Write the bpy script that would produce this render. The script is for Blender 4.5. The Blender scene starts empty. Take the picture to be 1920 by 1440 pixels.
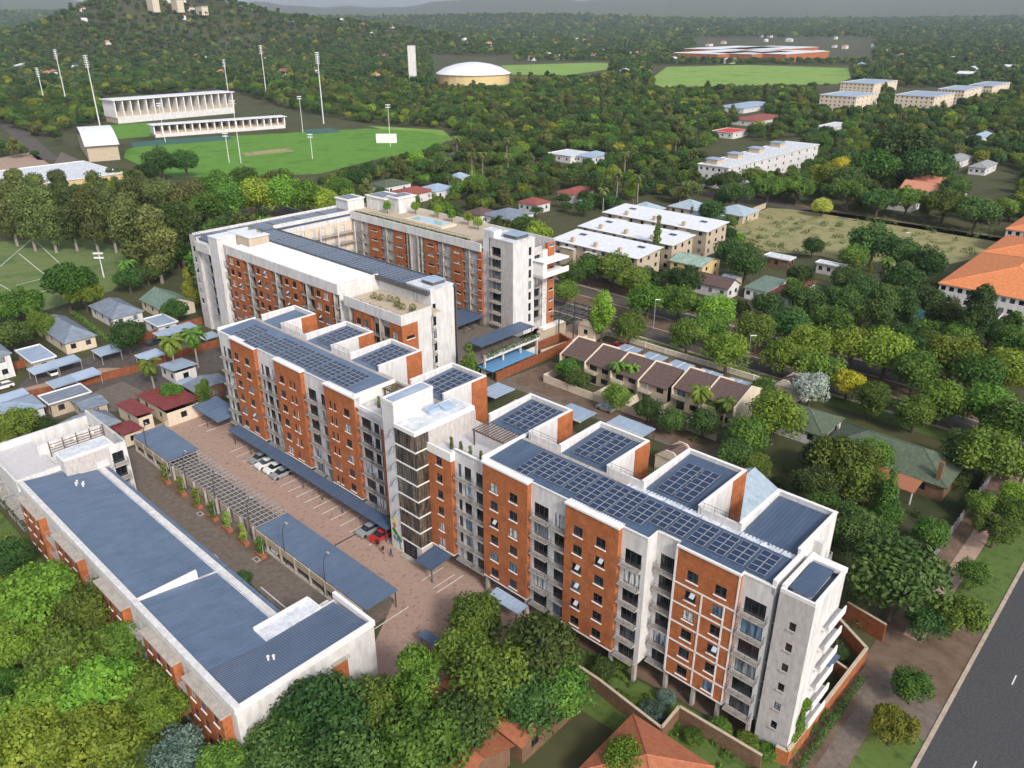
import bpy, bmesh, math, random
from mathutils import Vector, Matrix
R = math.radians
rnd = random.Random(7)
S = bpy.context.scene
COL = S.collection

# ------------------------------------------------------------------ camera, sky, sun, exposure
CAM_H = 78.5
PITCH = R(24.955)
FPX = 1483.6
cam_d = bpy.data.cameras.new('camera'); cam = bpy.data.objects.new('camera', cam_d); COL.objects.link(cam)
cam.location = (0, 0, CAM_H); cam.rotation_euler = (R(90) - PITCH, 0, 0)
cam_d.sensor_width = 36; cam_d.lens = FPX / 1920 * 36
cam_d.clip_start = 1; cam_d.clip_end = 60000
S.camera = cam
SUN_EL, SUN_AZ = R(38), R(152)          # azimuth measured clockwise from +Y
W = bpy.data.worlds.new('World'); S.world = W; W.use_nodes = True
nt = W.node_tree; bg = nt.nodes['Background']
sky = nt.nodes.new('ShaderNodeTexSky'); sky.sky_type = 'NISHITA'; sky.sun_disc = False
sky.sun_elevation = SUN_EL; sky.sun_rotation = SUN_AZ; sky.air_density = 1.0; sky.dust_density = 3.0; sky.ozone_density = 1.0
hs = nt.nodes.new('ShaderNodeHueSaturation'); hs.inputs['Saturation'].default_value = 0.55
nt.links.new(sky.outputs[0], hs.inputs['Color']); nt.links.new(hs.outputs[0], bg.inputs['Color']); bg.inputs['Strength'].default_value = 0.15
sd = bpy.data.lights.new('sun', 'SUN'); sd.energy = 2.0; sd.angle = R(9); sd.color = (1, .94, .86)
sun = bpy.data.objects.new('sun', sd); COL.objects.link(sun)
sun.rotation_euler = (R(90) - SUN_EL, 0, math.pi - SUN_AZ)
S.view_settings.view_transform = 'Standard'; S.view_settings.look = 'None'
S.view_settings.exposure = 0.35; S.view_settings.gamma = 1
S.render.resolution_x = 1024; S.render.resolution_y = 768
S.render.engine = 'CYCLES'
S.cycles.max_bounces = 6; S.cycles.diffuse_bounces = 2; S.cycles.glossy_bounces = 2
S.cycles.transparent_max_bounces = 16

# ------------------------------------------------------------------ frames: pixel -> place, building grid (u, v)
cp, sp = math.cos(PITCH), math.sin(PITCH)
def P(x, y, z=0.0):
    """ground point (or a point at height z) seen at a photo pixel"""
    a = (x - 960) / FPX; b = (720 - y) / FPX
    d = (a, cp + b * sp, -sp + b * cp); t = (z - CAM_H) / d[2]
    return Vector((d[0] * t, d[1] * t, z))
ANG = R(-42.9)
UX, UY = math.cos(ANG), math.sin(ANG)
def UV(u, v, z=0.0): return Vector((u * UX - v * UY, u * UY + v * UX, z))
def toUV(p): return (p.x * UX + p.y * UY, -p.x * UY + p.y * UX)
def proj(p):
    """photo pixel of a place"""
    z = p[2] - CAM_H; d = p[1] * cp - z * sp; up = p[1] * sp + z * cp
    if d < 1: return (-9999, -9999)
    return (960 + FPX * p[0] / d, 720 - FPX * up / d)

# ------------------------------------------------------------------ materials
MAT = {}
def nodes_of(name):
    m = bpy.data.materials.new(name); m.use_nodes = True; MAT[name] = m
    return m, m.node_tree, m.node_tree.nodes['Principled BSDF']
def N(t, kind, **kw):
    n = t.nodes.new(kind)
    for k, v in kw.items(): setattr(n, k, v)
    return n
def ramp(t, stops, interp='LINEAR'):
    r = N(t, 'ShaderNodeValToRGB'); r.color_ramp.interpolation = interp
    e = r.color_ramp.elements
    while len(e) < len(stops): e.new(0.5)
    for i, (p, c) in enumerate(stops):
        e[i].position = p; e[i].color = (*c, 1)
    return r
def noisy(name, c1, c2, scale=3, rough=.8, c3=None, bump=0.0, bscale=None, stretch=(1, 1, 1), metal=0, detail=6, spec=.3, lo=.3, hi=.7, rnd_v=0.0):
    """two (or three) colour mottled surface in world-sized object coordinates"""
    m, t, b = nodes_of(name)
    tc = N(t, 'ShaderNodeTexCoord'); mp = N(t, 'ShaderNodeMapping'); mp.inputs['Scale'].default_value = stretch
    t.links.new(tc.outputs['Object'], mp.inputs[0])
    n1 = N(t, 'ShaderNodeTexNoise'); n1.inputs['Scale'].default_value = scale; n1.inputs['Detail'].default_value = detail
    n1.inputs['Roughness'].default_value = .65
    t.links.new(mp.outputs[0], n1.inputs['Vector'])
    st = [(lo, c1), (hi, c2)] if c3 is None else [(lo, c1), ((lo + hi) / 2, c2), (hi, c3)]
    r = ramp(t, st); t.links.new(n1.outputs[0], r.inputs[0])
    out = r.outputs[0]
    if rnd_v:
        oi = N(t, 'ShaderNodeObjectInfo'); h = N(t, 'ShaderNodeHueSaturation')
        mr = N(t, 'ShaderNodeMapRange'); mr.inputs[3].default_value = 1 - rnd_v; mr.inputs[4].default_value = 1 + rnd_v
        t.links.new(oi.outputs['Random'], mr.inputs[0]); t.links.new(mr.outputs[0], h.inputs['Value']); t.links.new(out, h.inputs['Color']); out = h.outputs[0]
    t.links.new(out, b.inputs['Base Color'])
    b.inputs['Roughness'].default_value = rough; b.inputs['Metallic'].default_value = metal; b.inputs['Specular IOR Level'].default_value = spec
    if bump:
        n2 = N(t, 'ShaderNodeTexNoise'); n2.inputs['Scale'].default_value = bscale or scale * 6; n2.inputs['Detail'].default_value = 4
        t.links.new(mp.outputs[0], n2.inputs['Vector'])
        bp = N(t, 'ShaderNodeBump'); bp.inputs['Strength'].default_value = bump; bp.inputs['Distance'].default_value = .1
        t.links.new(n2.outputs[0], bp.inputs['Height']); t.links.new(bp.outputs[0], b.inputs['Normal'])
    return m
def brickmat(name, c1, c2, mortar, bw=.24, bh=.085):
    m, t, b = nodes_of(name)
    tc = N(t, 'ShaderNodeTexCoord'); sx = N(t, 'ShaderNodeSeparateXYZ'); t.links.new(tc.outputs['Object'], sx.inputs[0])
    ad = N(t, 'ShaderNodeMath', operation='ADD'); t.links.new(sx.outputs[0], ad.inputs[0]); t.links.new(sx.outputs[1], ad.inputs[1])
    cb = N(t, 'ShaderNodeCombineXYZ'); t.links.new(ad.outputs[0], cb.inputs[0]); t.links.new(sx.outputs[2], cb.inputs[1])
    bt = N(t, 'ShaderNodeTexBrick'); bt.inputs['Scale'].default_value = 1; bt.inputs['Brick Width'].default_value = bw; bt.inputs['Row Height'].default_value = bh
    bt.inputs['Mortar Size'].default_value = .008; bt.inputs['Color1'].default_value = (*c1, 1); bt.inputs['Color2'].default_value = (*c2, 1); bt.inputs['Mortar'].default_value = (*mortar, 1)
    t.links.new(cb.outputs[0], bt.inputs['Vector'])
    n1 = N(t, 'ShaderNodeTexNoise'); n1.inputs['Scale'].default_value = .8; n1.inputs['Detail'].default_value = 8; n1.inputs['Roughness'].default_value = .75
    t.links.new(tc.outputs['Object'], n1.inputs['Vector'])
    r = ramp(t, [(.3, (.62, .62, .62)), (.72, (1.25, 1.22, 1.18))]); t.links.new(n1.outputs[0], r.inputs[0])
    mx = N(t, 'ShaderNodeMix', data_type='RGBA', blend_type='MULTIPLY'); mx.inputs[0].default_value = 1
    t.links.new(bt.outputs[0], mx.inputs[6]); t.links.new(r.outputs[0], mx.inputs[7]); t.links.new(mx.outputs[2], b.inputs['Base Color'])
    b.inputs['Roughness'].default_value = .85; b.inputs['Specular IOR Level'].default_value = .2
    return m
def panemat(name, dark, lights, share):
    """window glass: mostly dark room, some with curtains or blinds close behind, folds running down"""
    m, t, b = nodes_of(name)
    oi = N(t, 'ShaderNodeObjectInfo')
    stops = [(0, dark), (share, lights[0])]
    for i, c in enumerate(lights[1:]): stops.append((share + (1 - share) * (i + 1) / len(lights), c))
    r = ramp(t, stops, 'CONSTANT'); t.links.new(oi.outputs['Random'], r.inputs[0])
    tc = N(t, 'ShaderNodeTexCoord'); mp = N(t, 'ShaderNodeMapping'); mp.inputs['Scale'].default_value = (5, 5, .5)
    t.links.new(tc.outputs['Object'], mp.inputs[0]); ad = N(t, 'ShaderNodeVectorMath', operation='ADD'); t.links.new(mp.outputs[0], ad.inputs[0])
    cx = N(t, 'ShaderNodeCombineXYZ'); mu = N(t, 'ShaderNodeMath', operation='MULTIPLY'); mu.inputs[1].default_value = 90
    t.links.new(oi.outputs['Random'], mu.inputs[0]); t.links.new(mu.outputs[0], cx.inputs[0]); t.links.new(cx.outputs[0], ad.inputs[1])
    n1 = N(t, 'ShaderNodeTexNoise'); n1.inputs['Scale'].default_value = .8; n1.inputs['Detail'].default_value = 3; t.links.new(ad.outputs[0], n1.inputs['Vector'])
    r2 = ramp(t, [(.38, (.25, .27, .3)), (.6, (1.3, 1.3, 1.3))]); t.links.new(n1.outputs[0], r2.inputs[0])
    mx = N(t, 'ShaderNodeMix', data_type='RGBA', blend_type='MULTIPLY'); mx.inputs[0].default_value = 1
    t.links.new(r.outputs[0], mx.inputs[6]); t.links.new(r2.outputs[0], mx.inputs[7]); t.links.new(mx.outputs[2], b.inputs['Base Color'])
    b.inputs['Roughness'].default_value = .08; b.inputs['Specular IOR Level'].default_value = .6
    return m
brickmat('brick', (.50, .150, .045), (.36, .095, .03), (.36, .2, .12))
brickmat('brick_dark', (.30, .085, .03), (.22, .06, .022), (.25, .15, .1))
brickmat('brick_brown', (.22, .12, .07), (.16, .085, .05), (.22, .17, .13))
noisy('white', (.50, .48, .48), (.74, .73, .72), 1.2, .8, stretch=(1, 1, .25), bump=.15, bscale=8)
noisy('cream', (.60, .50, .38), (.72, .62, .50), 1.0, .85, stretch=(1, 1, .4))
noisy('tan', (.42, .34, .25), (.52, .44, .34), 1.0, .85, stretch=(1, 1, .4))
noisy('grey_wall', (.40, .37, .36), (.60, .56, .54), 2.0, .9, stretch=(1, 1, .35), bump=.3, bscale=10)
noisy('dark_wall', (.08, .08, .085), (.14, .135, .13), 1.5, .85)
noisy('trim', (.72, .70, .68), (.82, .81, .80), 2, .6)
noisy('concrete', (.30, .27, .24), (.48, .44, .40), 1.2, .9, stretch=(1, 1, .6))
noisy('membrane', (.42, .45, .50), (.78, .80, .84), .9, .5, bump=.2)
noisy('metal_blue', (.05, .08, .14), (.08, .12, .19), .7, .38, stretch=(1, .25, 1), spec=.5)
noisy('metal_slate', (.08, .12, .19), (.12, .17, .26), .8, .42, stretch=(1, .3, 1), spec=.5)
noisy('metal_light', (.24, .32, .44), (.36, .44, .55), .8, .45, stretch=(1, .3, 1), spec=.5, rnd_v=.12)
noisy('metal_white', (.62, .64, .68), (.82, .83, .86), .8, .45)
noisy('metal_green', (.10, .15, .12), (.20, .28, .23), 1.2, .6)
noisy('metal_grey', (.20, .21, .22), (.34, .35, .36), 1.0, .55)
noisy('metal_red', (.16, .025, .025), (.27, .05, .045), .9, .5)
noisy('rail', (.05, .05, .055), (.09, .09, .1), 4, .4, spec=.5)
noisy('rail_grey', (.30, .30, .31), (.42, .42, .44), 4, .4, spec=.5)
noisy('frame', (.03, .033, .04), (.05, .055, .065), 3, .4)
noisy('tile_brown', (.085, .055, .05), (.15, .10, .09), 2.0, .8)
noisy('tile_red', (.30, .10, .05), (.44, .17, .09), 2.0, .8)
noisy('tile_orange', (.52, .16, .06), (.70, .27, .11), 1.2, .8)
noisy('tile_green', (.06, .085, .06), (.12, .15, .10), 1.5, .85)
noisy('timber', (.10, .065, .05), (.18, .12, .09), 3, .8)
noisy('gravel', (.38, .36, .37), (.72, .70, .72), 9, .9, detail=3)
noisy('paving', (.22, .145, .115), (.40, .28, .225), 1.1, .9, c3=(.31, .215, .17), bump=.3, bscale=6)
noisy('paving_grey', (.115, .095, .08), (.20, .165, .14), 1.1, .9, bump=.3, bscale=6)
noisy('asphalt', (.045, .046, .05), (.085, .085, .09), 3.5, .9, bump=.2, bscale=20)
noisy('asphalt_warm', (.07, .06, .055), (.13, .11, .10), .8, .9)
noisy('paint', (.55, .53, .5), (.78, .77, .75), 2, .7)
noisy('kerb', (.32, .25, .19), (.50, .42, .34), .8, .9)
noisy('grass', (.035, .075, .014), (.10, .15, .035), .5, .95, c3=(.06, .115, .02), bump=.6, bscale=5)
noisy('lawn', (.045, .15, .012), (.115, .25, .03), .06, .95, c3=(.07, .19, .02), bump=.4, bscale=1, detail=10)
noisy('field_grass', (.10, .22, .03), (.22, .33, .07), .02, .95, c3=(.13, .27, .04), detail=10)
noisy('dry_grass', (.085, .105, .035), (.30, .27, .13), .09, .95, c3=(.15, .17, .06), bump=.8, bscale=1.2, detail=10)
noisy('earth', (.10, .065, .045), (.20, .14, .10), .35, .95, bump=.5, bscale=3)
noisy('ground_mix', (.022, .036, .012), (.075, .075, .032), .03, .95, c3=(.036, .055, .018), detail=12)
noisy('grass_field', (.05, .12, .025), (.15, .19, .07), .08, .95, c3=(.085, .16, .035), bump=.5, bscale=2, detail=10)
noisy('field_pale', (.25, .24, .10), (.36, .33, .17), .3, .95)
noisy('court_green', (.03, .10, .08), (.06, .15, .12), .3, .8)
noisy('metal_grey_blue', (.13, .16, .21), (.24, .28, .34), 1.0, .6, stretch=(1, .4, 1))
noisy('metal_pale', (.26, .34, .42), (.42, .50, .57), .8, .5)
noisy('metal_teal', (.05, .16, .18), (.10, .24, .26), .8, .5)
noisy('metal_green_pale', (.14, .27, .20), (.42, .50, .44), 1.2, .6, stretch=(1, .3, 1))
noisy('tile_red_dark', (.20, .06, .05), (.32, .10, .085), 1.5, .8)
noisy('tile_salmon', (.48, .19, .12), (.62, .28, .18), 1.2, .8)
noisy('yellow_wall', (.58, .42, .20), (.68, .52, .28), 1, .85)
noisy('canopy_blue', (.08, .22, .42), (.16, .34, .56), 2.5, .6)
noisy('grey_fence', (.16, .16, .17), (.28, .28, .29), 3, .9)
noisy('plastic_white', (.7, .7, .7), (.8, .8, .8), 2, .35)
noisy('pool_blue', (.06, .16, .30), (.12, .26, .42), 2, .15)
noisy('terracotta', (.28, .11, .06), (.38, .16, .09), 3, .8)
noisy('bark', (.06, .045, .035), (.14, .11, .085), 3, .9, stretch=(1, 1, .3))
noisy('bark_pale', (.22, .19, .16), (.36, .32, .28), 3, .9, stretch=(1, 1, .3))
noisy('chrome', (.5, .5, .52), (.6, .6, .62), 2, .3, metal=.8)
noisy('tyre', (.015, .015, .016), (.03, .03, .03), 6, .8)
noisy('red_paint', (.35, .02, .02), (.42, .03, .03), 2, .3, spec=.5)
noisy('blue_cloth', (.1, .2, .45), (.14, .27, .55), 2, .8)
noisy('cloth_red', (.5, .05, .04), (.6, .08, .06), 2, .8)
noisy('yellow', (.55, .33, .05), (.65, .42, .08), 2, .6)
panemat('pane', (.012, .016, .022), [(.03, .045, .06), (.45, .52, .58), (.12, .22, .32), (.62, .64, .64)], .55)
panemat('pane_dark', (.012, .014, .018), [(.02, .025, .03), (.06, .065, .07), (.22, .25, .28)], .5)
panemat('pane_tan', (.11, .085, .06), [(.14, .11, .08), (.08, .065, .05), (.20, .16, .11)], .3)
def plain(name, c, rough=.5, metal=0, spec=.4, emit=None):
    m, t, b = nodes_of(name)
    b.inputs['Base Color'].default_value = (*c, 1); b.inputs['Roughness'].default_value = rough; b.inputs['Metallic'].default_value = metal; b.inputs['Specular IOR Level'].default_value = spec
    if emit: b.inputs['Emission Color'].default_value = (*emit[0], 1); b.inputs['Emission Strength'].default_value = emit[1]
    return m
def solarmat():
    m, t, b = nodes_of('solar_cells')
    tc = N(t, 'ShaderNodeTexCoord'); bt = N(t, 'ShaderNodeTexBrick'); bt.offset = 0
    bt.inputs['Scale'].default_value = 1; bt.inputs['Brick Width'].default_value = .17; bt.inputs['Row Height'].default_value = .17; bt.inputs['Mortar Size'].default_value = .004
    bt.inputs['Color1'].default_value = (.014, .03, .075, 1); bt.inputs['Color2'].default_value = (.02, .042, .10, 1); bt.inputs['Mortar'].default_value = (.05, .07, .11, 1)
    t.links.new(tc.outputs['Object'], bt.inputs['Vector']); t.links.new(bt.outputs[0], b.inputs['Base Color'])
    b.inputs['Roughness'].default_value = .12; b.inputs['Specular IOR Level'].default_value = .5
solarmat()
plain('lamp_glow', (1, .8, .5), .5, emit=((1, .72, .35), 4))
plain('shop_glow', (1, .6, .25), .5, emit=((1, .5, .15), 1.2))

# ------------------------------------------------------------------ mesh helpers
class MB:
    def __init__(s): s.v = []; s.f = []; s.m = []
    def quad(s, a, b, c, d, m=0):
        i = len(s.v); s.v += [tuple(a), tuple(b), tuple(c), tuple(d)]; s.f.append((i, i + 1, i + 2, i + 3)); s.m.append(m); return s
    def tri(s, a, b, c, m=0):
        i = len(s.v); s.v += [tuple(a), tuple(b), tuple(c)]; s.f.append((i, i + 1, i + 2)); s.m.append(m); return s
    def hexa(s, p, m=0):
        """p: 8 corners, 4 below then 4 above, anticlockwise seen from above"""
        i = len(s.v); s.v += [tuple(q) for q in p]
        for f in ((3, 2, 1, 0), (4, 5, 6, 7), (0, 1, 5, 4), (1, 2, 6, 5), (2, 3, 7, 6), (3, 0, 4, 7)):
            s.f.append(tuple(i + k for k in f)); s.m.append(m)
        return s
    def box(s, x0, x1, y0, y1, z0, z1, m=0):
        return s.hexa([(x0, y0, z0), (x1, y0, z0), (x1, y1, z0), (x0, y1, z0), (x0, y0, z1), (x1, y0, z1), (x1, y1, z1), (x0, y1, z1)], m)
    def bar(s, a, b, r=.03, m=0, n=4, r2=None):
        a = Vector(a); b = Vector(b); d = b - a
        if d.length < 1e-6: return s
        z = d.normalized(); x = z.orthogonal().normalized(); y = z.cross(x); i = len(s.v); r2 = r if r2 is None else r2
        for q, rr in ((a, r), (b, r2)):
            for k in range(n):
                t = 2 * math.pi * (k + .5) / n; s.v.append(tuple(q + x * math.cos(t) * rr + y * math.sin(t) * rr))
        for k in range(n): s.f.append((i + k, i + (k + 1) % n, i + n + (k + 1) % n, i + n + k)); s.m.append(m)
        s.f.append(tuple(i + k for k in reversed(range(n)))); s.f.append(tuple(i + n + k for k in range(n))); s.m += [m, m]
        return s
    def prism(s, poly, z0, z1, m=0, mt=None):
        n = len(poly); i = len(s.v)
        ar = sum(poly[k][0] * poly[(k + 1) % n][1] - poly[(k + 1) % n][0] * poly[k][1] for k in range(n))
        if ar < 0: poly = poly[::-1]
        s.v += [(p[0], p[1], z0) for p in poly] + [(p[0], p[1], z1) for p in poly]
        for k in range(n): s.f.append((i + k, i + (k + 1) % n, i + n + (k + 1) % n, i + n + k)); s.m.append(m)
        s.f.append(tuple(i + k for k in reversed(range(n)))); s.f.append(tuple(i + n + k for k in range(n))); s.m += [m, m if mt is None else mt]
        return s
    def sphere(s, c, r, m=0, nu=8, nv=5, sz=1.0):
        i = len(s.v)
        for j in range(1, nv):
            ph = math.pi * j / nv
            for k in range(nu):
                t = 2 * math.pi * k / nu; s.v.append((c[0] + r * math.sin(ph) * math.cos(t), c[1] + r * math.sin(ph) * math.sin(t), c[2] + r * sz * math.cos(ph)))
        a = len(s.v); s.v += [(c[0], c[1], c[2] + r * sz), (c[0], c[1], c[2] - r * sz)]
        for j in range(nv - 2):
            for k in range(nu): s.f.append((i + j * nu + k, i + (j + 1) * nu + k, i + (j + 1) * nu + (k + 1) % nu, i + j * nu + (k + 1) % nu)); s.m.append(m)
        for k in range(nu):
            s.f.append((a, i + k, i + (k + 1) % nu)); s.m.append(m); q = i + (nv - 2) * nu
            s.f.append((a + 1, q + (k + 1) % nu, q + k)); s.m.append(m)
        return s
    def lathe(s, prof, c=(0, 0, 0), m=0, n=8):
        i = len(s.v)
        for r, z in prof:
            for k in range(n):
                t = 2 * math.pi * k / n; s.v.append((c[0] + r * math.cos(t), c[1] + r * math.sin(t), c[2] + z))
        for j in range(len(prof) - 1):
            for k in range(n): s.f.append((i + j * n + k, i + j * n + (k + 1) % n, i + (j + 1) * n + (k + 1) % n, i + (j + 1) * n + k)); s.m.append(m)
        j = len(prof) - 1; s.f.append(tuple(i + k for k in reversed(range(n)))); s.f.append(tuple(i + j * n + k for k in range(n))); s.m += [m, m]
        return s
    def mesh(s, name, mats, off=(0, 0, 0), smooth=False):
        me = bpy.data.meshes.new(name)
        ox, oy, oz = off
        me.from_pydata([(x - ox, y - oy, z - oz) for x, y, z in s.v], [], s.f)
        for q in ([mats] if isinstance(mats, str) else mats): me.materials.append(MAT[q])
        if any(s.m): me.polygons.foreach_set('material_index', s.m)
        if smooth: me.polygons.foreach_set('use_smooth', [True] * len(s.f))
        me.update(); return me
def link(name, data, parent=None, loc=(0, 0, 0), rz=0.0, sc=None):
    o = bpy.data.objects.new(name, data); COL.objects.link(o); o.location = loc
    if rz: o.rotation_euler = (0, 0, rz)
    if sc is not None: o.scale = sc if hasattr(sc, '__len__') else (sc, sc, sc)
    if parent: o.parent = parent
    return o
def tag(o, label, cat, group=None):
    o['label'] = label; o['category'] = cat
    if group: o['group'] = group
    return o
def thing(name, label, cat, loc, rz=0.0, group=None):
    return tag(link(name, None, None, loc, rz), label, cat, group)
class Bld:
    """a thing on the (u, v) grid: parts are given in absolute (u, v, z)"""
    def __init__(s, name, label, cat, u0, v0, z0=0.0, group=None):
        s.o = (u0, v0, z0); s.root = thing(name, label, cat, UV(u0, v0, z0), ANG, group)
    def part(s, name, mb, mats, parent=None, kind=None, smooth=False):
        if not mb.f: return None
        o = link(name, mb.mesh(name, mats, s.o, smooth), parent or s.root)
        if kind: o['kind'] = kind
        return o
    def put(s, name, mesh, u, v, z, rz=0.0, parent=None, sc=None):
        if parent is None: return link(name, mesh, s.root, (u - s.o[0], v - s.o[1], z - s.o[2]), rz, sc)
        return link(name, mesh, parent, (u, v, z), rz, sc)
def struct(name, mb, mats, kind='structure', loc=(0, 0, 0), rz=0.0, smooth=False):
    o = link(name, mb.mesh(name, mats, smooth=smooth), None, loc, rz); o['kind'] = kind; return o
DIRS = {'-v': ((1, 0), (0, 1), 0.0), '+u': ((0, 1), (-1, 0), R(90)), '+v': ((-1, 0), (0, -1), R(180)), '-u': ((0, -1), (1, 0), R(-90))}
def wallface(mb, face, plane, s0, s1, z0, z1, ops=(), depth=.16, m=0, mr=None):
    """a wall sheet with real openings and reveals. s runs along the grid axis of the face"""
    def pt(s, d, z):
        if face == '-v': return (s, plane + d, z)
        if face == '+v': return (s, plane - d, z)
        if face == '+u': return (plane - d, s, z)
        return (plane + d, s, z)
    flip = face in ('+v', '-u')
    def q(a, b, c, d, mm):
        if flip: mb.quad(d, c, b, a, mm)
        else: mb.quad(a, b, c, d, mm)
    mr = m if mr is None else mr
    ss = sorted({s0, s1, *[o[0] for o in ops], *[o[1] for o in ops]}); zz = sorted({z0, z1, *[o[2] for o in ops], *[o[3] for o in ops]})
    ss = [x for x in ss if s0 - 1e-6 <= x <= s1 + 1e-6]; zz = [x for x in zz if z0 - 1e-6 <= x <= z1 + 1e-6]
    for a, b in zip(ss, ss[1:]):
        run = None
        for c, d in zip(zz, zz[1:]):
            sm, zm = (a + b) / 2, (c + d) / 2
            if any(o[0] < sm < o[1] and o[2] < zm < o[3] for o in ops):
                if run: q(pt(a, 0, run[0]), pt(b, 0, run[0]), pt(b, 0, run[1]), pt(a, 0, run[1]), m); run = None
            else: run = (run[0], d) if run else (c, d)
        if run: q(pt(a, 0, run[0]), pt(b, 0, run[0]), pt(b, 0, run[1]), pt(a, 0, run[1]), m)
    for a, b, c, d in ops:
        q(pt(a, 0, c), pt(b, 0, c), pt(b, depth, c), pt(a, depth, c), mr); q(pt(a, depth, d), pt(b, depth, d), pt(b, 0, d), pt(a, 0, d), mr)
        q(pt(a, 0, c), pt(a, depth, c), pt(a, depth, d), pt(a, 0, d), mr); q(pt(b, depth, c), pt(b, 0, c), pt(b, 0, d), pt(b, depth, d), mr)
_mc = {}
def cached(key, fn):
    if key not in _mc: _mc[key] = fn()
    return _mc[key]
def win_frame(w, h, split):
    def f():
        mb = MB(); t = .06
        mb.box(0, w, .06, .13, 0, t); mb.box(0, w, .06, .13, h - t, h); mb.box(0, t, .06, .13, t, h - t); mb.box(w - t, w, .06, .13, t, h - t)
        if 'v' in split: mb.box(w / 2 - .03, w / 2 + .03, .065, .125, t, h - t)
        if '3' in split:
            for k in (1, 2): mb.box(w * k / 3 - .03, w * k / 3 + .03, .065, .125, t, h - t)
        if 'h' in split: mb.box(t, w / 2, .07, .12, h * .52, h * .52 + .05)
        if 'H' in split: mb.box(t, w - t, .07, .12, h * .40, h * .40 + .05)
        return mb.mesh('window_frame', 'frame')
    return cached(('wf', round(w, 2), round(h, 2), split), f)
def win_pane(w, h, mat): return cached(('wp', round(w, 2), round(h, 2), mat), lambda: MB().quad((0, .11, 0), (w, .11, 0), (w, .11, h), (0, .11, h)).mesh('pane', mat))
def win_sill(w, mat): return cached(('ws', round(w, 2), mat), lambda: MB().box(-.12, w + .12, -.13, .06, -.13, -.003).mesh('sill', mat))
def sash(w, h):
    def f():
        mb = MB(); mb.box(0, w, -.02, .02, -h, 0, 0); mb.box(.05, w - .05, -.025, .025, -h + .05, -.05, 1); return mb.mesh('open_sash', ['frame', 'glass_light'])
    return cached(('sash', round(w, 2), round(h, 2)), f)
plain('pool_light', (.35, .55, .65), .08)
plain('glass_light', (.45, .52, .58), .1, 0, .6)
def window(B, face, s, plane, z, w, h, split='vh', pane='pane', sill='trim', name='window', opened=False):
    """window > pane, sill; s is the left end seen from outside"""
    (ax, ay), (nx, ny), rz = DIRS[face]
    u, v = (s, plane) if face in ('-v', '+v') else (plane, s)
    o = B.put(name, win_frame(w, h, split), u, v, z, rz)
    link('pane', win_pane(w, h, pane), o)
    if sill: link('sill', win_sill(w, sill), o)
    if opened:
        q = link('open_sash', sash(w * .48, h * .5), o, (w * .5, .02, h)); q.rotation_euler = (R(-48), 0, 0)
    return o
def balc_slab(w, d):
    return cached(('bs', round(w, 2), round(d, 2)), lambda: MB().box(0, w, -d, 0, -.20, 0).mesh('balcony', 'concrete'))
def balc_rail(w, d, mat='rail', bars=5):
    def f():
        mb = MB(); h = 1.0
        for z in [h] + [h * (k + .6) / (bars + .4) for k in range(bars - 1)]:
            r = .032 if z == h else .018
            mb.bar((0.03, -d + .04, z), (w - .03, -d + .04, z), r); mb.bar((.03, -d + .04, z), (.03, -.01, z), r); mb.bar((w - .03, -d + .04, z), (w - .03, -.01, z), r)
        n = max(2, int(w / 1.2) + 1)
        for k in range(n): x = .03 + (w - .06) * k / (n - 1); mb.bar((x, -d + .04, 0), (x, -d + .04, h), .025)
        return mb.mesh('railing', mat)
    return cached(('br', round(w, 2), round(d, 2), mat, bars), f)
def balcony(B, face, s, plane, z, w, d=.75, mat='rail', bars=5):
    rz = DIRS[face][2]; u, v = (s, plane) if face in ('-v', '+v') else (plane, s)
    o = B.put('balcony', balc_slab(w, d), u, v, z, rz); link('railing', balc_rail(w, d, mat, bars), o); return o
def ribbed(mb, u0, u1, v0, v1, zf, step=.5, h=.05, along='v', m=0):
    """profiled metal sheet: ribs run along v (or u); zf(u, v) is the height"""
    if along == 'v':
        n = max(1, round((u1 - u0) / step)); st = (u1 - u0) / n; prof = []
        for k in range(n):
            a = u0 + k * st; prof += [(a, 0), (a + st * .72, 0), (a + st * .78, h), (a + st * .94, h)]
        prof.append((u1, 0))
        for (a, ha), (b, hb) in zip(prof, prof[1:]): mb.quad((a, v0, zf(a, v0) + ha), (b, v0, zf(b, v0) + hb), (b, v1, zf(b, v1) + hb), (a, v1, zf(a, v1) + ha), m)
    else:
        n = max(1, round((v1 - v0) / step)); st = (v1 - v0) / n; prof = []
        for k in range(n):
            a = v0 + k * st; prof += [(a, 0), (a + st * .72, 0), (a + st * .78, h), (a + st * .94, h)]
        prof.append((v1, 0))
        for (a, ha), (b, hb) in zip(prof, prof[1:]): mb.quad((u0, a, zf(u0, a) + ha), (u1, a, zf(u1, a) + ha), (u1, b, zf(u1, b) + hb), (u0, b, zf(u0, b) + hb), m)
    return mb
def solar_mesh(w, l):
    def f():
        mb = MB(); t = .045
        mb.box(0, w, 0, l, .08, .12, 1); mb.box(t, w - t, t, l - t, .115, .124, 0); return mb.mesh('solar_panel', ['solar_cells', 'rail_grey'])
    return cached(('sol', round(w, 2), round(l, 2)), f)
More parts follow.
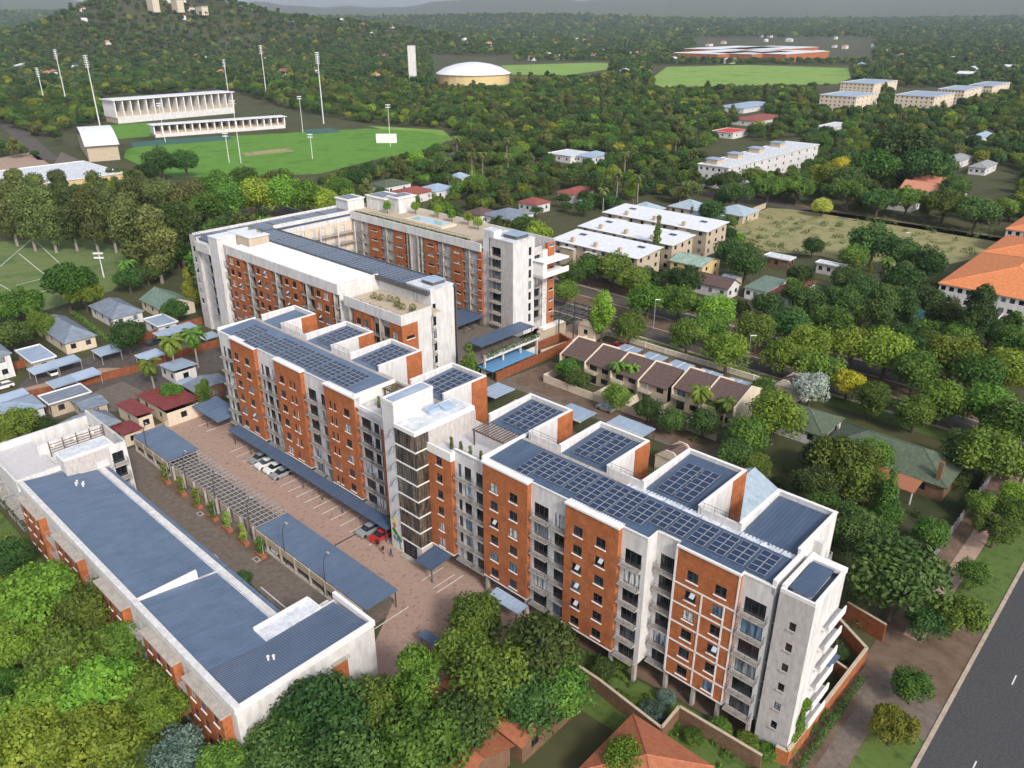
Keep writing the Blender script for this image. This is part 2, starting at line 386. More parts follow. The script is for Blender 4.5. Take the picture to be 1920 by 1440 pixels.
def solar_array(label, u, v, z, nu, nv, w=1.06, l=1.0, gap=.03, tilt=0.0, group='solar arrays', split=None):
    t = thing('solar_array', label, 'solar panels', UV(u, v, z), ANG, group)
    me = solar_mesh(w, l)
    for i in range(nu):
        for j in range(nv):
            x = i * (w + gap) + (split[1] if split and i >= split[0] else 0); y = j * (l + gap)
            o = link('solar_panel', me, t, (x, y, y * math.tan(tilt)))
            if tilt: o.rotation_euler = (tilt, 0, 0)
    mb = MB()
    W_ = nu * (w + gap) + (split[1] if split else 0)
    for j in range(nv):
        y = (j + .5) * (l + gap); zz = y * math.tan(tilt); mb.box(0, W_, y - .03, y + .03, zz, zz + .075)
    link('mounting_rails', mb.mesh('mounting_rails', 'rail_grey'), t)
    return t
ORD = ['first', 'second', 'third', 'fourth', 'fifth', 'sixth', 'seventh', 'eighth', 'ninth', 'tenth', 'eleventh', 'twelfth', 'thirteenth', 'fourteenth', 'fifteenth', 'sixteenth', 'seventeenth', 'eighteenth', 'nineteenth', 'twentieth']
# ------------------------------------------------------------------ the long six storey block
SILL = [18.42 - 2.9 * k for k in range(6)]
FLR = [17.45 - 2.9 * k for k in range(6)]
VB, VW, VK = 66.6, 67.35, 67.75        # brick face, white face, core face
ZB, ZE = 3.35, 22.45                   # soffit edge, eaves
mainb = Bld('apartment_block', 'long six storey brick and white apartment block with glazed stair tower and solar roof', 'building', -81, 71)
B = mainb
core = MB()
core.box(-141, -97, VK, 75.2, 3.0, 21.9); core.box(-97, -67.5, VK, 76.5, 3.0, 19.6); core.box(-67.5, -41, VK, 75.2, 3.0, 21.9)
core.box(-41, -25.5, 69.75, 75.2, 3.0, 21.9); core.box(-25.0, -21.05, 69.2, 77, 0, 21.9)
B.part('core_wall', core, 'white')
def brick_panel(a, b, v, cols, narrow=(), back=VK, frame=False):
    """brick bay standing proud of the white wall: cols are window left edges"""
    ops = []
    for k in range(6):
        for s in cols: ops.append((s, s + 1.45, SILL[k], SILL[k] + 1.45))
        for s in narrow: ops.append((s, s + .55, SILL[k], SILL[k] + 1.45))
    w = MB(); wallface(w, '-v', v, a, b, ZB, ZE, ops)
    wallface(w, '+u', b, v, back, ZB, ZE); wallface(w, '-u', a, v, back, ZB, ZE)
    w.quad((a, v, ZB), (a, back, ZB), (b, back, ZB), (b, v, ZB))
    B.part('brick_bay', w, 'brick')
    t = MB(); t.box(a - .12, b + .12, v - .18, back, ZE + .002, ZE + .26); t.box(a - .05, b + .05, v - .06, back, ZB - .2, ZB - .002)
    if frame:
        for k in range(1, 6): t.box(a, b, v - .07, v - .002, SILL[k] + 1.83, SILL[k] + 2.03)
        for s in (a + 3.75, b - 1.35, b - .02): t.box(s - .1, s + .1, v - .07, v - .002, ZB, SILL[1] + 1.829 if s < b - .5 else ZE)
        t.box(a - .2, a + .05, v - .075, v - .002, ZB, ZE)
    B.part('bay_trim', t, 'trim')
    for k in range(6):
        for s in cols: window(B, '-v', s, v, SILL[k], 1.45, 1.45, 'vh', opened=rnd.random() < .12)
        for s in narrow: window(B, '-v', s, v, SILL[k], .55, 1.45, '')
def white_bay(a, b, v, doors, zt=ZE, z0=3.0, rows=range(6), mat='white', back=None, cap=True, sides=''):
    """rendered bay: doors = list of (left, width, balcony left, balcony width)"""
    ops = [(s, s + w, FLR[k] + .02, FLR[k] + 2.25) for k in rows for s, w, _, _ in doors]
    wb = MB(); wallface(wb, '-v', v, a, b, z0, zt, ops, m=0)
    bk = back or v + .4
    if 'r' in sides: wallface(wb, '+u', b, v, bk, z0, zt)
    if 'l' in sides: wallface(wb, '-u', a, v, bk, z0, zt)
    wb.quad((a, v, z0), (a, bk, z0), (b, bk, z0), (b, v, z0))
    B.part('white_bay', wb, mat)
    if cap:
        t = MB(); t.box(a, b, v - .1, bk, zt + .003, zt + .2); B.part('bay_trim', t, 'trim')
    for k in rows:
        for s, w, bs, bw in doors:
            window(B, '-v', s, v, FLR[k] + .02, w, 2.23, 'v' if w < 2 else '3', pane='pane' if rnd.random() < .45 else 'pane_dark', sill=None, name='balcony_door')
            if bw: balcony(B, '-v', bs, v - .004, FLR[k] - .02, bw)
# left part
white_bay(-141, -136, 67.0, [(-139.9, .8, -140.6, 3.9), (-138.4, 1.5, 0, 0)], back=75.2, sides='l')
brick_panel(-136, -127.4, VB, [-134.95, -131.1])
white_bay(-127.4, -120.6, VW, [(-126.6, .7, -126.9, 3.4), (-125.3, 1.5, 0, 0), (-122.9, 1.7, -123.3, 2.6)])
brick_panel(-120.6, -112.1, VB, [-119.2], [-115.9, -114.7])
white_bay(-112.1, -105.2, VW, [(-111.3, 2.4, -111.7, 3.1), (-107.5, 1.9, -107.9, 2.6)])
brick_panel(-105.2, -96.8, VB, [-99.9], [-103.9, -102.7])
white_bay(-96.8, -90.4, VW, [(-96.1, 2.4, -96.5, 3.1), (-92.9, 1.3, -93.3, 2.7), (-91.3, .6, 0, 0)], zt=20.9)
w = MB(); ops = [(-89.1, -88.55, SILL[k], SILL[k] + 1.45) for k in range(6)]
wallface(w, '-v', 66.9, -90.4, -86.3, ZB, 19.3, ops); wallface(w, '-u', -90.4, 66.9, 67.7, ZB, 19.3); B.part('brick_bay', w, 'brick')
for k in range(6): window(B, '-v', -89.1, 66.9, SILL[k], .55, 1.45, '')
t = MB(); t.box(-90.4, -86.3, 66.8, 67.7, 19.302, 20.9); t.box(-96.8, -86.3, 66.75, 67.0, 20.902, 21.1); B.part('terrace_parapet', t, 'white')
# right part
white_bay(-74, -67.5, VW, [(-73.3, .7, -73.6, 3.3), (-72.0, 1.4, 0, 0), (-69.6, 1.9, -70.1, 2.5)], zt=21.6, mat='white')
brick_panel(-67.5, -59.1, VB, [-66.05, -62.4])
white_bay(-59.1, -52.6, VW, [(-58.5, 2.5, -58.8, 3.0), (-54.9, 2.2, -55.3, 2.6)])
brick_panel(-52.6, -44.3, VB, [-51.2, -47.6])
white_bay(-44.3, -40.6, VW, [(-43.7, 2.4, -44.2, 3.0)], back=69.4, sides='r')
white_bay(-40.6, -37.3, 69.4, [(-39.9, 2.4, -40.4, 3.0)])
brick_panel(-37.3, -29.3, 68.6, [-35.75, -32.1], back=69.8, frame=True)
white_bay(-29.3, -25.5, 69.2, [(-28.7, 2.6, -29.1, 3.4)])
ops = [(-23.3, -22.55, SILL[k] - .1, SILL[k] + 1.0) for k in range(6)]
wb = MB(); wallface(wb, '-v', 69.0, -24.9, -21.0, 0, 22.6, ops)
ops2 = []
wallface(wb, '-u', -24.9, 69.0, 77.0, 0, 22.6); wallface(wb, '+v', 77.0, -24.9, -21.0, 0, 22.6)
B.part('grey_end_wall', wb, 'grey_wall')
for k in range(6): window(B, '-v', -23.3, 69.0, SILL[k] - .1, .75, 1.1, 'H', pane='pane_dark', sill='concrete')
wb = MB(); wallface(wb, '+u', -21.0, 69.0, 77.0, 0, 22.6, [(74.6, 76.2, FLR[k], FLR[k] + 2.2) for k in range(6)], depth=.2)
B.part('white_end_wall', wb, 'white')
for k in range(6):
    window(B, '+u', 74.6, -21.0, FLR[k], 1.6, 2.2, 'v', pane='pane_dark', sill=None, name='balcony_door')
    sl = MB(); sl.box(-21, -20.2, 72.6, 77.2, FLR[k] - .25, FLR[k] - .02); sl.box(-20.35, -20.2, 72.6, 77.2, FLR[k] - .018, FLR[k] + .75)
    B.part('end_balcony', sl, 'trim')
mb = MB()
for k in range(6): mb.box(-25.5, -24.95, 69.75, 70.0, FLR[k] - .1, FLR[k] + .1)
B.part('slot_slab', mb, 'concrete')
# end roof terrace with parapet and a small raised roof
r = MB(); r.box(-24.9, -21.0, 69.0, 69.25, 22.602, 23.05); r.box(-21.25, -21.0, 69.252, 77, 22.602, 23.05); r.box(-24.9, -24.5, 69.252, 77, 22.602, 23.4); r.box(-26.0, -20.9, 76.0, 77.1, 22.6, 23.2)
B.part('roof_parapet', r, 'trim')
r = MB(); r.box(-24.4, -21.3, 69.3, 75.9, 21.95, 22.25); B.part('roof_deck', r, 'metal_blue')
r = MB(); r.box(-24.0, -22.0, 70.2, 75.2, 22.25, 22.9); B.part('plant_box', r, 'white')
r = MB(); ribbed(r, -24.3, -21.8, 69.8, 75.6, lambda u, v: 22.95 + .04 * (v - 69.8), .32, .04); B.part('roof_sheet', r, 'metal_blue')
# columns under the right part, garage walls under the left
for u in (-67.2, -59.4, -52.4, -44.5, -40.8, -37.3, -33.3, -29.9, -25.8):
    for v in (VB + .3, 71.5) if u > -41 or u < -60 else (VB + .3, 72):
        vv = v + (2 if u > -40 and v < 70 else 0); mb = MB(); mb.box(u - .2, u + .2, vv - .15, vv + .45, 0, 3.1); B.part('column', mb, 'concrete')
mb = MB(); mb.box(-140.8, -79, 70.5, 75, 0, 2.99); B.part('garage_wall', mb, 'concrete')
mb = MB(); mb.box(-70, -41, 74.6, 75, 0, 2.99); mb.box(-41, -26, 74.7, 75.0, 0, 2.99); B.part('undercroft_wall', mb, 'concrete')
# roofs
def zr(u, v): return 22.62 + .055 * (v - 66.6)
for nm, segs in (('roof_sheet', [(-136, -127.4, 66.5), (-127.4, -120.6, 67.3), (-120.6, -112.1, 66.5), (-112.1, -105.2, 67.3), (-105.2, -96.9, 66.5)]),
                 ('roof_sheet', [(-67.4, -59.1, 66.5), (-59.1, -52.6, 67.3), (-52.6, -44.3, 66.5), (-44.3, -40.6, 67.3), (-40.6, -37.3, 69.4), (-37.3, -29.3, 68.6), (-29.3, -25.9, 69.3)])):
    r = MB()
    for a, b, v0 in segs: ribbed(r, a, b, v0 + .12, 74.5, zr, .42, .045)
    B.part(nm, r, 'metal_blue' if segs[0][0] > -100 else 'metal_slate')
r = MB(); ribbed(r, -140.7, -136, 67.2, 74.5, zr, .42, .045); B.part('roof_sheet', r, 'metal_slate')
t = MB(); t.box(-141, -140.7, 66.9, 75.2, 21.9, 23.2); t.box(-97.1, -96.8, 66.7, 75.3, 21.0, 23.1); t.box(-67.75, -67.45, 66.7, 76.4, 21.0, 23.35); t.box(-25.9, -25.45, 69.2, 76.0, 21.5, 23.5)
B.part('gable_parapet', t, 'trim')
t = MB(); t.box(-140.7, -97.1, 74.5, 75.6, 22.3, 22.95); t.box(-67.4, -49, 74.5, 75.3, 22.3, 22.95); B.part('roof_gutter', t, 'concrete')
t = MB(); t.box(-49, -25.9, 74.5, 76.6, 22.3, 22.97); B.part('roof_strip', t, 'membrane')
mb = MB()
for a in range(9): mb.box(-48.5 + a * 2.6, -48.42 + a * 2.6, 74.55, 76.55, 22.972, 23.0)
for a, b in ((-40, 75.4), (-34.2, 75.6), (-29.4, 75.3)): mb.lathe([(.15, 0), (.15, .1)], (a, b, 22.972))
B.part('roof_seams', mb, 'metal_slate')
# rear wings with parapets
WING = [(-138.7, -131.3, 83.2), (-123.2, -114.8, 84.8), (-109.5, -101.1, 84.8), (-93, -84.8, 84.9), (-74.8, -66.4, 84.9), (-61, -52.4, 84.8), (-47.1, -38.5, 86.8), (-33.3, -25.7, 85.4)]
for i, (a, b, v1) in enumerate(WING):
    last = i == len(WING) - 1; vb = v1 - 3.4; zt = 24.1
    w = MB(); w.box(a + .35, b - .35, 75.4, v1 - .35, 3.0, 22.75)
    B.part('wing_core', w, 'white')
    pw = MB(); pw.box(a, a + .32, 75.35, v1, 3.0, zt); pw.box(a + .322, b - .322, v1 - .32, v1, 3.0, zt)
    pw.box(b - .32, b, 75.35, v1 if last else vb, 3.0, zt)
    if last: pw.box(b - .2, b + 1.0, 79.2, 80.0, 12, 23.4)
    B.part('wing_wall', pw, 'white')
    tr = MB(); tr.box(a - .05, a + .37, 75.3, v1 + .05, zt + .003, zt + .14); tr.box(a + .372, b - .372, v1 - .37, v1 + .05, zt + .003, zt + .14); tr.box(b - .37, b + .08, 75.3, v1 + .05, zt + .003, zt + .14)
    B.part('wing_coping', tr, 'trim')
    if not last:
        bk = MB(); bk.box(b - .32, b + .12, vb + .003, v1 + .1, 3.0, zt); B.part('wing_brick', bk, 'brick')
        window(B, '+u', vb - 1.5, b, 18.6, 1.2, 1.7, 'v', pane='pane_dark', sill=None); window(B, '+u', vb - 1.5, b, 15.7, 1.2, 1.7, 'v', pane='pane_dark', sill=None)
    else:
        for k in range(3): balcony(B, '+u', 81.5, b, FLR[k] + .9, 2.6, .8, 'rail_grey')
    r = MB(); ribbed(r, a + .4, b - .4, 75.3, v1 - .4, lambda u, v: 22.95 + .06 * (v - 75.3), .5 if i > 4 else .42, .06)
    B.part('wing_roof', r, 'metal_blue' if i > 3 else 'metal_slate')
    if i < len(WING) - 1 and i not in (2, 3):
        c, d = b + .1, WING[i + 1][0] - .05
        q = MB(); q.box(c, d, 75.3, 75.62, 3.0, 23.95); B.part('court_parapet', q, 'white')
        q = MB(); h = 24.7
        q.bar((c, 75.45, h), (d, 75.45, h), .035); q.bar((c, 75.45, 24.3), (d, 75.45, 24.3), .02)
        for k in range(4): x = c + (d - c) * (k + .2) / 3.5; q.bar((x, 75.45, 23.95), (x, 75.45, h), .03)
        B.part('court_railing', q, 'rail')
# roof terrace left of the tower
t = MB(); t.box(-96.8, -79, 67.0, 76.4, 19.6, 19.95); B.part('terrace_floor', t, 'gravel')
t = MB(); t.box(-96.75, -93.1, 75.3, 75.5, 19.95, 23.0); t.box(-84.7, -79.0, 76.45, 76.65, 19.95, 23.0); B.part('terrace_wall', t, 'white')
# stair tower
tw = MB(); tw.box(-86.4, -83.7, 64.35, 72.2, 0, 26.6); B.part('stair_shaft', tw, 'white')
tw = MB(); tw.box(-86.45, -83.65, 64.3, 64.55, 26.602, 27.0); tw.box(-86.45, -83.65, 72.0, 72.25, 26.602, 27.0); tw.box(-86.45, -86.2, 64.55, 72.0, 26.602, 27.0); tw.box(-83.9, -83.65, 64.55, 72.0, 26.602, 27.0); B.part('shaft_coping', tw, 'trim')
tw = MB(); ribbed(tw, -86.1, -84.0, 64.8, 71.7, lambda u, v: 26.75 + .03 * (v - 64), .3, .05); B.part('shaft_roof', tw, 'metal_light')
tw = MB(); tw.box(-83.7, -78.9, 64.1, 76.4, 23.1, 23.75); B.part('tower_roof', tw, 'trim')
tw = MB(); tw.box(-83.3, -79.3, 64.5, 76.0, 23.752, 23.80); B.part('tower_membrane', tw, 'membrane')
tw = MB(); tw.box(-83.0, -81.6, 69.5, 71.6, 23.80, 24.5); tw.hexa([(-82.4, 72, 23.8), (-80.6, 72, 23.8), (-80.6, 74.2, 23.8), (-82.4, 74.2, 23.8), (-82.4, 72.0, 24.5), (-80.9, 72.2, 23.9), (-80.9, 74, 23.9), (-82.4, 74.2, 24.3)]); B.part('roof_hatch', tw, 'metal_light')
tw = MB(); tw.box(-83.69, -79.4, 66.9, 76.3, 0.0, 23.09); B.part('tower_core', tw, 'cream')
FB = [3.3 + 2.85 * k for k in range(8)]          # floor bands of the glass corner: 3.3 .. 23.2
for k, z in enumerate(FB[:-1]):
    b1 = MB(); b1.box(-83.7, -79.0, 64.2, 66.9, z - .22, z); B.part('glass_floor_band', b1, 'trim')
    h = 2.6
    cur = MB()
    for j in range(5): x = -83.65 + j * 1.13; cur.box(x, x + .07, 64.25, 64.33, z, z + h)
    for j in range(3): y = 64.25 + j * 1.22; cur.box(-79.1, -79.02, y, y + .07, z, z + h)
    for zz in (z + .75, z + 1.75): cur.box(-83.6, -79.1, 64.26, 64.32, zz, zz + .05); cur.box(-79.09, -79.03, 64.3, 66.8, zz, zz + .05)
    q = B.part('curtain_wall', cur, 'frame')
    for j in range(4): x = -83.65 + j * 1.13; link('pane', MB().quad((x - B.o[0] + .07, 64.29 - B.o[1], z), (x + 1.13 - B.o[0], 64.29 - B.o[1], z), (x + 1.13 - B.o[0], 64.29 - B.o[1], z + h), (x + .07 - B.o[0], 64.29 - B.o[1], z + h)).mesh('pane', 'pane_tan'), q)
    for j in range(2): y = 64.3 + j * 1.22; link('pane', MB().quad((-79.06 - B.o[0], y - B.o[1], z), (-79.06 - B.o[0], y + 1.2 - B.o[1], z), (-79.06 - B.o[0], y + 1.2 - B.o[1], z + h), (-79.06 - B.o[0], y - B.o[1], z + h)).mesh('pane', 'pane_tan'), q)
    if k: 
        s_ = link('open_sash', sash(.75, 1.6), q, (-83.72 - B.o[0], 64.24 - B.o[1], z + 2.3), R(-90)); s_.rotation_euler = (R(-25), 0, R(-90))
# tower base with entrance, mural wall
tb = MB(); tb.box(-83.7, -79.9, 64.6, 66.9, 0, 3.05); B.part('entrance_wall', tb, 'pane_dark')
tb = MB(); tb.box(-80.2, -79.0, 64.4, 66.9, 0, 3.07); B.part('entrance_pier', tb, 'grey_wall')
tb = MB()
for x in (-83.6, -82.3, -81.0, -80.3): tb.box(x, x + .1, 64.45, 64.58, 0, 3.0)
tb.box(-83.6, -80.2, 64.46, 64.57, 2.3, 2.4); B.part('entrance_frame', tb, 'frame')
tb = MB(); tb.box(-83.6, -80.2, 63.6, 64.44, 0, .14); B.part('entrance_step', tb, 'concrete')
mur = MB()
def blot(mb, s, z, r, m, n=7):
    pts = [(s + r * (.7 + .5 * rnd.random()) * math.cos(6.283 * k / n), z + r * (.7 + .5 * rnd.random()) * math.sin(6.283 * k / n)) for k in range(n)]
    for k in range(1, n - 1): mb.tri((pts[0][0], 64.335, pts[0][1]), (pts[k][0], 64.335, pts[k][1]), (pts[k + 1][0], 64.335, pts[k + 1][1]), m)
plain('mural_green', (.05, .25, .04)); plain('mural_yellow', (.7, .6, .08)); plain('mural_orange', (.6, .14, .05)); plain('mural_blue', (.1, .2, .55)); plain('mural_dark', (.04, .06, .04))
mural_base = MB().box(-86.35, -83.71, 64.345, 64.36, 0.02, 6.2)
for s, z, r_, m in ((-85.9, 5.6, .4, 1), (-85.3, 5.3, .45, 1), (-85.5, 4.6, .45, 2), (-85.7, 3.7, .5, 0), (-85.2, 3.2, .6, 0), (-84.6, 2.6, .5, 0), (-84.2, 2.3, .45, 0), (-85.6, 2.2, .45, 3), (-85.0, 1.9, .35, 3), (-84.4, 1.7, .3, 3), (-86.0, 2.8, .3, 1), (-84.3, 1.2, .2, 4), (-84.3, .7, .2, 4), (-84.0, .6, .25, 1), (-85.8, 1.3, .25, 1)): blot(mur, s, z, r_, m)
B.part('mural', mur, ['mural_green', 'mural_yellow', 'mural_orange', 'mural_blue', 'mural_dark'])
# brick strip and terrace right of the tower
w = MB(); ops = [(-77.2, -76.0, SILL[k] - .2, SILL[k] + 1.3) for k in range(6)]
wallface(w, '-v', VB, -79.0, -74.0, ZB, 19.9, ops); wallface(w, '+u', -74.0, VB, VK, ZB, 19.9); w.quad((-79, VB, ZB), (-79, VK, ZB), (-74, VK, ZB), (-74, VB, ZB)); B.part('brick_bay', w, 'brick')
for k in range(6): window(B, '-v', -77.2, VB, SILL[k] - .2, 1.2, 1.5, 'vh')
t = MB(); t.box(-79, -73.9, VB - .12, VB + .25, 19.902, 21.3); t.box(-74.2, -73.9, VB + .252, 67.4, 19.902, 21.5); t.box(-73.9, -67.6, 67.25, 67.5, 21.62, 21.85); t.box(-79, -74, VB - .1, VK, ZB - .2, ZB - .002)
B.part('terrace_parapet', t, 'trim')
t = MB(); t.box(-79, -67.6, 67.5, 76.3, 19.62, 19.97); B.part('terrace_floor', t, 'gravel')
t = MB(); t.box(-79.4, -79.0, 66.9, 76.3, 19.97, 23.09); B.part('penthouse_wall', t, 'grey_wall')
window(B, '+u', 67.4, -79.0, 20.1, 2.2, 2.6, 'v', pane='pane_tan', sill=None, name='terrace_door'); window(B, '+u', 70.2, -79.0, 20.1, 1.6, 2.6, 'v', pane='pane_dark', sill=None, name='terrace_door')
t = MB(); t.box(-79, -75.0, 76.3, 76.6, 3, 21.2); t.box(-66.3, -61.1, 76.3, 76.31, 21, 21.2); B.part('terrace_wall', t, 'white')
# pergolas on both roof terraces
def pergola(label, u0, u1, v0, v1, z0, z1):
    p = Bld('pergola', label, 'pergola', (u0 + u1) / 2, (v0 + v1) / 2, z0)
    for a in (u0, u1):
        for c in (v0, v1): p.part('post', MB().box(a - .1, a + .1, c - .1, c + .1, z0, z1), 'timber')
    for c in (v0, v1): p.part('beam', MB().box(u0 - .3, u1 + .3, c - .07, c + .07, z1 + .002, z1 + .22), 'timber')
    n = int((u1 - u0) / .55)
    me = MB().box(-.05, .05, v0 - .5, v1 + .5, 0, .14).mesh('slat', 'timber', (0, p.o[1], 0))
    for k in range(n + 1): p.put('slat', me, u0 + (u1 - u0) * k / n, p.o[1], z1 + .225)
    return p
pergola('timber pergola over benches on the roof terrace right of the white stair tower', -75.0, -68.6, 72.4, 75.8, 19.97, 22.4)
pergola('timber pergola with climbing plants on the roof terrace left of the white stair tower', -96.3, -91.0, 72.6, 75.0, 19.95, 22.3)
# solar arrays
for k in range(7):
    u = -136.9 + 5.28 * k; v = 67.0 if k == 1 else 68.0
    solar_array('%s big solar array from the roof terrace, on the left half of the long block' % ORD[6 - k], u, v, zr(u, v) + .06, 4, 5, 1.15, 1.0, .03, R(3.1), 'solar arrays on the left half of the long roof')
RA = [(-62.5, 67.7, 6), (-60.0, 68.7, 5), (-57.4, 68.7, 5), (-54.8, 68.7, 5), (-52.3, 68.0, 6), (-49.8, 67.6, 6), (-47.4, 68.0, 6), (-44.8, 68.6, 5), (-42.2, 69.8, 4), (-39.7, 69.8, 4), (-37.0, 69.8, 4), (-34.4, 69.8, 4), (-31.9, 69.8, 4), (-29.3, 69.8, 4)]
for k, (u, v, n) in enumerate(RA):
    solar_array('%s narrow solar array from the terrace pergola, along the right half of the long roof' % ORD[k], u, v, zr(u, v) + .06, 2, n, 1.06, .99, .03, R(3.1), 'narrow solar arrays on the right half of the long roof')
for i in (1, 2, 3, 4, 5, 6):
    a, b, v1 = WING[i]
    side = ['', 'first solar array on a walled rear wing past the empty wing', 'second solar array on a walled rear wing past the empty wing', 'solar array on the walled rear wing directly behind the stair tower', 'solar array on the walled rear wing behind the terrace pergola', 'solar array on the walled rear wing, second before the bare blue end wing', 'solar array on the walled rear wing next to the bare blue end wing'][i]
    solar_array(side, a + 1.6, 76.4, 23.15, 4, 6, 1.1, 1.25, .03, R(3.4), 'solar arrays on the rear wings', (2, .35))
# ------------------------------------------------------------------ courtyard block (U plan) behind the long block
ub = Bld('courtyard_block', 'white and brick apartment block built around a courtyard with rooftop pool and solar roofs', 'building', -165, 115)
B = ub
US = [21.6 - 2.9 * k for k in range(7)]; UF = [20.7 - 2.9 * k for k in range(7)]
core = MB(); core.box(-203.2, -193.7, 94.6, 139, 0, 25); core.box(-193.7, -121.2, 105, 111.8, 0, 25.2); core.box(-193.7, -138.8, 95.2, 105, 0, 25)
core.box(-138.8, -120.6, 95.0, 105, 0, 22.2); core.box(-202.4, -139.3, 139.2, 155, 0, 25)
B.part('core_wall', core, 'white')
def bays(face_v, spec, sills, floors, z0, zt, wmat='brick', wk='vh'):
    """row of brick strips with windows and glazed balcony strips"""
    for kind, a, b in spec:
        w = MB(); ops = []; wins = []; doors = []
        if kind == 'B2':
            for k in range(len(sills)):
                for s in (a + (b - a) * .14, a + (b - a) * .58): wins.append((s, sills[k], 1.5, 1.5))
        elif kind == 'B1':
            for k in range(len(sills)): wins.append((a + (b - a) * .28, sills[k] + .75, (b - a) * .5, .55))
        elif kind == 'G':
            for k in range(len(floors)):
                m_ = (a + b) / 2; doors += [(a + .25, floors[k], m_ - a - .4), (m_ + .15, floors[k], b - m_ - .4)]
        ops = [(s, s + ww, z, z + h) for s, z, ww, h in wins] + [(s, s + ww, z, z + 2.3) for s, z, ww in doors]
        if kind in ('B1', 'B2', 'BS'):
            wallface(w, '-v', face_v, a, b, z0, zt, ops); wallface(w, '+u', b, face_v, face_v + .9, z0, zt); wallface(w, '-u', a, face_v, face_v + .9, z0, zt); B.part('brick_bay', w, wmat)
            for s, z, ww, h in wins: window(B, '-v', s, face_v, z, ww, h, wk if kind == 'B2' else 'v', opened=kind == 'B2' and rnd.random() < .18)
        elif kind == 'G':
            wallface(w, '-v', face_v + .8, a, b, z0, zt, ops); B.part('balcony_wall', w, 'grey_wall')
            B.part('fin', MB().box((a + b) / 2 - .1, (a + b) / 2 + .1, face_v - .25, face_v + .79, z0, zt), 'concrete')
            for s, z, ww in doors: window(B, '-v', s, face_v + .8, z, ww, 2.3, 'v', pane='pane' if rnd.random() < .5 else 'pane_dark', sill=None, name='balcony_door')
            for k in range(len(floors)):
                m_ = (a + b) / 2; balcony(B, '-v', a + .06, face_v + .795, floors[k] - .01, m_ - a - .18, .85, bars=4); balcony(B, '-v', m_ + .12, face_v + .795, floors[k] - .01, b - m_ - .18, .85, bars=4)
fr = [('B2', -185.9, -178.5), ('G', -178.5, -173.2), ('B2', -173.2, -166), ('G', -166, -160.8), ('B2', -160.8, -153.5), ('G', -153.5, -148), ('B2', -148, -141.4), ('G', -141.4, -138.9)]
bays(94, fr, US[:6], UF[:6], 2, 23.8)
t = MB(); t.box(-186, -138.6, 93.85, 94.25, 23.803, 26.1); t.box(-138.85, -138.6, 94.252, 105, 2, 26.1); B.part('parapet_band', t, 'white')
t = MB(); ribbed(t, -186, -138.9, 94.3, 104.0, lambda u, v: 25.3 + .05 * (v - 94), .6, .05); B.part('white_roof', t, 'metal_white')
t = MB(); t.box(-193, -121, 104.3, 112.2, 25.25, 25.75); B.part('solar_roof', t, 'metal_blue')
t = MB(); t.box(-193, -121, 104.05, 104.3, 25.0, 26.0); t.box(-193, -121, 112.2, 112.45, 0, 26.0); B.part('roof_parapet', t, 'dark_wall')
# left head of the block
w = MB(); ops = [(-202.6, -201.4, US[k], US[k] + 1.5) for k in range(6)]
wallface(w, '-v', 93.3, -203.6, -199.8, 0, 26, ops); wallface(w, '-u', -203.6, 93.3, 139, 0, 26); wallface(w, '+u', -199.8, 93.3, 94.6, 0, 26); B.part('grey_head', w, 'grey_wall')
for k in range(6): window(B, '-v', -202.6, 93.3, US[k], 1.2, 1.5, 'vh', opened=k == 2)
w = MB(); ops = [(-196.0, -193.2, UF[k] - 1, UF[k] + 1.3) for k in range(6)]
wallface(w, '-v', 94.0, -199.8, -192.1, 0, 24.4, ops); B.part('white_head', w, 'white')
for k in range(6):
    window(B, '-v', -196.0, 94.0, UF[k] - 1, 2.8, 2.3, 'v', pane='pane_dark', sill=None, name='balcony_door'); balcony(B, '-v', -196.6, 93.99, UF[k] - 1.02, 4.0, .9, bars=4)
t = MB(); t.box(-199.7, -192.1, 92.6, 93.99, 22.6, 25.0); B.part('head_box', t, 'white')
t = MB(); t.box(-192.1, -187.6, 92.7, 98, 0, 27.5); B.part('stair_shaft', t, 'white')
t = MB(); t.box(-192.0, -181.5, 98.2, 103.8, 25.0, 27.6); B.part('stair_shaft', t, 'tan')
t = MB(); t.box(-192.2, -187.4, 92.6, 98.1, 27.503, 27.75); t.box(-192.1, -181.3, 98.15, 104, 27.76, 27.95); B.part('shaft_roof', t, 'metal_white')
w = MB(); ops = [(-187.3, -186.1, UF[k], UF[k] + 2.2) for k in range(7)]
wallface(w, '-v', 94.2, -187.6, -185.9, 0, 26, ops); B.part('window_strip', w, 'grey_wall')
for k in range(7): window(B, '-v', -187.3, 94.2, UF[k], 1.2, 2.2, 'H', pane='pane_dark', sill=None); balcony(B, '-v', -187.5, 94.19, UF[k] - .02, 1.5, .5, bars=3)
q = MB()
for s in range(10): q.bar((-203.3 + s * 1.1, 93.5, 26), (-203.3 + s * 1.1, 93.5, 27.3), .04)
q.bar((-203.3, 93.5, 27.3), (-193.4, 93.5, 27.3), .05); q.bar((-203.3, 93.5, 26.7), (-193.4, 93.5, 26.7), .03); B.part('roof_railing', q, 'rail')
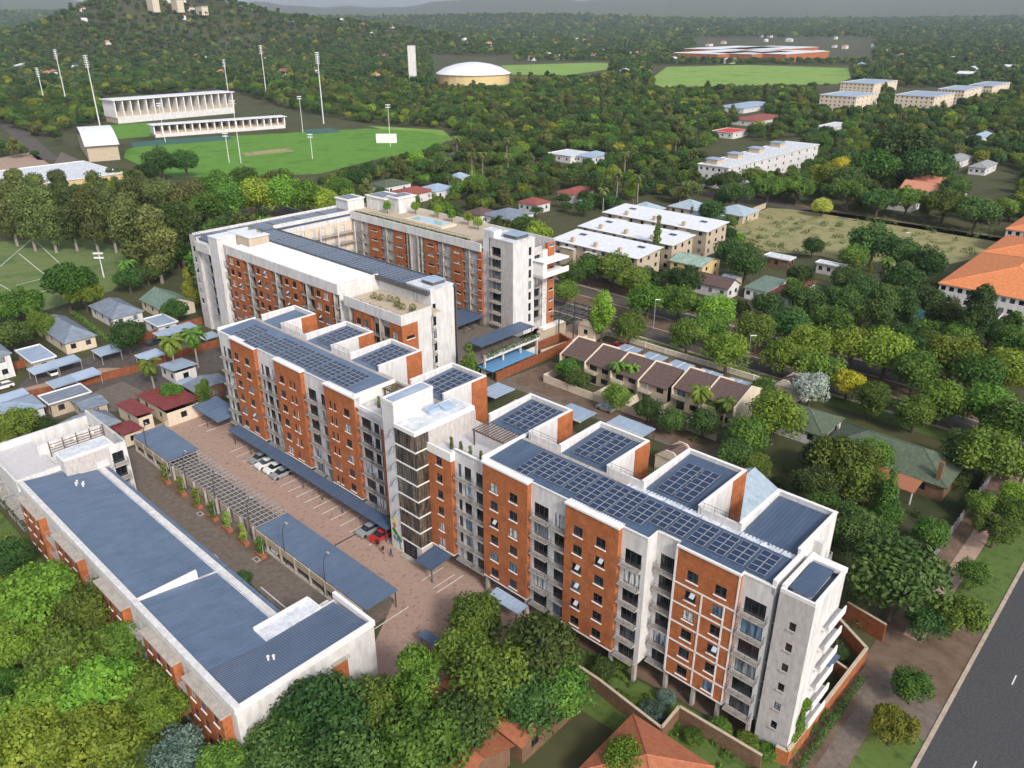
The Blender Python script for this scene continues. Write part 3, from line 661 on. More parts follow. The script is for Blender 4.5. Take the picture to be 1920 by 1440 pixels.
# back wing roof with solar, courtyard gallery face
t = MB(); t.box(-203.6, -193.4, 93.9, 140.5, 25.02, 25.6); B.part('solar_roof', t, 'metal_blue')
t = MB(); t.box(-203.65, -203.2, 94, 142, 25.601, 26.2); t.box(-193.9, -193.5, 112.5, 138.6, 23.5, 26.6); B.part('roof_parapet', t, 'white')
w = MB(); ops = [(114 + 3.4 * j, 115.3 + 3.4 * j, UF[k], UF[k] + 2.2) for k in range(7) for j in range(7)]
wallface(w, '+u', -193.6, 112.5, 138.6, 0, 23.49, ops); B.part('gallery_wall', w, 'cream')
for k in range(7):
    for j in range(7): window(B, '+u', 114 + 3.4 * j, -193.6, UF[k], 1.3, 2.2, 'v' if j % 2 else 'H', pane='pane_dark', sill=None, name='gallery_door')
    t = MB(); t.box(-193.6, -192.0, 112.6, 138.4, UF[k] - .22, UF[k] - .01); o = B.part('gallery', t, 'concrete')
    rl = MB()
    for z in (.4, .7, 1.05): rl.bar((-192.05, 112.6, UF[k] + z), (-192.05, 138.4, UF[k] + z), .03)
    for j in range(12): rl.bar((-192.05, 112.7 + j * 2.3, UF[k]), (-192.05, 112.7 + j * 2.3, UF[k] + 1.05), .03)
    B.part('gallery_railing', rl, 'rail_grey')
for j in range(5): B.part('gallery_post', MB().box(-192.2, -191.9, 114 + j * 6, 114.3 + j * 6, 0, 23.4), 'white')
# right wing facing the court
rw = [('G', -191.6, -185.7), ('B1', -185.7, -180.4), ('G', -180.4, -174.3), ('B1', -174.3, -169.5), ('G', -169.5, -166.8), ('G', -163.5, -161.1), ('B1', -161.1, -156.6), ('G', -156.6, -150.7), ('B1', -150.7, -146.4), ('G', -146.4, -140.8), ('B1', -140.8, -139.2)]
bays(138.4, rw, [21.4 - 2.75 * k for k in range(7)], [20.6 - 2.75 * k for k in range(6)], 4.5, 24.2, 'brick')
t = MB(); t.box(-193.4, -139.2, 138.0, 138.38, 24.203, 26.3); B.part('parapet_band', t, 'white')
t = MB(); t.box(-166.8, -163.5, 138.5, 141, 0, 24.2); B.part('slot_wall', t, 'grey_wall')
for a in (-166.8, -163.7): B.part('fin', MB().box(a, a + .25, 137.9, 139.2, 0, 24.2), 'concrete')
t = MB(); t.box(-150, -139.3, 137.6, 138.39, 4.5, 7.6); B.part('shop_front', t, 'dark_wall')
for s in (-148.6, -144.4): window(B, '-v', s, 137.6, 5.3, 2.6, 1.6, 'v', pane='shop_glow', sill='trim')
t = MB(); t.box(-202, -139.3, 138.4, 155.2, 25.01, 25.5); B.part('roof_garden', t, 'tan')
t = MB(); t.box(-202.5, -129, 155.0, 155.3, 0, 26.2); B.part('rear_wall', t, 'white')
# penthouses and stair houses on the roofs
for a, b, c, d, h, mm in ((-203, -197, 140, 146, 28.5, 'white'), (-197, -188, 147, 154.5, 29, 'white'), (-188, -183, 148, 154.5, 29.8, 'white')):
    B.part('penthouse', MB().box(a, b, c, d, 25, h), mm); B.part('penthouse_roof', MB().box(a - .3, b + .3, c - .3, d + .3, h + .002, h + .3), 'trim')
# right tower
w = MB(); wallface(w, '-v', 139.0, -139.2, -137.0, 3, 29.8); wallface(w, '+u', -137.0 + 1.6, 139, 142, 28, 29.8); wallface(w, '-u', -139.2, 139, 143, 3, 29.8); wallface(w, '-v', 139, -137.0, -135.4, 28.2, 29.8)
B.part('tower_shaft', w, 'white')
TF = [23.6 - 2.95 * k for k in range(7)]
ops = [(-136.6, -133.2, z, z + 2.4) for z in TF]
w = MB(); wallface(w, '-v', 139.2, -137.0, -129, 3, 28, ops, depth=.6); B.part('tower_face', w, 'grey_wall')
for z in TF: window(B, '-v', -136.6, 139.65, z, 3.4, 2.4, 'v', pane='pane_dark', sill=None, name='balcony_door'); balcony(B, '-v', -137.0, 139.19, z - .02, 4.2, 1.2, bars=4)
ops = [(145.0, 146.0, z + .2, z + 2.3) for z in TF]
w = MB(); wallface(w, '+u', -129.0, 139.2, 147.2, 3, 28, ops); wallface(w, '+v', 147.2, -139, -129, 3, 28); B.part('tower_side', w, 'white')
for z in TF: window(B, '+u', 145.0, -129.0, z + .2, 1.0, 2.1, 'H', pane='pane_dark', sill='trim')
t = MB(); t.box(-139.2, -128.9, 139.1, 147.3, 28.003, 28.25); t.box(-139.2, -135.4, 139.0, 142.0, 29.803, 30.0); B.part('tower_roof', t, 'membrane')
t = MB(); t.box(-134.5, -130, 141.5, 146, 28.25, 29.1); B.part('plant_box', t, 'dark_wall'); B.part('plant_lid', MB().box(-134.7, -129.8, 141.3, 146.2, 29.103, 29.25), 'metal_light')
# right end: balcony strip, white strip with letters, brick strip, projecting box
w = MB(); ops = [(147.5, 150.2, z, z + 2.4) for z in TF[1:]]
wallface(w, '+u', -129.6, 147.2, 150.6, 3, 25.2, ops, depth=.5); B.part('balcony_wall', w, 'grey_wall')
for z in TF[1:]: window(B, '+u', 147.5, -130.0, z, 2.7, 2.4, 'v', pane='pane', sill=None, name='balcony_door'); balcony(B, '+u', 147.4, -129.61, z - .02, 2.9, .9, bars=4)
B.part('sign_wall', MB().box(-130, -129.1, 150.6, 152.4, 3, 24), 'white')
let = MB()
for i, z in enumerate([15.6, 14.5, 13.3, 12.1, 10.9, 9.7, 8.5, 7.3]):
    for a, b, c, d in [[(-.3, .3, .25, .33), (-.3, .3, -.33, -.25), (-.3, -.2, -.25, .25)], [(-.3, .3, .25, .33), (.2, .3, -.33, .25), (-.3, -.2, -.33, .25)], [(-.3, -.2, -.33, .33), (-.2, .3, -.05, .05), (.2, .3, -.33, .33)]][i % 3]: let.box(-129.09, -129.06, 151.5 + a, 151.5 + b, z + c, z + d)
B.part('sign_letters', let, 'rail_grey')
ops = [(153.2, 154.6, z + .9, z + 1.5) for z in TF]
w = MB(); wallface(w, '+u', -129.0, 152.4, 155.3, 3, 25.6, ops); wallface(w, '+v', 155.3, -139, -129, 3, 25.6); wallface(w, '-v', 152.4, -130, -129, 24, 25.6); B.part('brick_end', w, 'brick')
for z in TF: window(B, '+u', 153.2, -129.0, z + .9, 1.4, .6, 'v')
t = MB(); t.box(-130.5, -125.6, 146.6, 147.0, 18.2, 22); t.box(-130.5, -125.6, 146.6, 157, 18.0, 18.6); t.box(-130.5, -125.6, 146.6, 157, 21.5, 22); t.box(-125.9, -125.6, 147.0, 157, 18.602, 19.4); t.box(-125.9, -125.6, 147.0, 148.2, 19.4, 21.5)
B.part('projecting_box', t, 'trim')
t = MB(); t.box(-129, -127.2, 149, 157.8, 2.9, 3.5); B.part('entrance_canopy', t, 'trim')
# low front part with roof garden, small tower
lw = [('G', -136.4, -133.6), ('B2', -133.6, -127.6), ('G', -127.6, -121.6), ('B2', -121.6, -117.6)]
bays(94, lw[:3], US[1:6], [z - 2.9 for z in UF[:6]], 2, 22.0)
w = MB(); ops = [(-120.6, -119.2, US[k] - .2, US[k] + 1.4) for k in range(1, 6)]
wallface(w, '-v', 94, -121.6, -117.6, 2, 22, ops); ops2 = [(95.2, 97.2, US[k], US[k] + .7) for k in range(1, 6)]
wallface(w, '+u', -117.6, 94, 98.2, 2, 22, ops2); B.part('brick_bay', w, 'brick')
for k in range(1, 6): window(B, '-v', -120.6, 94, US[k] - .2, 1.4, 1.6, 'vh', opened=k == 2); window(B, '+u', 95.2, -117.6, US[k], 2.0, .7, 'v')
t = MB(); t.box(-136.6, -117.5, 93.85, 94.25, 22.003, 24.2); t.box(-117.85, -117.5, 94.252, 102, 22.003, 24.2); t.box(-120, -117.55, 98.2, 101.8, 2, 22.0); B.part('parapet_band', t, 'white')
w = MB(); ops = [(102.2, 104.6, UF[k] - 2.9, UF[k] - .6) for k in range(6)]
wallface(w, '+u', -120.5, 101.8, 105, 2, 22.2, ops); B.part('balcony_wall', w, 'grey_wall')
for k in range(6): window(B, '+u', 102.2, -120.5, UF[k] - 2.9, 2.4, 2.3, 'v', sill=None, name='balcony_door'); balcony(B, '+u', 102.0, -120.49, UF[k] - 2.92, 2.8, 1.0, bars=4)
w = MB(); ops = [(105.3, 106.2, UF[k] + .2, UF[k] + 2.3) for k in range(7)]
wallface(w, '+u', -120.9, 104.9, 111.3, 0, 26, ops); wallface(w, '-v', 104.9, -128.5, -120.9, 22.2, 26, [(-126.5, -124.5, 22.5, 24.6)]); wallface(w, '-u', -128.5, 104.9, 111.3, 22, 26); wallface(w, '+v', 111.3, -128.5, -120.9, 22, 26); B.part('tower_side', w, 'white')
window(B, '-v', -126.5, 104.9, 22.5, 2.0, 2.1, 'v', pane='pane_dark', sill=None, name='terrace_door')
for k in range(7): window(B, '+u', 105.3, -120.9, UF[k] + .2, .9, 2.1, 'H', pane='pane_dark', sill='trim')
t = MB(); t.box(-128.7, -120.8, 104.8, 111.5, 26.003, 26.25); B.part('tower_roof', t, 'membrane')
t = MB(); t.box(-126, -122.5, 107, 110.5, 26.25, 27.0); B.part('plant_box', t, 'dark_wall'); B.part('plant_lid', MB().box(-126.2, -122.3, 106.8, 110.7, 27.003, 27.15), 'metal_light')
t = MB(); t.box(-138.4, -117.9, 94.3, 104.8, 22.21, 22.5); B.part('roof_garden', t, 'tan')
# rooftop pool and decks
t = MB(); t.box(-176, -160, 144, 149.5, 25.5, 26.0); B.part('pool_deck', t, 'cream')
t = MB(); t.box(-174.5, -161.5, 145, 148.5, 26.002, 26.06); B.part('pool_water', t, 'pool_light')
q = MB()
for k in range(28): q.bar((-185 + k * 1.5, 138.6, 26.3), (-185 + k * 1.5, 138.6, 27.3), .04)
q.bar((-185, 138.6, 27.3), (-143, 138.6, 27.3), .05); B.part('roof_railing', q, 'rail')
for k, (a, b, c, d) in enumerate(((-203.0, 115.5, 4, 24), (-192.3, 105.2, 66, 6))):
    pass
n = 0
for j in range(5): solar_array('%s solar array from the stair shaft on the back roof of the courtyard block' % ORD[j], -202.6, 98.5 + j * 8.4, 25.62, 5, 7, 1.65, 1.08, .03, 0, 'solar arrays on the courtyard block back roof')
for j in range(7): solar_array('%s solar array from the small white tower on the inner roof of the courtyard block' % ORD[6 - j], -191.6 + j * 9.9, 104.9, 25.77, 6, 6, 1.55, 1.1, .03, 0, 'solar arrays on the courtyard block inner roof')
for k, (u, v, z, nu, nv, l) in enumerate(((-196.6, 147.6, 29.3, 4, 5, 'solar array on the wide rooftop penthouse of the courtyard block'), (-187.6, 148.4, 30.1, 2, 5, 'solar array on the tall rooftop penthouse of the courtyard block'), (-202.6, 140.6, 28.8, 3, 4, 'solar array on the low rooftop stair house of the courtyard block'))): solar_array(l, u, v, z, nu, nv, 1.7, 1.1)
# parking deck, carports on it, planter front
dk = Bld('parking_deck', 'raised concrete parking deck with planter edge beside the courtyard block', 'parking deck', -130, 130)
dk.part('deck', MB().box(-150, -122.4, 112.6, 138.3, 3.9, 4.5), 'paving_grey')
for k in range(9): dk.part('bay_line', MB().box(-147, -139.5, 116.5 + k * 2.5, 116.62 + k * 2.5, 4.504, 4.51), 'paint')
dk.part('planter', MB().box(-122.6, -121.9, 122, 141.5, 4.2, 5.6), 'white')
for v in (122.2, 128.5, 134.8, 141): dk.part('pier', MB().box(-122.7, -122.2, v - .15, v + .15, 0, 4.2), 'white')
dk.part('base_wall', MB().box(-123.4, -123.0, 122, 141.5, 0, 1.9), 'white')
dk.part('inner_wall', MB().box(-139, -138.6, 113, 138, 0, 3.9), 'dark_wall')
def carport(label, u0, u1, v0, v1, z, z2, mat, posts, zg=0.0, group=None, along='u', step=.4):
    """metal carport: sheet roof with slope across v from z (v0) to z2 (v1)"""
    c = Bld('carport', label, 'carport', (u0 + u1) / 2, (v0 + v1) / 2, zg, group)
    f = lambda u, v: z + (z2 - z) * (v - v0) / (v1 - v0)
    r = MB(); ribbed(r, u0, u1, v0, v1, f, step, .05, 'v')
    r.hexa([(u0, v0, z - .14), (u1, v0, z - .14), (u1, v1, z2 - .14), (u0, v1, z2 - .14), (u0, v0, z - .01), (u1, v0, z - .01), (u1, v1, z2 - .01), (u0, v1, z2 - .01)])
    c.part('roof', r, mat)
    for u, v in posts: c.part('post', MB().box(u - .07, u + .07, v - .07, v + .07, zg, f(u, v) - .15), 'rail')
    return c
carport('dark carport roof with two slopes on the parking deck beside the courtyard block shops', -146.5, -137.8, 127, 143 - 5, 7.2, 7.4, 'metal_blue', [(-138.2, 127.4 + 3.3 * k) for k in range(4)], 4.5)
carport('dark carport roof over the planter edge of the parking deck', -128.8, -123.8, 122.5, 141.5, 7.2, 7.2, 'metal_blue', [(-124.2, 123 + 3.6 * k) for k in range(6)], 4.5)
# ------------------------------------------------------------------ near left block with blue roof
nb = Bld('low_block', 'low brick and white block under a long blue metal roof', 'building', -99, 33)
B = nb
core = MB(); core.box(-133, -65.6, 26.2, 38.2, -.5, 8.3); core.box(-74.5, -65.6, 38.2, 44.2, -.5, 8.3); B.part('core_wall', core, 'white')
NS = [6.15, 3.35, .55]
w = MB(); wallface(w, '-v', 25.8, -133.4, -65.2, -1, 9.3); wallface(w, '-u', -133.4, 25.8, 38.2, -1, 9.3); B.part('street_wall', w, 'white')
bb = [(-130.9, -122.4), (-116.2, -107.3), (-100.7, -92.4), (-86.5, -78.2), (-75.3, -66.6)]
for a, b in bb:
    ops = [(s, s + 1.1, z, z + 1.4) for z in NS for s in (a + 1.1, a + 3.6, b - 2.2)]
    w = MB(); wallface(w, '-v', 24.7, a, b, -1, 8.3, ops); wallface(w, '+u', b, 24.7, 25.8, -1, 8.3); wallface(w, '-u', a, 24.7, 25.8, -1, 8.3); B.part('brick_bay', w, 'brick')
    B.part('bay_capping', MB().box(a - .2, b + .2, 24.45, 25.79, 8.303, 8.55), 'concrete')
    for z in NS:
        for s in (a + 1.1, a + 3.6, b - 2.2): window(B, '-v', s, 24.7, z, 1.1, 1.4, 'v')
for a, b in zip([-133.4] + [x[1] for x in bb], [x[0] for x in bb] + [-65.2]):
    if b - a > 2.5:
        for z in (5.4, 2.6, -.2):
            window(B, '-v', (a + b) / 2 - 1.3, 25.8 - .06, z, 2.6, 2.2, '3', pane='pane_dark', sill=None, name='balcony_door'); balcony(B, '-v', (a + b) / 2 - 1.9, 25.79, z - .02, 3.8, 1.0, 'rail_grey', 4)
t = MB(); t.box(-133.6, -90.7, 25.6, 26.4, 9.303, 10.1); t.box(-90.7, -65.0, 25.6, 26.4, 9.303, 10.1); B.part('parapet', t, 'white')
t = MB(); t.box(-90.9, -90.5, 26.4, 34.4, 8.5, 10.1); B.part('dividing_wall', t, 'trim')
zn = lambda u, v: 9.85 - .135 * (v - 26.4)
for a, b in ((-133.2, -90.95), (-90.45, -73)):
    t = MB(); ribbed(t, a, b, 26.4, 34.3, zn, .36, .05); B.part('roof_sheet', t, 'metal_slate')
    t = MB(); ribbed(t, a, b if b < -80 else -75.6, 34.2, 38.9, lambda u, v: zn(u, v) - .12, .36, .05); B.part('roof_sheet', t, 'metal_slate')
t = MB(); n = 22
for k in range(n):
    a = -73 + 7.6 * k / n; b = -73 + 7.6 * (k + 1) / n; va = 26.4 + (-65.4 - a); vb_ = 26.4 + (-65.4 - b)
    for x0, x1, h in ((a, a + (b - a) * .75, 0), (a + (b - a) * .78, a + (b - a) * .95, .05)):
        f0, f1 = 26.4 + (-65.4 - x0), 26.4 + (-65.4 - x1); t.quad((x0, 26.4, zn(0, 26.4) + h), (x1, 26.4, zn(0, 26.4) + h), (x1, f1, zn(0, f1) + h), (x0, f0, zn(0, f0) + h))
B.part('roof_sheet', t, 'metal_slate')
t = MB(); n = 50
for k in range(n):
    a = 26.6 + 17.5 * k / n; b = a + 17.5 / n
    for y0, y1, h in ((a, a + (b - a) * .74, 0), (a + (b - a) * .74, b, .06)):
        u0 = max(-73, -65.4 - (y0 - 26.4)); u1 = max(-73, -65.4 - (y1 - 26.4)); zz = lambda u: 9.85 + .135 * (u + 65.4) + h
        t.quad((u0, y0, zz(u0)), (-65.4, y0, zz(-65.4)), (-65.4, y1, zz(-65.4)), (u1, y1, zz(u1)))
B.part('wing_roof_sheet', t, 'metal_slate')
ops = [(38.2, 40.3, -1, 7.4)]
w = MB(); wallface(w, '+u', -65.2, 25.8, 44.7, -1, 9.3, [], 0); wallface(w, '+v', 44.7, -73.2, -65.2, -1, 9.3); wallface(w, '-u', -73.2, 38.2, 44.7, -1, 9.0); B.part('end_wall', w, 'white')
B.part('brick_inset', MB().box(-65.19, -65.12, 38.3, 40.4, -1, 7.3), 'brick'); B.part('inset_hood', MB().box(-65.195, -64.7, 38.1, 40.6, 7.303, 7.55), 'concrete')
t = MB(); t.box(-65.4, -65.0, 26.4, 44.3, 9.303, 10.1); t.box(-73.3, -65.0, 44.3, 44.8, 9.303, 10.1); B.part('parapet', t, 'trim')
t = MB(); t.box(-75.8, -73.0, 34.2, 42.0, 8.0, 8.9); B.part('flat_roof', t, 'membrane')
t = MB(); t.box(-76.0, -75.7, 34.2, 42.2, 8.9, 9.25); t.box(-75.7, -73, 42.0, 42.25, 8.9, 9.25); B.part('flat_roof_kerb', t, 'trim')
t = MB(); ribbed(t, -118, -93, 38.4, 41.6, lambda u, v: 3.3 - .08 * (v - 38.4), .36, .04); B.part('canopy', t, 'metal_slate')
mb = MB()
for a in range(6): mb.box(-118 + a * 5, -117.9 + a * 5, 38.4, 41.7, 3.36, 3.42)
B.part('canopy_joints', mb, 'metal_blue')
for a in (-117.8, -110, -102, -93.3): B.part('canopy_post', MB().box(a - .06, a + .06, 41.3, 41.42, 0, 3.0), 'rail')
for u, v in ((-127.4, 32.6), (-126.4, 33.2), (-126.8, 32.2), (-125.9, 32.9), (-69.6, 32.5), (-69.2, 33.0)): B.part('roof_vent', MB().lathe([(.13, 0), (.13, .55), (.2, .56), (.2, .65)], (u, v, zn(0, v) if v < 40 and u < -100 else 9.3)), 'plastic_white')
# end block of the low block with roof terrace
w = MB(); ops = [(37.2, 39.0, z, z + 1.0) for z in (8.6, 5.9, 3.2)] + [(39.7, 41.6, z, z + 2.2) for z in (8.2, 5.4, 2.6)]
wallface(w, '+u', -131.0, 32.3, 39.4, 0, 11.6, ops[:3]); B.part('grey_end_wall', w, 'grey_wall')
w = MB(); wallface(w, '+u', -130.6, 39.4, 42.3, 0, 12.0, ops[3:], depth=.3); wallface(w, '-v', 39.4, -131.0, -130.6, 0, 12); wallface(w, '+v', 42.3, -146, -130.6, 0, 12); B.part('white_end_wall', w, 'white')
for z in (8.6, 5.9, 3.2): window(B, '+u', 37.2, -131.0, z, 1.8, 1.0, 'v')
for z in (8.2, 5.4, 2.6): window(B, '+u', 39.7, -130.8, z, 1.9, 2.2, 'v', sill=None, name='balcony_door'); balcony(B, '+u', 39.5, -130.59, z - .02, 2.3, 1.0, 'rail', 4)
t = MB(); t.box(-146, -131.05, 32.4, 42.2, 0, 9.2); t.box(-134.6, -131.02, 32.35, 40.3, 9.2, 11.9); B.part('end_block_core', t, 'white')
B.part('white_box_roof', MB().box(-134.8, -130.9, 32.2, 40.4, 11.903, 12.15), 'trim'); B.part('box_membrane', MB().box(-134.5, -131.2, 32.5, 40.1, 12.152, 12.17), 'membrane')
B.part('roof_terrace', MB().box(-148, -133.4, 25.9, 32.3, 8.6, 9.3), 'gravel')
t = MB(); t.box(-133.7, -133.3, 25.6, 32.3, 9.3, 10.2); t.box(-148.2, -133.4, 25.5, 25.9, 8, 9.9); t.box(-148.4, -148, 25.5, 42.3, 0, 10.6); t.box(-141.5, -141.2, 31.5, 42, 9.2, 11.2); t.box(-148, -131.2, 42.2, 42.5, 9, 11.8); B.part('terrace_wall', t, 'white')
w = MB(); wallface(w, '-v', 25.85, -148.4, -133.4, -1, 8.6); B.part('street_wall', w, 'white')
for a in (-146.8, -141.5, -137.2):
    for z in (5.4, 2.6, -.2): window(B, '-v', a, 25.79, z, 2.0, 2.2, 'v', pane='pane_dark', sill=None, name='balcony_door'); balcony(B, '-v', a - .5, 25.78, z - .02, 3.0, 1.0, 'rail_grey', 4)
q = MB()
for z in (10.0, 10.5, 11.0, 11.5): q.box(-139.3, -139.2, 32.8, 42, z, z + .1)
for v in range(5): q.box(-139.35, -139.15, 32.8 + v * 2.25, 32.95 + v * 2.25, 9.3, 12.2)
B.part('timber_screen', q, 'timber')
for v in (33.5, 37, 40): tag(link('wall_lamp', MB().sphere((0, 0, 0), .14).mesh('wall_lamp', 'lamp_glow'), None, UV(-139.1, v, 11.3)), 'small lit round lamp on the timber screen of the roof terrace', 'lamp', 'lamps on the terrace screen')
# ------------------------------------------------------------------ carports, steel frame and planters in the yard
carport('square blue carport roof beside the red roofed house', -148.7, -134.2, 49.8, 56, 3.1, 3.2, 'metal_slate', [(-148, 55.6), (-141, 55.6), (-134.8, 55.6), (-148, 50.2), (-141, 50.2)])
carport('long blue carport roof with two curved lamp poles rising through it', -103, -74.2, 49.8, 55.6, 3.1, 3.2, 'metal_slate', [(-102.5 + 7 * k, 55.3) for k in range(5)] + [(-102.5 + 7 * k, 50.2) for k in range(5)])
B = Bld('yard_wall', 'low tan wall with concrete piers along the back of the yard carports', 'wall', -100, 49.9)
for a in range(-148, -76, 4): B.part('pier', MB().box(a, a + .2, 49.5, 49.9, 0, 3.0), 'concrete')
for a, b in ((-148, -134), (-103, -75)): B.part('wall_panel', MB().box(a, b, 49.62, 49.8, 1.6, 2.9), 'tan'); B.part('kerb', MB().box(a, b, 49.4, 49.9, 0, .3), 'concrete')
sf = Bld('steel_frame', 'open steel carport frame of thin beams between two blue carport roofs', 'carport frame', -118.6, 53)
for k in range(8): v = 50 + 5.8 * k / 7; sf.part('purlin', MB().box(-134, -103.2, v - .04, v + .04, 3.05, 3.13), 'rail_grey')
for k in range(26): u = -133.8 + 30.4 * k / 25; sf.part('rafter', MB().box(u - .035, u + .035, 49.9, 55.9, 2.93, 3.045), 'rail_grey')
for k in range(8): u = -133.8 + 30.4 * k / 7; sf.part('post', MB().box(u - .08, u + .08, 49.9, 50.06, 0, 2.93), 'rail_grey'); sf.part('post', MB().box(u - .08, u + .08, 55.5, 55.66, 0, 2.93), 'rail_grey')
for k in range(7): u = -131.5 + 4.35 * k; sf.part('back_panel', MB().box(u - 1.4, u + 1.4, 50.1, 50.2, .6, 2.4), 'tan')
carport('long dark lean-to carport roof under the facade of the long block', -138, -87.5, 64.2, 66.55, 2.75, 2.95, 'metal_blue', [(-136 + 6 * k, 64.4) for k in range(9)])
carport('small dark lean-to roof at the foot of the glazed tower', -78.4, -74.6, 62.4, 66.9, 2.5, 3.0, 'metal_blue', [(-74.8, 62.6)])
carport('blue lean-to shelter roof on one post at the far end of the long block', -152.5, -141.6, 64.0, 69.6, 3.2, 3.6, 'metal_slate', [(-147.2, 64.3)])
carport('slatted lean-to roof beside the columns of the long block, half under a tree', -64.5, -58.5, 64.2, 66.2, 2.5, 2.8, 'metal_light', [(-64, 64.4), (-59, 64.4)], step=.3)
carport('striped metal roof strip at the driveway bend beside the big trees', -66, -58, 52.2, 53.6, 2.1, 2.3, 'metal_slate', [(-65.5, 52.4), (-58.5, 52.4)])
# ------------------------------------------------------------------ yard surfaces
def flat(name, poly, z, mat, kind='structure', thick=.02):
    mb = MB(); mb.prism([(p[0], p[1]) for p in poly], z - thick, z); return struct(name, mb, mat, kind)
def uvp(pts): return [UV(u, v)[:2] for u, v in pts]
def pxp(pts): return [P(x, y)[:2] for x, y in pts]
flat('yard_paving', uvp([(-156, 56.2), (-76, 56.2), (-70, 47), (-64.5, 44), (-58, 48), (-55, 54), (-57, 60), (-58, 74), (-141, 74), (-156, 70)]), .03, 'paving')
flat('service_road', uvp([(-153, 38.3), (-76.2, 38.3), (-76.2, 47.8), (-153, 47.8)]), .03, 'paving_grey')
flat('carport_floor', uvp([(-150, 47.8), (-74, 47.8), (-74, 56.19), (-150, 56.19)]), .025, 'paving_grey')
flat('undercroft_paving', uvp([(-57, 67), (-21, 69.5), (-21, 75), (-57, 74)]), .028, 'earth')
for k in range(24):
    u = -134 + k * 2.62
    if u > -73: break
    if -88 < u < -78: continue
    flat('parking_line', uvp([(u, 61.8), (u + .13, 61.8), (u + .13, 66.2), (u, 66.2)]), .055, 'paint')
flat('parking_line', uvp([(-72.6, 61.5), (-72.45, 61.5), (-72.45, 67), (-72.6, 67)]), .055, 'paint'); flat('parking_line', uvp([(-73.3, 49.2), (-73.15, 49.2), (-73.15, 56.5), (-73.3, 56.5)]), .055, 'paint'); flat('parking_line', uvp([(-149, 63), (-148.8, 63), (-148.8, 70), (-149, 70)]), .055, 'paint'); flat('parking_line', uvp([(-145.5, 63), (-145.3, 63), (-145.3, 70), (-145.5, 70)]), .055, 'paint')
flat('road_line', uvp([(-127.5, 43.1), (-118.5, 43.1), (-118.5, 43.28), (-127.5, 43.28)]), .055, 'paint'); flat('road_line', uvp([(-93, 44.1), (-77, 44.1), (-77, 44.28), (-93, 44.28)]), .055, 'paint')
arc = [(-64.6 + 9 * math.sin(t), 53.2 - 9 * math.cos(t)) for t in [k * .13 for k in range(10)]]; arc2 = [(-64.6 + 8.8 * math.sin(t), 53.2 - 8.8 * math.cos(t)) for t in [k * .13 for k in range(9, -1, -1)]]
flat('road_line', uvp(arc + arc2), .055, 'paint')
flat('drain_channel', uvp([(-93.6, 56.4), (-93.3, 56.4), (-93.3, 65.5), (-93.6, 65.5)]), .05, 'rail')
for u, v in ((-118.8, 47.0), (-105.7, 42.6), (-103.3, 41.0), (-100.2, 46.9), (-96.5, 41.9)): flat('drain_cover', uvp([(u, v), (u + 1.5, v), (u + 1.5, v + .9), (u, v + .9)]), .06, 'concrete'); flat('drain_grille', uvp([(u + .3, v + .2), (u + 1.1, v + .2), (u + 1.1, v + .7), (u + .3, v + .7)]), .075, 'rail')
flat('planted_strip', uvp([(-136, 47.4), (-98, 47.4), (-98, 49.4), (-136, 49.4)]), .05, 'earth')
flat('hedge_bed', uvp([(-95, 39.0), (-77, 39.0), (-77, 43.4), (-95, 43.4)]), .06, 'grass')
# ------------------------------------------------------------------ trees and plants: leaf-card crowns on tapered trunks
import numpy as np
NR = np.random.default_rng(11)
def leafmat(name, dark, mid, light, hue=.03, val=.35):
    dark, mid, light = [tuple(min(.6, q * 1.5) for q in c_) for c_ in (dark, mid, light)]
    m, t, b = nodes_of(name)
    tc = N(t, 'ShaderNodeTexCoord'); n1 = N(t, 'ShaderNodeTexNoise'); n1.inputs['Scale'].default_value = 1.1; n1.inputs['Detail'].default_value = 6; n1.inputs['Roughness'].default_value = .8
    t.links.new(tc.outputs['Object'], n1.inputs['Vector'])
    r = ramp(t, [(.34, dark), (.5, mid), (.66, light)]); t.links.new(n1.outputs[0], r.inputs[0])
    oi = N(t, 'ShaderNodeObjectInfo'); h = N(t, 'ShaderNodeHueSaturation')
    mr = N(t, 'ShaderNodeMapRange'); mr.inputs[3].default_value = .5 - hue; mr.inputs[4].default_value = .5 + hue; t.links.new(oi.outputs['Random'], mr.inputs[0]); t.links.new(mr.outputs[0], h.inputs['Hue'])
    fr = N(t, 'ShaderNodeMath', operation='MULTIPLY'); fr.inputs[1].default_value = 7.31; t.links.new(oi.outputs['Random'], fr.inputs[0])
    f2 = N(t, 'ShaderNodeMath', operation='FRACT'); t.links.new(fr.outputs[0], f2.inputs[0])
    mv = N(t, 'ShaderNodeMapRange'); mv.inputs[3].default_value = 1 - val; mv.inputs[4].default_value = 1 + val; t.links.new(f2.outputs[0], mv.inputs[0]); t.links.new(mv.outputs[0], h.inputs['Value'])
    t.links.new(r.outputs[0], h.inputs['Color']); t.links.new(h.outputs[0], b.inputs['Base Color'])
    b.inputs['Roughness'].default_value = .6; b.inputs['Specular IOR Level'].default_value = .25
    tr = N(t, 'ShaderNodeBsdfTranslucent'); t.links.new(h.outputs[0], tr.inputs['Color'])
    mx = N(t, 'ShaderNodeMixShader'); mx.inputs[0].default_value = .22
    t.links.new(b.outputs[0], mx.inputs[1]); t.links.new(tr.outputs[0], mx.inputs[2]); t.links.new(mx.outputs[0], t.nodes['Material Output'].inputs['Surface'])
leafmat('leaf_green', (.030, .060, .010), (.070, .125, .018), (.140, .200, .030))
leafmat('leaf_dark', (.018, .042, .010), (.042, .080, .018), (.085, .130, .028))
leafmat('leaf_bright', (.060, .110, .012), (.120, .195, .022), (.210, .280, .035))
leafmat('leaf_olive', (.045, .060, .018), (.085, .105, .030), (.145, .160, .050))
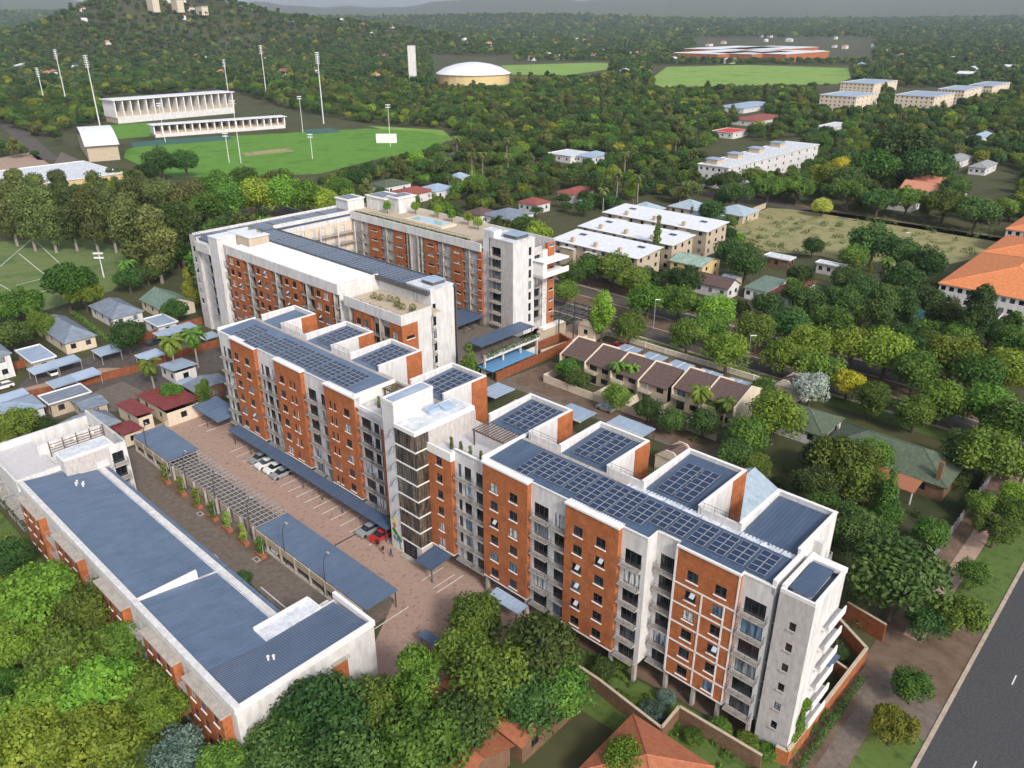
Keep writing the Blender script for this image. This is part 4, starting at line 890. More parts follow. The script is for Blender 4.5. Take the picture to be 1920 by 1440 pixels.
leafmat('leaf_yellow', (.14, .14, .015), (.30, .27, .02), (.45, .38, .03), .015)
leafmat('leaf_silver', (.12, .15, .12), (.24, .28, .24), (.40, .44, .40), .02)
leafmat('leaf_blue', (.04, .07, .06), (.08, .125, .10), (.14, .19, .15), .02)
leafmat('leaf_yellow_green', (.07, .09, .012), (.15, .17, .02), (.26, .26, .03), .015)
leafmat('leaf_lime', (.16, .20, .03), (.30, .34, .06), (.42, .45, .10), .01)
leafmat('leaf_far', (.020, .042, .012), (.045, .080, .020), (.090, .130, .030), .035, .4)
def leaves(cent, rad, n, size, up=.25, aspect=1.6, fill=.3, droop=0.0):
    """n leaf quads spread over the outer shells of the clumps"""
    cent = np.asarray(cent, float); rad = np.asarray(rad, float)
    w = rad ** 2; ci = NR.choice(len(cent), n, p=w / w.sum())
    d = NR.normal(size=(n, 3)); d[:, 2] += up; d /= np.linalg.norm(d, axis=1)[:, None]
    rr = rad[ci] * (1 - fill * NR.random(n) ** 2) * (.86 + .28 * NR.random(n))
    p = cent[ci] + d * rr[:, None]
    nrm = d + NR.normal(size=(n, 3)) * .55; nrm[:, 2] += .15; nrm /= np.linalg.norm(nrm, axis=1)[:, None]
    a = np.cross(nrm, NR.normal(size=(n, 3))); a[:, 2] -= droop; a -= nrm * (a * nrm).sum(1)[:, None]; a /= np.linalg.norm(a, axis=1)[:, None]; b = np.cross(nrm, a)
    s = size * (.6 + .8 * NR.random(n))[:, None]
    a = a * s * aspect * .5; b = b * s * .5
    v = np.stack([p - a, p + b * .9 - a * .1, p + a, p - b * .9 - a * .1], 1)
    return v.reshape(-1, 3)
def quadmesh(name, verts, mat):
    n = len(verts) // 4; me = bpy.data.meshes.new(name)
    me.vertices.add(len(verts)); me.vertices.foreach_set('co', verts.astype(np.float32).ravel())
    me.loops.add(4 * n); me.loops.foreach_set('vertex_index', np.arange(4 * n, dtype=np.int32))
    me.polygons.add(n); me.polygons.foreach_set('loop_start', np.arange(0, 4 * n, 4, dtype=np.int32)); me.polygons.foreach_set('loop_total', np.full(n, 4, np.int32))
    me.materials.append(MAT[mat]); me.update(); me.validate(); return me
def clumps(kind, k):
    """clump centres and radii for a crown of unit radius whose base sits at z=0 (tree of unit-ish size)"""
    c = []; r = []
    if kind == 'round':
        for i in range(k):
            d = NR.normal(size=3); d /= np.linalg.norm(d); q = NR.random() ** .4 * .68
            if d[2] < -.55: d[2] *= -.5
            c.append((d[0] * q, d[1] * q, 1.05 + d[2] * q * .78)); r.append(.26 + .16 * NR.random())
    elif kind == 'spread':
        for i in range(k):
            t = NR.random() * 6.283; q = NR.random() ** .55 * .8
            c.append((math.cos(t) * q, math.sin(t) * q, .95 + .30 * (1 - q * q) + NR.normal() * .07)); r.append(.20 + .12 * NR.random())
    elif kind == 'tall':
        for i in range(k):
            t = NR.random() * 6.283; z = NR.random(); q = (.55 * math.sin(math.pi * (.12 + .8 * z))) * NR.random() ** .5
            c.append((math.cos(t) * q, math.sin(t) * q, .7 + z * 1.9)); r.append(.2 + .14 * NR.random())
    elif kind == 'cone':
        for i in range(k):
            t = NR.random() * 6.283; z = NR.random() ** 1.3; q = .72 * (1 - z) * (.5 + .5 * NR.random())
            c.append((math.cos(t) * q, math.sin(t) * q, .25 + z * 2.3)); r.append((.16 + .20 * (1 - z)) * (.8 + .4 * NR.random()))
    elif kind == 'column':
        for i in range(k):
            t = NR.random() * 6.283; z = NR.random(); q = .5 * (1 - z ** 3) * NR.random() ** .5
            c.append((math.cos(t) * q, math.sin(t) * q, .5 + z * 7.0)); r.append(.34 + .18 * NR.random() * (1 - .5 * z))
    elif kind == 'shrub':
        for i in range(k):
            t = NR.random() * 6.283; q = NR.random() ** .5 * .7
            c.append((math.cos(t) * q, math.sin(t) * q, .35 + .5 * NR.random() * (1 - q * .6))); r.append(.24 + .16 * NR.random())
    return np.array(c), np.array(r)
TOPZ = {'round': 2.1, 'spread': 1.55, 'tall': 2.85, 'cone': 2.75, 'column': 8.0, 'shrub': 1.2}
def trunk_mesh(kind, mat, sides=6):
    mb = MB()
    if kind in ('round', 'spread'):
        mb.bar((0, 0, -.03), (.02, .01, .5), .075, 0, sides, .055)
        for k in range(5):
            t = 6.283 * k / 5 + NR.random(); e = (math.cos(t) * .5, math.sin(t) * .5, 1.0 + .2 * NR.random()); m_ = (e[0] * .4, e[1] * .4, .75)
            mb.bar((.02, .01, .45), m_, .045, 0, 5, .03); mb.bar(m_, e, .03, 0, 4, .012)
    elif kind == 'tall':
        mb.bar((0, 0, -.03), (0.03, 0, 1.2), .07, 0, sides, .045); mb.bar((.03, 0, 1.2), (0, 0.02, 2.4), .045, 0, 5, .015)
        for k in range(5): t = 6.283 * k / 5; mb.bar((.02, 0, .8 + .2 * k), (math.cos(t) * .4, math.sin(t) * .4, 1.1 + .25 * k), .03, 0, 4, .01)
    elif kind == 'column': mb.bar((0, 0, -.1), (0, 0, 6.5), .12, 0, sides, .04)
    elif kind == 'cone': mb.bar((0, 0, -.03), (0, 0, 2.2), .06, 0, sides, .02)
    else:
        for k in range(3): t = 2.1 * k; mb.bar((0, 0, -.02), (math.cos(t) * .3, math.sin(t) * .3, .5), .04, 0, 4, .02)
    return mb.mesh('trunk', mat)
_tm = {}
def tree_meshes(kind, mat, lod, var):
    key = (kind, mat, lod, var)
    if key not in _tm:
        k, n, sz = {0: (46, 8500, .062), 1: (34, 2600, .10), 2: (22, 620, .19)}[lod]
        if kind == 'spread': n = int(n * 1.05)
        if kind == 'column': sz *= 2.0
        c, r = clumps(kind, k)
        cr = quadmesh('crown', leaves(c, r, n, sz, droop=.6 if mat == 'leaf_olive' else 0), mat)
        _tm[key] = (cr, trunk_mesh(kind, 'bark' if mat != 'leaf_olive' else 'bark_pale'))
    return _tm[key]
NTREE = [0]
FOOT = []       # (x, y, r) of placed crowns
def tree(name, label, loc, r, h, kind='round', mat='leaf_green', lod=0, group=None, var=None, z0=0.0):
    """tree > trunk, crown: r crown radius, h full height in metres"""
    cr, tk = tree_meshes(kind, mat, lod, rnd.randrange(3) if var is None else var)
    sc = (r, r, h / TOPZ[kind]); t = thing(name, label, 'tree' if kind != 'shrub' else 'shrub', (loc[0], loc[1], z0), rnd.random() * 6.28, group)
    link('trunk', tk, t, sc=sc); link('crown', cr, t, sc=sc); NTREE[0] += 1; FOOT.append((loc[0], loc[1], r)); return t
def crown_at(x, y, rpx, ratio, zc=None):
    """place a crown whose middle shows at pixel (x, y) with radius rpx; ratio = height / radius"""
    z = 5.0
    for _ in range(6):
        p = P(x, y, z); d = p.y * cp - (z - CAM_H) * sp; r = rpx * d / FPX; z = r * ratio - r * .9
        z = max(.3, z)
    return P(x, y, z), r, r * ratio
def palm(label, loc, h, r=2.6, mat='leaf_green', group=None, skirt=False):
    t = thing('palm_tree', label, 'palm tree', (loc[0], loc[1], 0), rnd.random() * 6, group)
    mb = MB(); mb.bar((0, 0, -.1), (.15, 0, h * .5), .28, 0, 7, .22); mb.bar((.15, 0, h * .5), (.2, .05, h), .22, 0, 7, .2); link('trunk', mb.mesh('trunk', 'bark_pale'), t)
    V = []
    for k in range(22):
        a = 6.283 * k / 22 + NR.normal() * .15; el = .9 - 1.5 * (k % 4) / 3 + NR.normal() * .12; L = r * (.85 + .3 * NR.random())
        prev = np.array([.2, .05, h]); dirh = np.array([math.cos(a), math.sin(a), 0.]); side = np.array([-math.sin(a), math.cos(a), 0.])
        for s in range(7):
            e = el - .32 * s; nx = prev + (dirh * math.cos(e) + np.array([0, 0, math.sin(e)])) * L / 7
            w = L * .16 * math.sin(math.pi * (s + 1) / 8)
            dz = np.array([0, 0, -w * .7])
            V += [prev, prev + side * w + dz, nx + side * w * .9 + dz, nx, prev, nx, nx - side * w * .9 + dz, prev - side * w + dz]; prev = nx
    link('fronds', quadmesh('fronds', np.array(V), mat), t)
    if skirt:
        c = [(.2 + .5 * math.cos(k), .05 + .5 * math.sin(k), h - 1.2 - .5 * (k % 3)) for k in range(9)]; link('dead_fronds', quadmesh('dead_fronds', leaves(c, [.6] * 9, 260, .5, up=-.4, aspect=3), 'dry_frond'), t)
    FOOT.append((loc[0], loc[1], r)); return t
noisy('dry_frond', (.12, .085, .05), (.28, .20, .13), 2, .9)
def shrubs(name, label, poly_pts, n, size, mat, cat='hedge', z=0.0):
    """a clipped or loose mass of plants as one object"""
    c = []; r = []
    for p in poly_pts:
        for _ in range(n): c.append((p[0] + NR.normal() * p[2] * .5, p[1] + NR.normal() * p[2] * .5, z + p[3] * (.3 + .6 * NR.random()))); r.append(p[3] * (.3 + .25 * NR.random()))
    base = Vector((c[0][0], c[0][1], z)); cc = np.array(c) - np.array(base)
    o = link(name, quadmesh(name, leaves(cc, r, int(60 * len(c)), size), mat), None, base); return tag(o, label, cat)
# ------------------------------------------------------------------ ground sheet with the far hills, roads, fields
def sstep(a, b, x):
    t = min(1, max(0, (x - a) / (b - a))); return t * t * (3 - 2 * t)
HILLS = [(-790, 1950, 108, 230, 300), (-1050, 2200, 48, 420, 350), (-420, 2250, 52, 300, 300), (60, 4700, 42, 900, 500), (-2600, 5200, 40, 1500, 900)]
def ht(x, y):
    d = math.hypot(x, y)
    z = 62 * sstep(2300, 7000, d)
    for cx, cy, h, sx, sy in HILLS: z += h * math.exp(-((x - cx) / sx) ** 2 - ((y - cy) / sy) ** 2)
    if d > 6000:
        a = math.atan2(x, y); rg = 165 + 45 * math.sin(a * 9 + .6) + 26 * math.sin(a * 23 + 2) + 12 * math.sin(a * 61) + 8 * math.sin(a * 133 + 1)
        if a > .12: rg += 330 * (a - .12)
        z += rg * math.exp(-((d - 10500) / 2100) ** 2)
    return z
g = MB(); ds = [-60, -20, 15] + [30 * 1.055 ** k for k in range(118)]; na = 150
rows = []
for d in ds:
    row = []
    for k in range(na + 1):
        t = -1.15 + 2.3 * k / na
        x = (t * d if d > 400 else t * 400); row.append((x, d, 0.0 if d < 900 else ht(x, d)))
    rows.append(row)
for i in range(len(rows)):
    for q in rows[i]: g.v.append(q)
for i in range(len(rows) - 1):
    for k in range(na): a = i * (na + 1) + k; g.f.append((a, a + 1, a + na + 2, a + na + 1)); g.m.append(0)
struct('ground', g, 'ground_mix', smooth=True)
flat('asphalt_road', uvp([(-9.4, -60), (.2, -60), (.2, 420), (-9.4, 420)]), .03, 'asphalt')
for nm, a, b in (('kerb', -9.9, -9.4), ('kerb', .2, .7)):
    n = 60
    mb = MB()
    for k in range(1): mb.prism(uvp([(a, 40), (b, 40), (b, 240), (a, 240)]), 0, .12)
    struct(nm, mb, 'kerb')
for v in range(64, 200, 18): flat('road_line', uvp([(-4.7, v), (-4.55, v), (-4.55, v + 2.2), (-4.7, v + 2.2)]), .045, 'paint')
flat('avenue', uvp([(-330, 169.5), (-9.5, 169.5), (-9.5, 177), (-330, 177)]), .03, 'asphalt_warm')
flat('avenue', uvp([(-330, 186), (-9.5, 186), (-9.5, 193), (-330, 193)]), .03, 'asphalt_warm')
for v0, v1 in ((168.6, 169.5), (177, 177.4), (185.6, 186), (193, 193.9)): struct('kerb', MB().prism(uvp([(-330, v0), (-10, v0), (-10, v1), (-330, v1)]), 0, .12), 'kerb')
flat('median', uvp([(-330, 177.4), (-10, 177.4), (-10, 185.6), (-330, 185.6)]), .02, 'earth')
flat('pavement', uvp([(-116, 163.5), (-30, 163.5), (-30, 168.6), (-116, 168.6)]), .025, 'grass')
flat('pavement', uvp([(-300, 194), (-30, 194), (-30, 200), (-300, 200)]), .025, 'earth')
flat('upper_street', uvp([(-420, 345), (40, 345), (40, 352), (-420, 352)]), .03, 'asphalt_warm')
flat('pavement', uvp([(-300, 352.2), (40, 352.2), (40, 356), (-300, 356)]), .025, 'earth')
flat('side_street', pxp([(1225, 350), (1262, 338), (1330, 320), (1345, 326), (1275, 345), (1240, 360)]), .03, 'asphalt_warm')
# right verge: path, lawns, earth
flat('verge', uvp([(-20.5, 60), (-9.9, 60), (-9.9, 165), (-20.5, 165)]), .02, 'earth')
flat('lawn_verge', uvp([(-15.2, 62), (-10, 62), (-10, 84), (-12, 86), (-15.2, 84)]), .03, 'grass')
flat('lawn_verge', uvp([(-15.6, 108), (-10, 108), (-10, 150), (-15.6, 150)]), .03, 'grass')
flat('brick_path', uvp([(-18.0, 60), (-15.3, 60), (-15.3, 84), (-18.0, 86)]), .04, 'paving_grey')
flat('brick_path', uvp([(-19.8, 85), (-10, 83), (-10, 90), (-15, 91.5), (-19.8, 91)]), .045, 'paving_grey')
flat('brick_path', uvp([(-18.2, 100), (-15.7, 100), (-15.7, 165), (-18.2, 165)]), .04, 'paving')
flat('street_pavement', pxp([(-40, 1310), (8, 1300), (52, 1445), (-40, 1445)]), .03, 'kerb'); flat('asphalt_road', pxp([(-60, 1330), (-10, 1320), (36, 1450), (-60, 1450)]), .045, 'asphalt')
# gardens by the near end of the long block
flat('garden_lawn', uvp([(-58, 58), (-21, 60), (-21, 69.2), (-57, 66.4)]), .024, 'grass')
flat('undergrowth_ground', uvp([(-150, 8), (-58, 8), (-58, 24), (-150, 24)]), .02, 'grass')
# housing plots to the left: paved yards
flat('paved_yard', pxp([(-30, 790), (60, 700), (170, 668), (330, 632), (430, 640), (430, 690), (250, 740), (60, 800)]), .015, 'asphalt_warm')
flat('paved_yard', pxp([(-20, 745), (190, 690), (240, 690), (90, 735), (-20, 770)]), .03, 'paving')
flat('paved_yard', pxp([(150, 745), (230, 715), (270, 735), (230, 770), (170, 775)]), .03, 'paving_grey')
flat('gravel_yard', uvp([(-135, 112), (-122, 112), (-116, 122), (-60, 124), (-60, 131), (-112, 131), (-117, 135), (-118, 124), (-135, 118)]), .02, 'paving_grey')
flat('driveway', uvp([(-116, 124.5), (-64, 124.5), (-64, 131), (-104, 131), (-112, 140), (-117, 140)]), .035, 'earth')
flat('earth_yard', uvp([(-116, 155.8), (-66, 158.5), (-66, 163.4), (-116, 163.4)]), .035, 'earth')
flat('ramp', uvp([(-130, 158), (-117, 152), (-117, 168), (-130, 168)]), .035, 'paving')
# sports fields and open lots
flat('sports_field', pxp([(-200, 470), (60, 448), (130, 440), (335, 492), (240, 520), (210, 545), (90, 580), (-260, 640)]), .03, 'grass_field')
for a, b in (((0, 500), (60, 448)), ((20, 545), (-60, 500)), ((70, 455), (145, 525)), ((145, 525), (10, 570)), ((35, 475), (90, 520)), ((90, 520), (30, 535))):
    p, q = P(*a), P(*b); d = (q - p).normalized(); n_ = Vector((-d.y, d.x, 0)) * .12
    flat('field_line', [(p + n_)[:2], (q + n_)[:2], (q - n_)[:2], (p - n_)[:2]], .05, 'paint')
flat('cricket_field', pxp([(236, 282), (280, 266), (420, 256), (690, 241), (790, 246), (850, 258), (790, 288), (700, 300), (600, 326), (420, 332), (330, 333), (280, 318), (232, 296)]), .05, 'lawn')
flat('cricket_pitch', pxp([(452, 287), (540, 277), (552, 284), (462, 293)]), .08, 'dry_grass'); flat('cricket_pitch', pxp([(470, 286), (535, 279), (541, 282), (478, 290)]), .1, 'field_pale')
flat('practice_lawn', pxp([(690, 236), (830, 244), (850, 262), (760, 280), (800, 262)]), .04, 'field_grass')
flat('training_lawn', pxp([(190, 235), (290, 230), (290, 255), (205, 262)]), .04, 'lawn'); flat('training_lawn', pxp([(155, 203), (215, 200), (220, 214), (165, 222)]), .04, 'lawn')
flat('green_field', pxp([(1215, 152), (1250, 126), (1400, 122), (1590, 128), (1596, 146), (1570, 158), (1330, 162), (1240, 164)]), .3, 'field_grass')
flat('green_field', pxp([(940, 123), (1100, 118), (1140, 118), (1142, 130), (1060, 142), (960, 140)]), .3, 'field_grass'); flat('green_field', pxp([(860, 158), (905, 155), (980, 158), (975, 166), (860, 168)]), .25, 'lawn'); flat('green_field', pxp([(1040, 160), (1090, 158), (1085, 170), (1045, 170)]), .25, 'field_grass')
flat('green_field', pxp([(1130, 175), (1170, 170), (1230, 168), (1235, 178), (1160, 192), (1135, 188)]), .3, 'lawn'); flat('green_field', pxp([(1600, 124), (1640, 121), (1720, 126), (1715, 130)]), .3, 'field_grass')
flat('terraced_plots', pxp([(-20, 128), (70, 122), (60, 180), (-20, 190)]), .2, 'dry_grass'); flat('terraced_plots', pxp([(70, 108), (130, 104), (135, 118), (70, 122)]), .2, 'dry_grass'); flat('open_lawn', pxp([(-20, 185), (45, 180), (60, 205), (-20, 212)]), .2, 'dry_grass')
flat('vacant_lot', pxp([(1365, 425), (1440, 390), (1560, 396), (1895, 446), (1850, 480), (1760, 500), (1640, 510), (1540, 480), (1430, 470), (1370, 450)]), .03, 'dry_grass')
flat('asphalt_road', pxp([(-20, 215), (10, 207), (100, 290), (120, 300), (70, 300)]), .04, 'asphalt_warm')
flat('car_park', pxp([(330, 168), (420, 158), (440, 166), (340, 178)]), .04, 'asphalt_warm'); flat('car_park', pxp([(690, 170), (760, 165), (800, 200), (740, 205)]), .04, 'asphalt_warm'); flat('forecourt', pxp([(-20, 300), (60, 285), (110, 320), (60, 330), (-20, 330)]), .04, 'paving'); flat('forecourt', pxp([(115, 285), (170, 310), (140, 325), (100, 310)]), .05, 'paving_grey')
flat('sports_court', pxp([(245, 268), (300, 262), (430, 254), (440, 262), (250, 276)]), .06, 'court_green'); flat('sports_court', pxp([(560, 244), (620, 240), (640, 248), (580, 252)]), .06, 'court_green')
# ------------------------------------------------------------------ houses: footprints from eave corners, walls, roofs, windows
def gwin(t, x, y, z, rz, w, h, pane='pane_dark', split='v', sill=None):
    o = link('window', win_frame(w, h, split), t, (x, y, z), rz); link('pane', win_pane(w, h, pane), o)
    if sill: link('sill', win_sill(w, sill), o)
    return o
TILEN = {}
def roof_parts(t, kind, w, d, ze, rh, mat, ov=.45, chimney=None, name='roof'):
    """roof over a w x d plan (origin at one corner, x along w)"""
    x0, x1, y0, y1 = -ov, w + ov, -ov, d + ov; mb = MB(); th = .12
    if kind == 'flat':
        mb.box(x0, x1, y0, y1, ze, ze + .2); o = link(name, mb.mesh(name, mat), t); k = MB()
        for a in ((x0 - .03, x1 + .03, y0 - .03, y0 + .2), (x0 - .03, x1 + .03, y1 - .2, y1 + .03), (x0 - .03, x0 + .2, y0 + .2, y1 - .2), (x1 - .2, x1 + .03, y0 + .2, y1 - .2)): k.box(*a, ze + .203, ze + .45)
        link('parapet', k.mesh('parapet', 'trim'), t); return o
    if kind in ('monoy', 'monox'):
        za, zb = ze, ze + rh
        z00, z10, z11, z01 = (za, za, zb, zb) if kind == 'monoy' else (za, zb, zb, za)
        mb.hexa([(x0, y0, z00 - th), (x1, y0, z10 - th), (x1, y1, z11 - th), (x0, y1, z01 - th), (x0, y0, z00), (x1, y0, z10), (x1, y1, z11), (x0, y1, z01)])
        return link(name, mb.mesh(name, mat), t)
    if kind in ('gablex', 'gabley'):
        if kind == 'gablex':
            ym = (y0 + y1) / 2; r0, r1 = (x0, ym, ze + rh), (x1, ym, ze + rh); a, b, c, e = (x0, y0, ze), (x1, y0, ze), (x1, y1, ze), (x0, y1, ze)
            mb.quad(a, b, r1, r0); mb.quad(c, e, r0, r1); gb = MB().tri((0, 0, ze), (0, ym, ze + rh * .92), (0, d, ze)).tri((w, 0, ze), (w, d, ze), (w, ym, ze + rh * .92))
        else:
            xm = (x0 + x1) / 2; r0, r1 = (xm, y0, ze + rh), (xm, y1, ze + rh); a, b, c, e = (x0, y0, ze), (x1, y0, ze), (x1, y1, ze), (x0, y1, ze)
            mb.quad(e, a, r0, r1); mb.quad(b, c, r1, r0); gb = MB().tri((0, 0, ze), (w, 0, ze), (xm, 0, ze + rh * .92)).tri((0, d, ze), (xm, d, ze + rh * .92), (w, d, ze))
        for s in (a, b, c, e): pass
        mb.quad((x0, y0, ze - .15), (x1, y0, ze - .15), (x1, y0, ze), (x0, y0, ze)); mb.quad((x1, y1, ze - .15), (x0, y1, ze - .15), (x0, y1, ze), (x1, y1, ze))
        o = link(name, mb.mesh(name, mat), t); link('gable', gb.mesh('gable', t.get('wallmat', 'white')), t)
        rc = MB().bar(r0, r1, .14, 0, 5); link('ridge_cap', rc.mesh('ridge_cap', mat), t)
    else:
        if w >= d:
            k = (y1 - y0) / 2; ym = (y0 + y1) / 2; r0, r1 = (x0 + k, ym, ze + rh), (x1 - k, ym, ze + rh)
            a, b, c, e = (x0, y0, ze), (x1, y0, ze), (x1, y1, ze), (x0, y1, ze); mb.quad(a, b, r1, r0); mb.quad(c, e, r0, r1); mb.tri(b, c, r1); mb.tri(e, a, r0)
        else:
            k = (x1 - x0) / 2; xm = (x0 + x1) / 2; r0, r1 = (xm, y0 + k, ze + rh), (xm, y1 - k, ze + rh)
            a, b, c, e = (x0, y0, ze), (x1, y0, ze), (x1, y1, ze), (x0, y1, ze); mb.quad(e, a, r0, r1); mb.quad(b, c, r1, r0); mb.tri(a, b, r0); mb.tri(c, e, r1)
        for p, q in ((a, b), (b, c), (c, e), (e, a)): mb.quad((p[0], p[1], ze - .18), (q[0], q[1], ze - .18), q, p)
        mb.quad((x0, y0, ze - .18), (x0, y1, ze - .18), (x1, y1, ze - .18), (x1, y0, ze - .18))
        o = link(name, mb.mesh(name, mat), t); rc = MB().bar(r0, r1, .13, 0, 5)
        for p, q in ((a, r0), (e, r0), (b, r1), (c, r1)) if w >= d else ((a, r0), (b, r0), (c, r1), (e, r1)): rc.bar(p, q, .1, 0, 4)
        link('ridge_cap', rc.mesh('ridge_cap', mat), t)
    if chimney: link('chimney', MB().box(chimney[0] - .4, chimney[0] + .4, chimney[1] - .4, chimney[1] + .4, ze, ze + rh + 1.0).mesh('chimney', 'brick_brown'), o)
    return o
OCC = []     # building footprints in (u, v): no trees here
def house(label, pts, ze, rh, kind, rmat, wmat='white', name='house', cat='house', wins=(3, 2), storeys=1, group=None, ov=.45, chimney=None, uvr=None, gable_wall=None, z0=0.0, glass='pane_dark'):
    """pts: photo pixels of the eave corners at height ze -> a plan on the street grid"""
    if uvr: u0, u1, v0, v1 = uvr
    else:
        q = [toUV(P(x, y, ze)) for x, y in pts]; u0, u1 = min(a[0] for a in q) + ov, max(a[0] for a in q) - ov; v0, v1 = min(a[1] for a in q) + ov, max(a[1] for a in q) - ov
    w, d = max(2, u1 - u0), max(2, v1 - v0)
    t = thing(name, label, cat, UV(u0, v0, z0), ANG, group); t['wallmat'] = gable_wall or wmat
    mb = MB(); sh = (ze - z0) / storeys
    hw = min(1.35, sh * .45); zs = [k * sh + sh * .36 for k in range(storeys)]
    def spots(L, n): return [L * (k + .5) / n - .65 for k in range(n)] if n else []
    sx, sy = spots(w, wins[0]), spots(d, wins[1])
    wallface(mb, '-v', 0, 0, w, 0, ze - z0, [(s, s + 1.3, z, z + hw) for s in sx for z in zs]); wallface(mb, '+u', w, 0, d, 0, ze - z0, [(s, s + 1.3, z, z + hw) for s in sy for z in zs])
    wallface(mb, '+v', d, 0, w, 0, ze - z0); wallface(mb, '-u', 0, 0, d, 0, ze - z0); link('wall', mb.mesh('wall', wmat), t)
    for z in zs:
        for s in sx: gwin(t, s, 0, z, 0, 1.3, hw, glass)
        for s in sy: gwin(t, w, s, z, R(90), 1.3, hw, glass)
    roof_parts(t, kind, w, d, ze - z0, rh, rmat, ov, chimney); OCC.append((u0, u1, v0, v1)); return t
def slab(label, pts, z, mat='metal_light', name='carport', group=None, cat='carport', posts=True):
    q = [toUV(P(x, y, z)) for x, y in pts]; u0, u1 = min(a[0] for a in q), max(a[0] for a in q); v0, v1 = min(a[1] for a in q), max(a[1] for a in q)
    c = Bld(name, label, cat, (u0 + u1) / 2, (v0 + v1) / 2, 0, group); r = MB(); ribbed(r, u0, u1, v0, v1, lambda u, v: z + .04 * (v - v0), .6, .05); r.box(u0, u1, v0, v1, z - .14, z - .01); c.part('roof', r, mat)
    c.part('fascia', MB().box(u0 - .04, u1 + .04, v0 - .06, v0 - .003, z - .2, z + .06), 'trim')
    if posts:
        for u in (u0 + .2, u1 - .2):
            for v in (v0 + .2, v1 - .2): c.part('post', MB().box(u - .06, u + .06, v - .06, v + .06, 0, z - .15), 'rail_grey')
    OCC.append((u0, u1, v0, v1)); return c
# left housing plots
house('grey hip roofed house with white walls between the sports field and a big tree', [(172, 572), (205, 596), (270, 583), (217, 562)], 3.2, 2.4, 'hip', 'metal_grey_blue', 'white')
house('house with large slate blue hip roof beside a clipped hedge and carports', [(85, 603), (119, 645), (181, 628)], 3.2, 2.8, 'hip', 'metal_grey_blue', 'cream')
house('house with mottled green gable roof beside the courtyard block', [(260, 561), (303, 577), (368, 566)], 3.2, 2.6, 'gablex', 'metal_green', 'cream')
house('flat roofed grey outbuilding between the slate roofed house and blue carports', [(37, 657), (57, 682), (107, 670)], 2.8, .2, 'flat', 'metal_light', 'tan', wins=(1, 1))
house('flat roofed brick house with white fascia beyond the brick boundary wall', [(71, 745), (107, 757), (170, 735)], 3.0, .2, 'flat', 'metal_grey_blue', 'tan')
house('low house with curved grey shade roof behind the flat roofed brick house', [(130, 752), (165, 768), (195, 748)], 2.6, .6, 'gabley', 'metal_grey_blue', 'tan', wins=(1, 1))
house('slate tiled hip roofed house just beyond the low block roof terrace', [(92, 804), (128, 824), (228, 790)], 3.2, 2.6, 'hip', 'metal_grey_blue', 'tan', ov=.6)
house('small dark red roofed house with cream wall and round window', [(214, 757), (250, 781), (291, 776)], 3.2, .9, 'monox', 'metal_red', 'cream', wins=(1, 1))
house('long dark red roofed house with cream walls beside a leafy tree', [(254, 740), (312, 766), (378, 755)], 3.2, 1.1, 'monox', 'metal_red', 'cream', wins=(2, 1))
house('low dark red roofed annexe beside the square blue carport', [(205, 800), (245, 815), (262, 800)], 2.6, .5, 'monox', 'metal_red', 'cream', wins=(1, 1))
house('two storey white house with blue grey roof at the field edge', [(-70, 668), (-2, 668), (14, 655), (-30, 640)], 6, 1.4, 'hip', 'metal_grey_blue', 'white', storeys=2)
house('white roofed house half hidden by feathery palms', [(295, 684), (325, 700), (372, 688)], 3.0, .9, 'monox', 'metal_light', 'white', wins=(2, 1))
house('grey roofed brick house beside the far end of the long block', [(340, 722), (372, 738), (425, 708)], 3.0, .9, 'gablex', 'metal_grey_blue', 'brick_brown', wins=(2, 1))
house('flat roofed white outbuilding with stepped parapet by the green roofed house', [(268, 600), (295, 615), (330, 602)], 2.8, .2, 'flat', 'metal_light', 'white', wins=(1, 1))
house('small blue roofed house under a dark tree beside the low block terrace', [(-10, 760), (40, 775), (85, 760)], 2.8, .8, 'hip', 'metal_light', 'white', wins=(1, 1))
CP = [[(51, 692), (95, 679), (107, 690), (66, 701)], [(95, 677), (139, 666), (151, 676), (107, 687)], [(86, 716), (130, 704), (142, 716), (100, 727)], [(130, 702), (175, 690), (190, 700), (144, 714)], [(-30, 750), (42, 730), (56, 740), (0, 757)], [(175, 655), (212, 647), (217, 660), (186, 666)], [(265, 662), (292, 655), (309, 664), (269, 676)], [(286, 624), (320, 616), (334, 624), (300, 632)], [(321, 615), (354, 604), (370, 612), (336, 622)], [(375, 628), (398, 622), (404, 632), (385, 637)], [(330, 715), (352, 708), (372, 716), (350, 724)]]
CL = ['pale blue carport roof backing on the brick boundary wall, beside a parked white car', 'pale blue carport roof backing on the flat grey outbuilding', 'pale blue carport roof against the brick boundary wall, away from the tall tree', 'pale blue carport roof against the brick boundary wall, nearer the tall tree', 'pale blue carport roof at the end of the brick boundary wall', 'pale blue carport roof beside the slate blue hip roofed house', 'pale blue carport roof between the tall dark tree and the palms', 'pale blue carport roof beside the parked dark car', 'pale blue carport roof nearest the courtyard block among the plots', 'small pale blue shelter roof at the foot of the courtyard block', 'small pale blue shelter roof under the palms']
for q, l in zip(CP, CL): slab(l, q, 2.5, group='blue carport roofs on the housing plots')
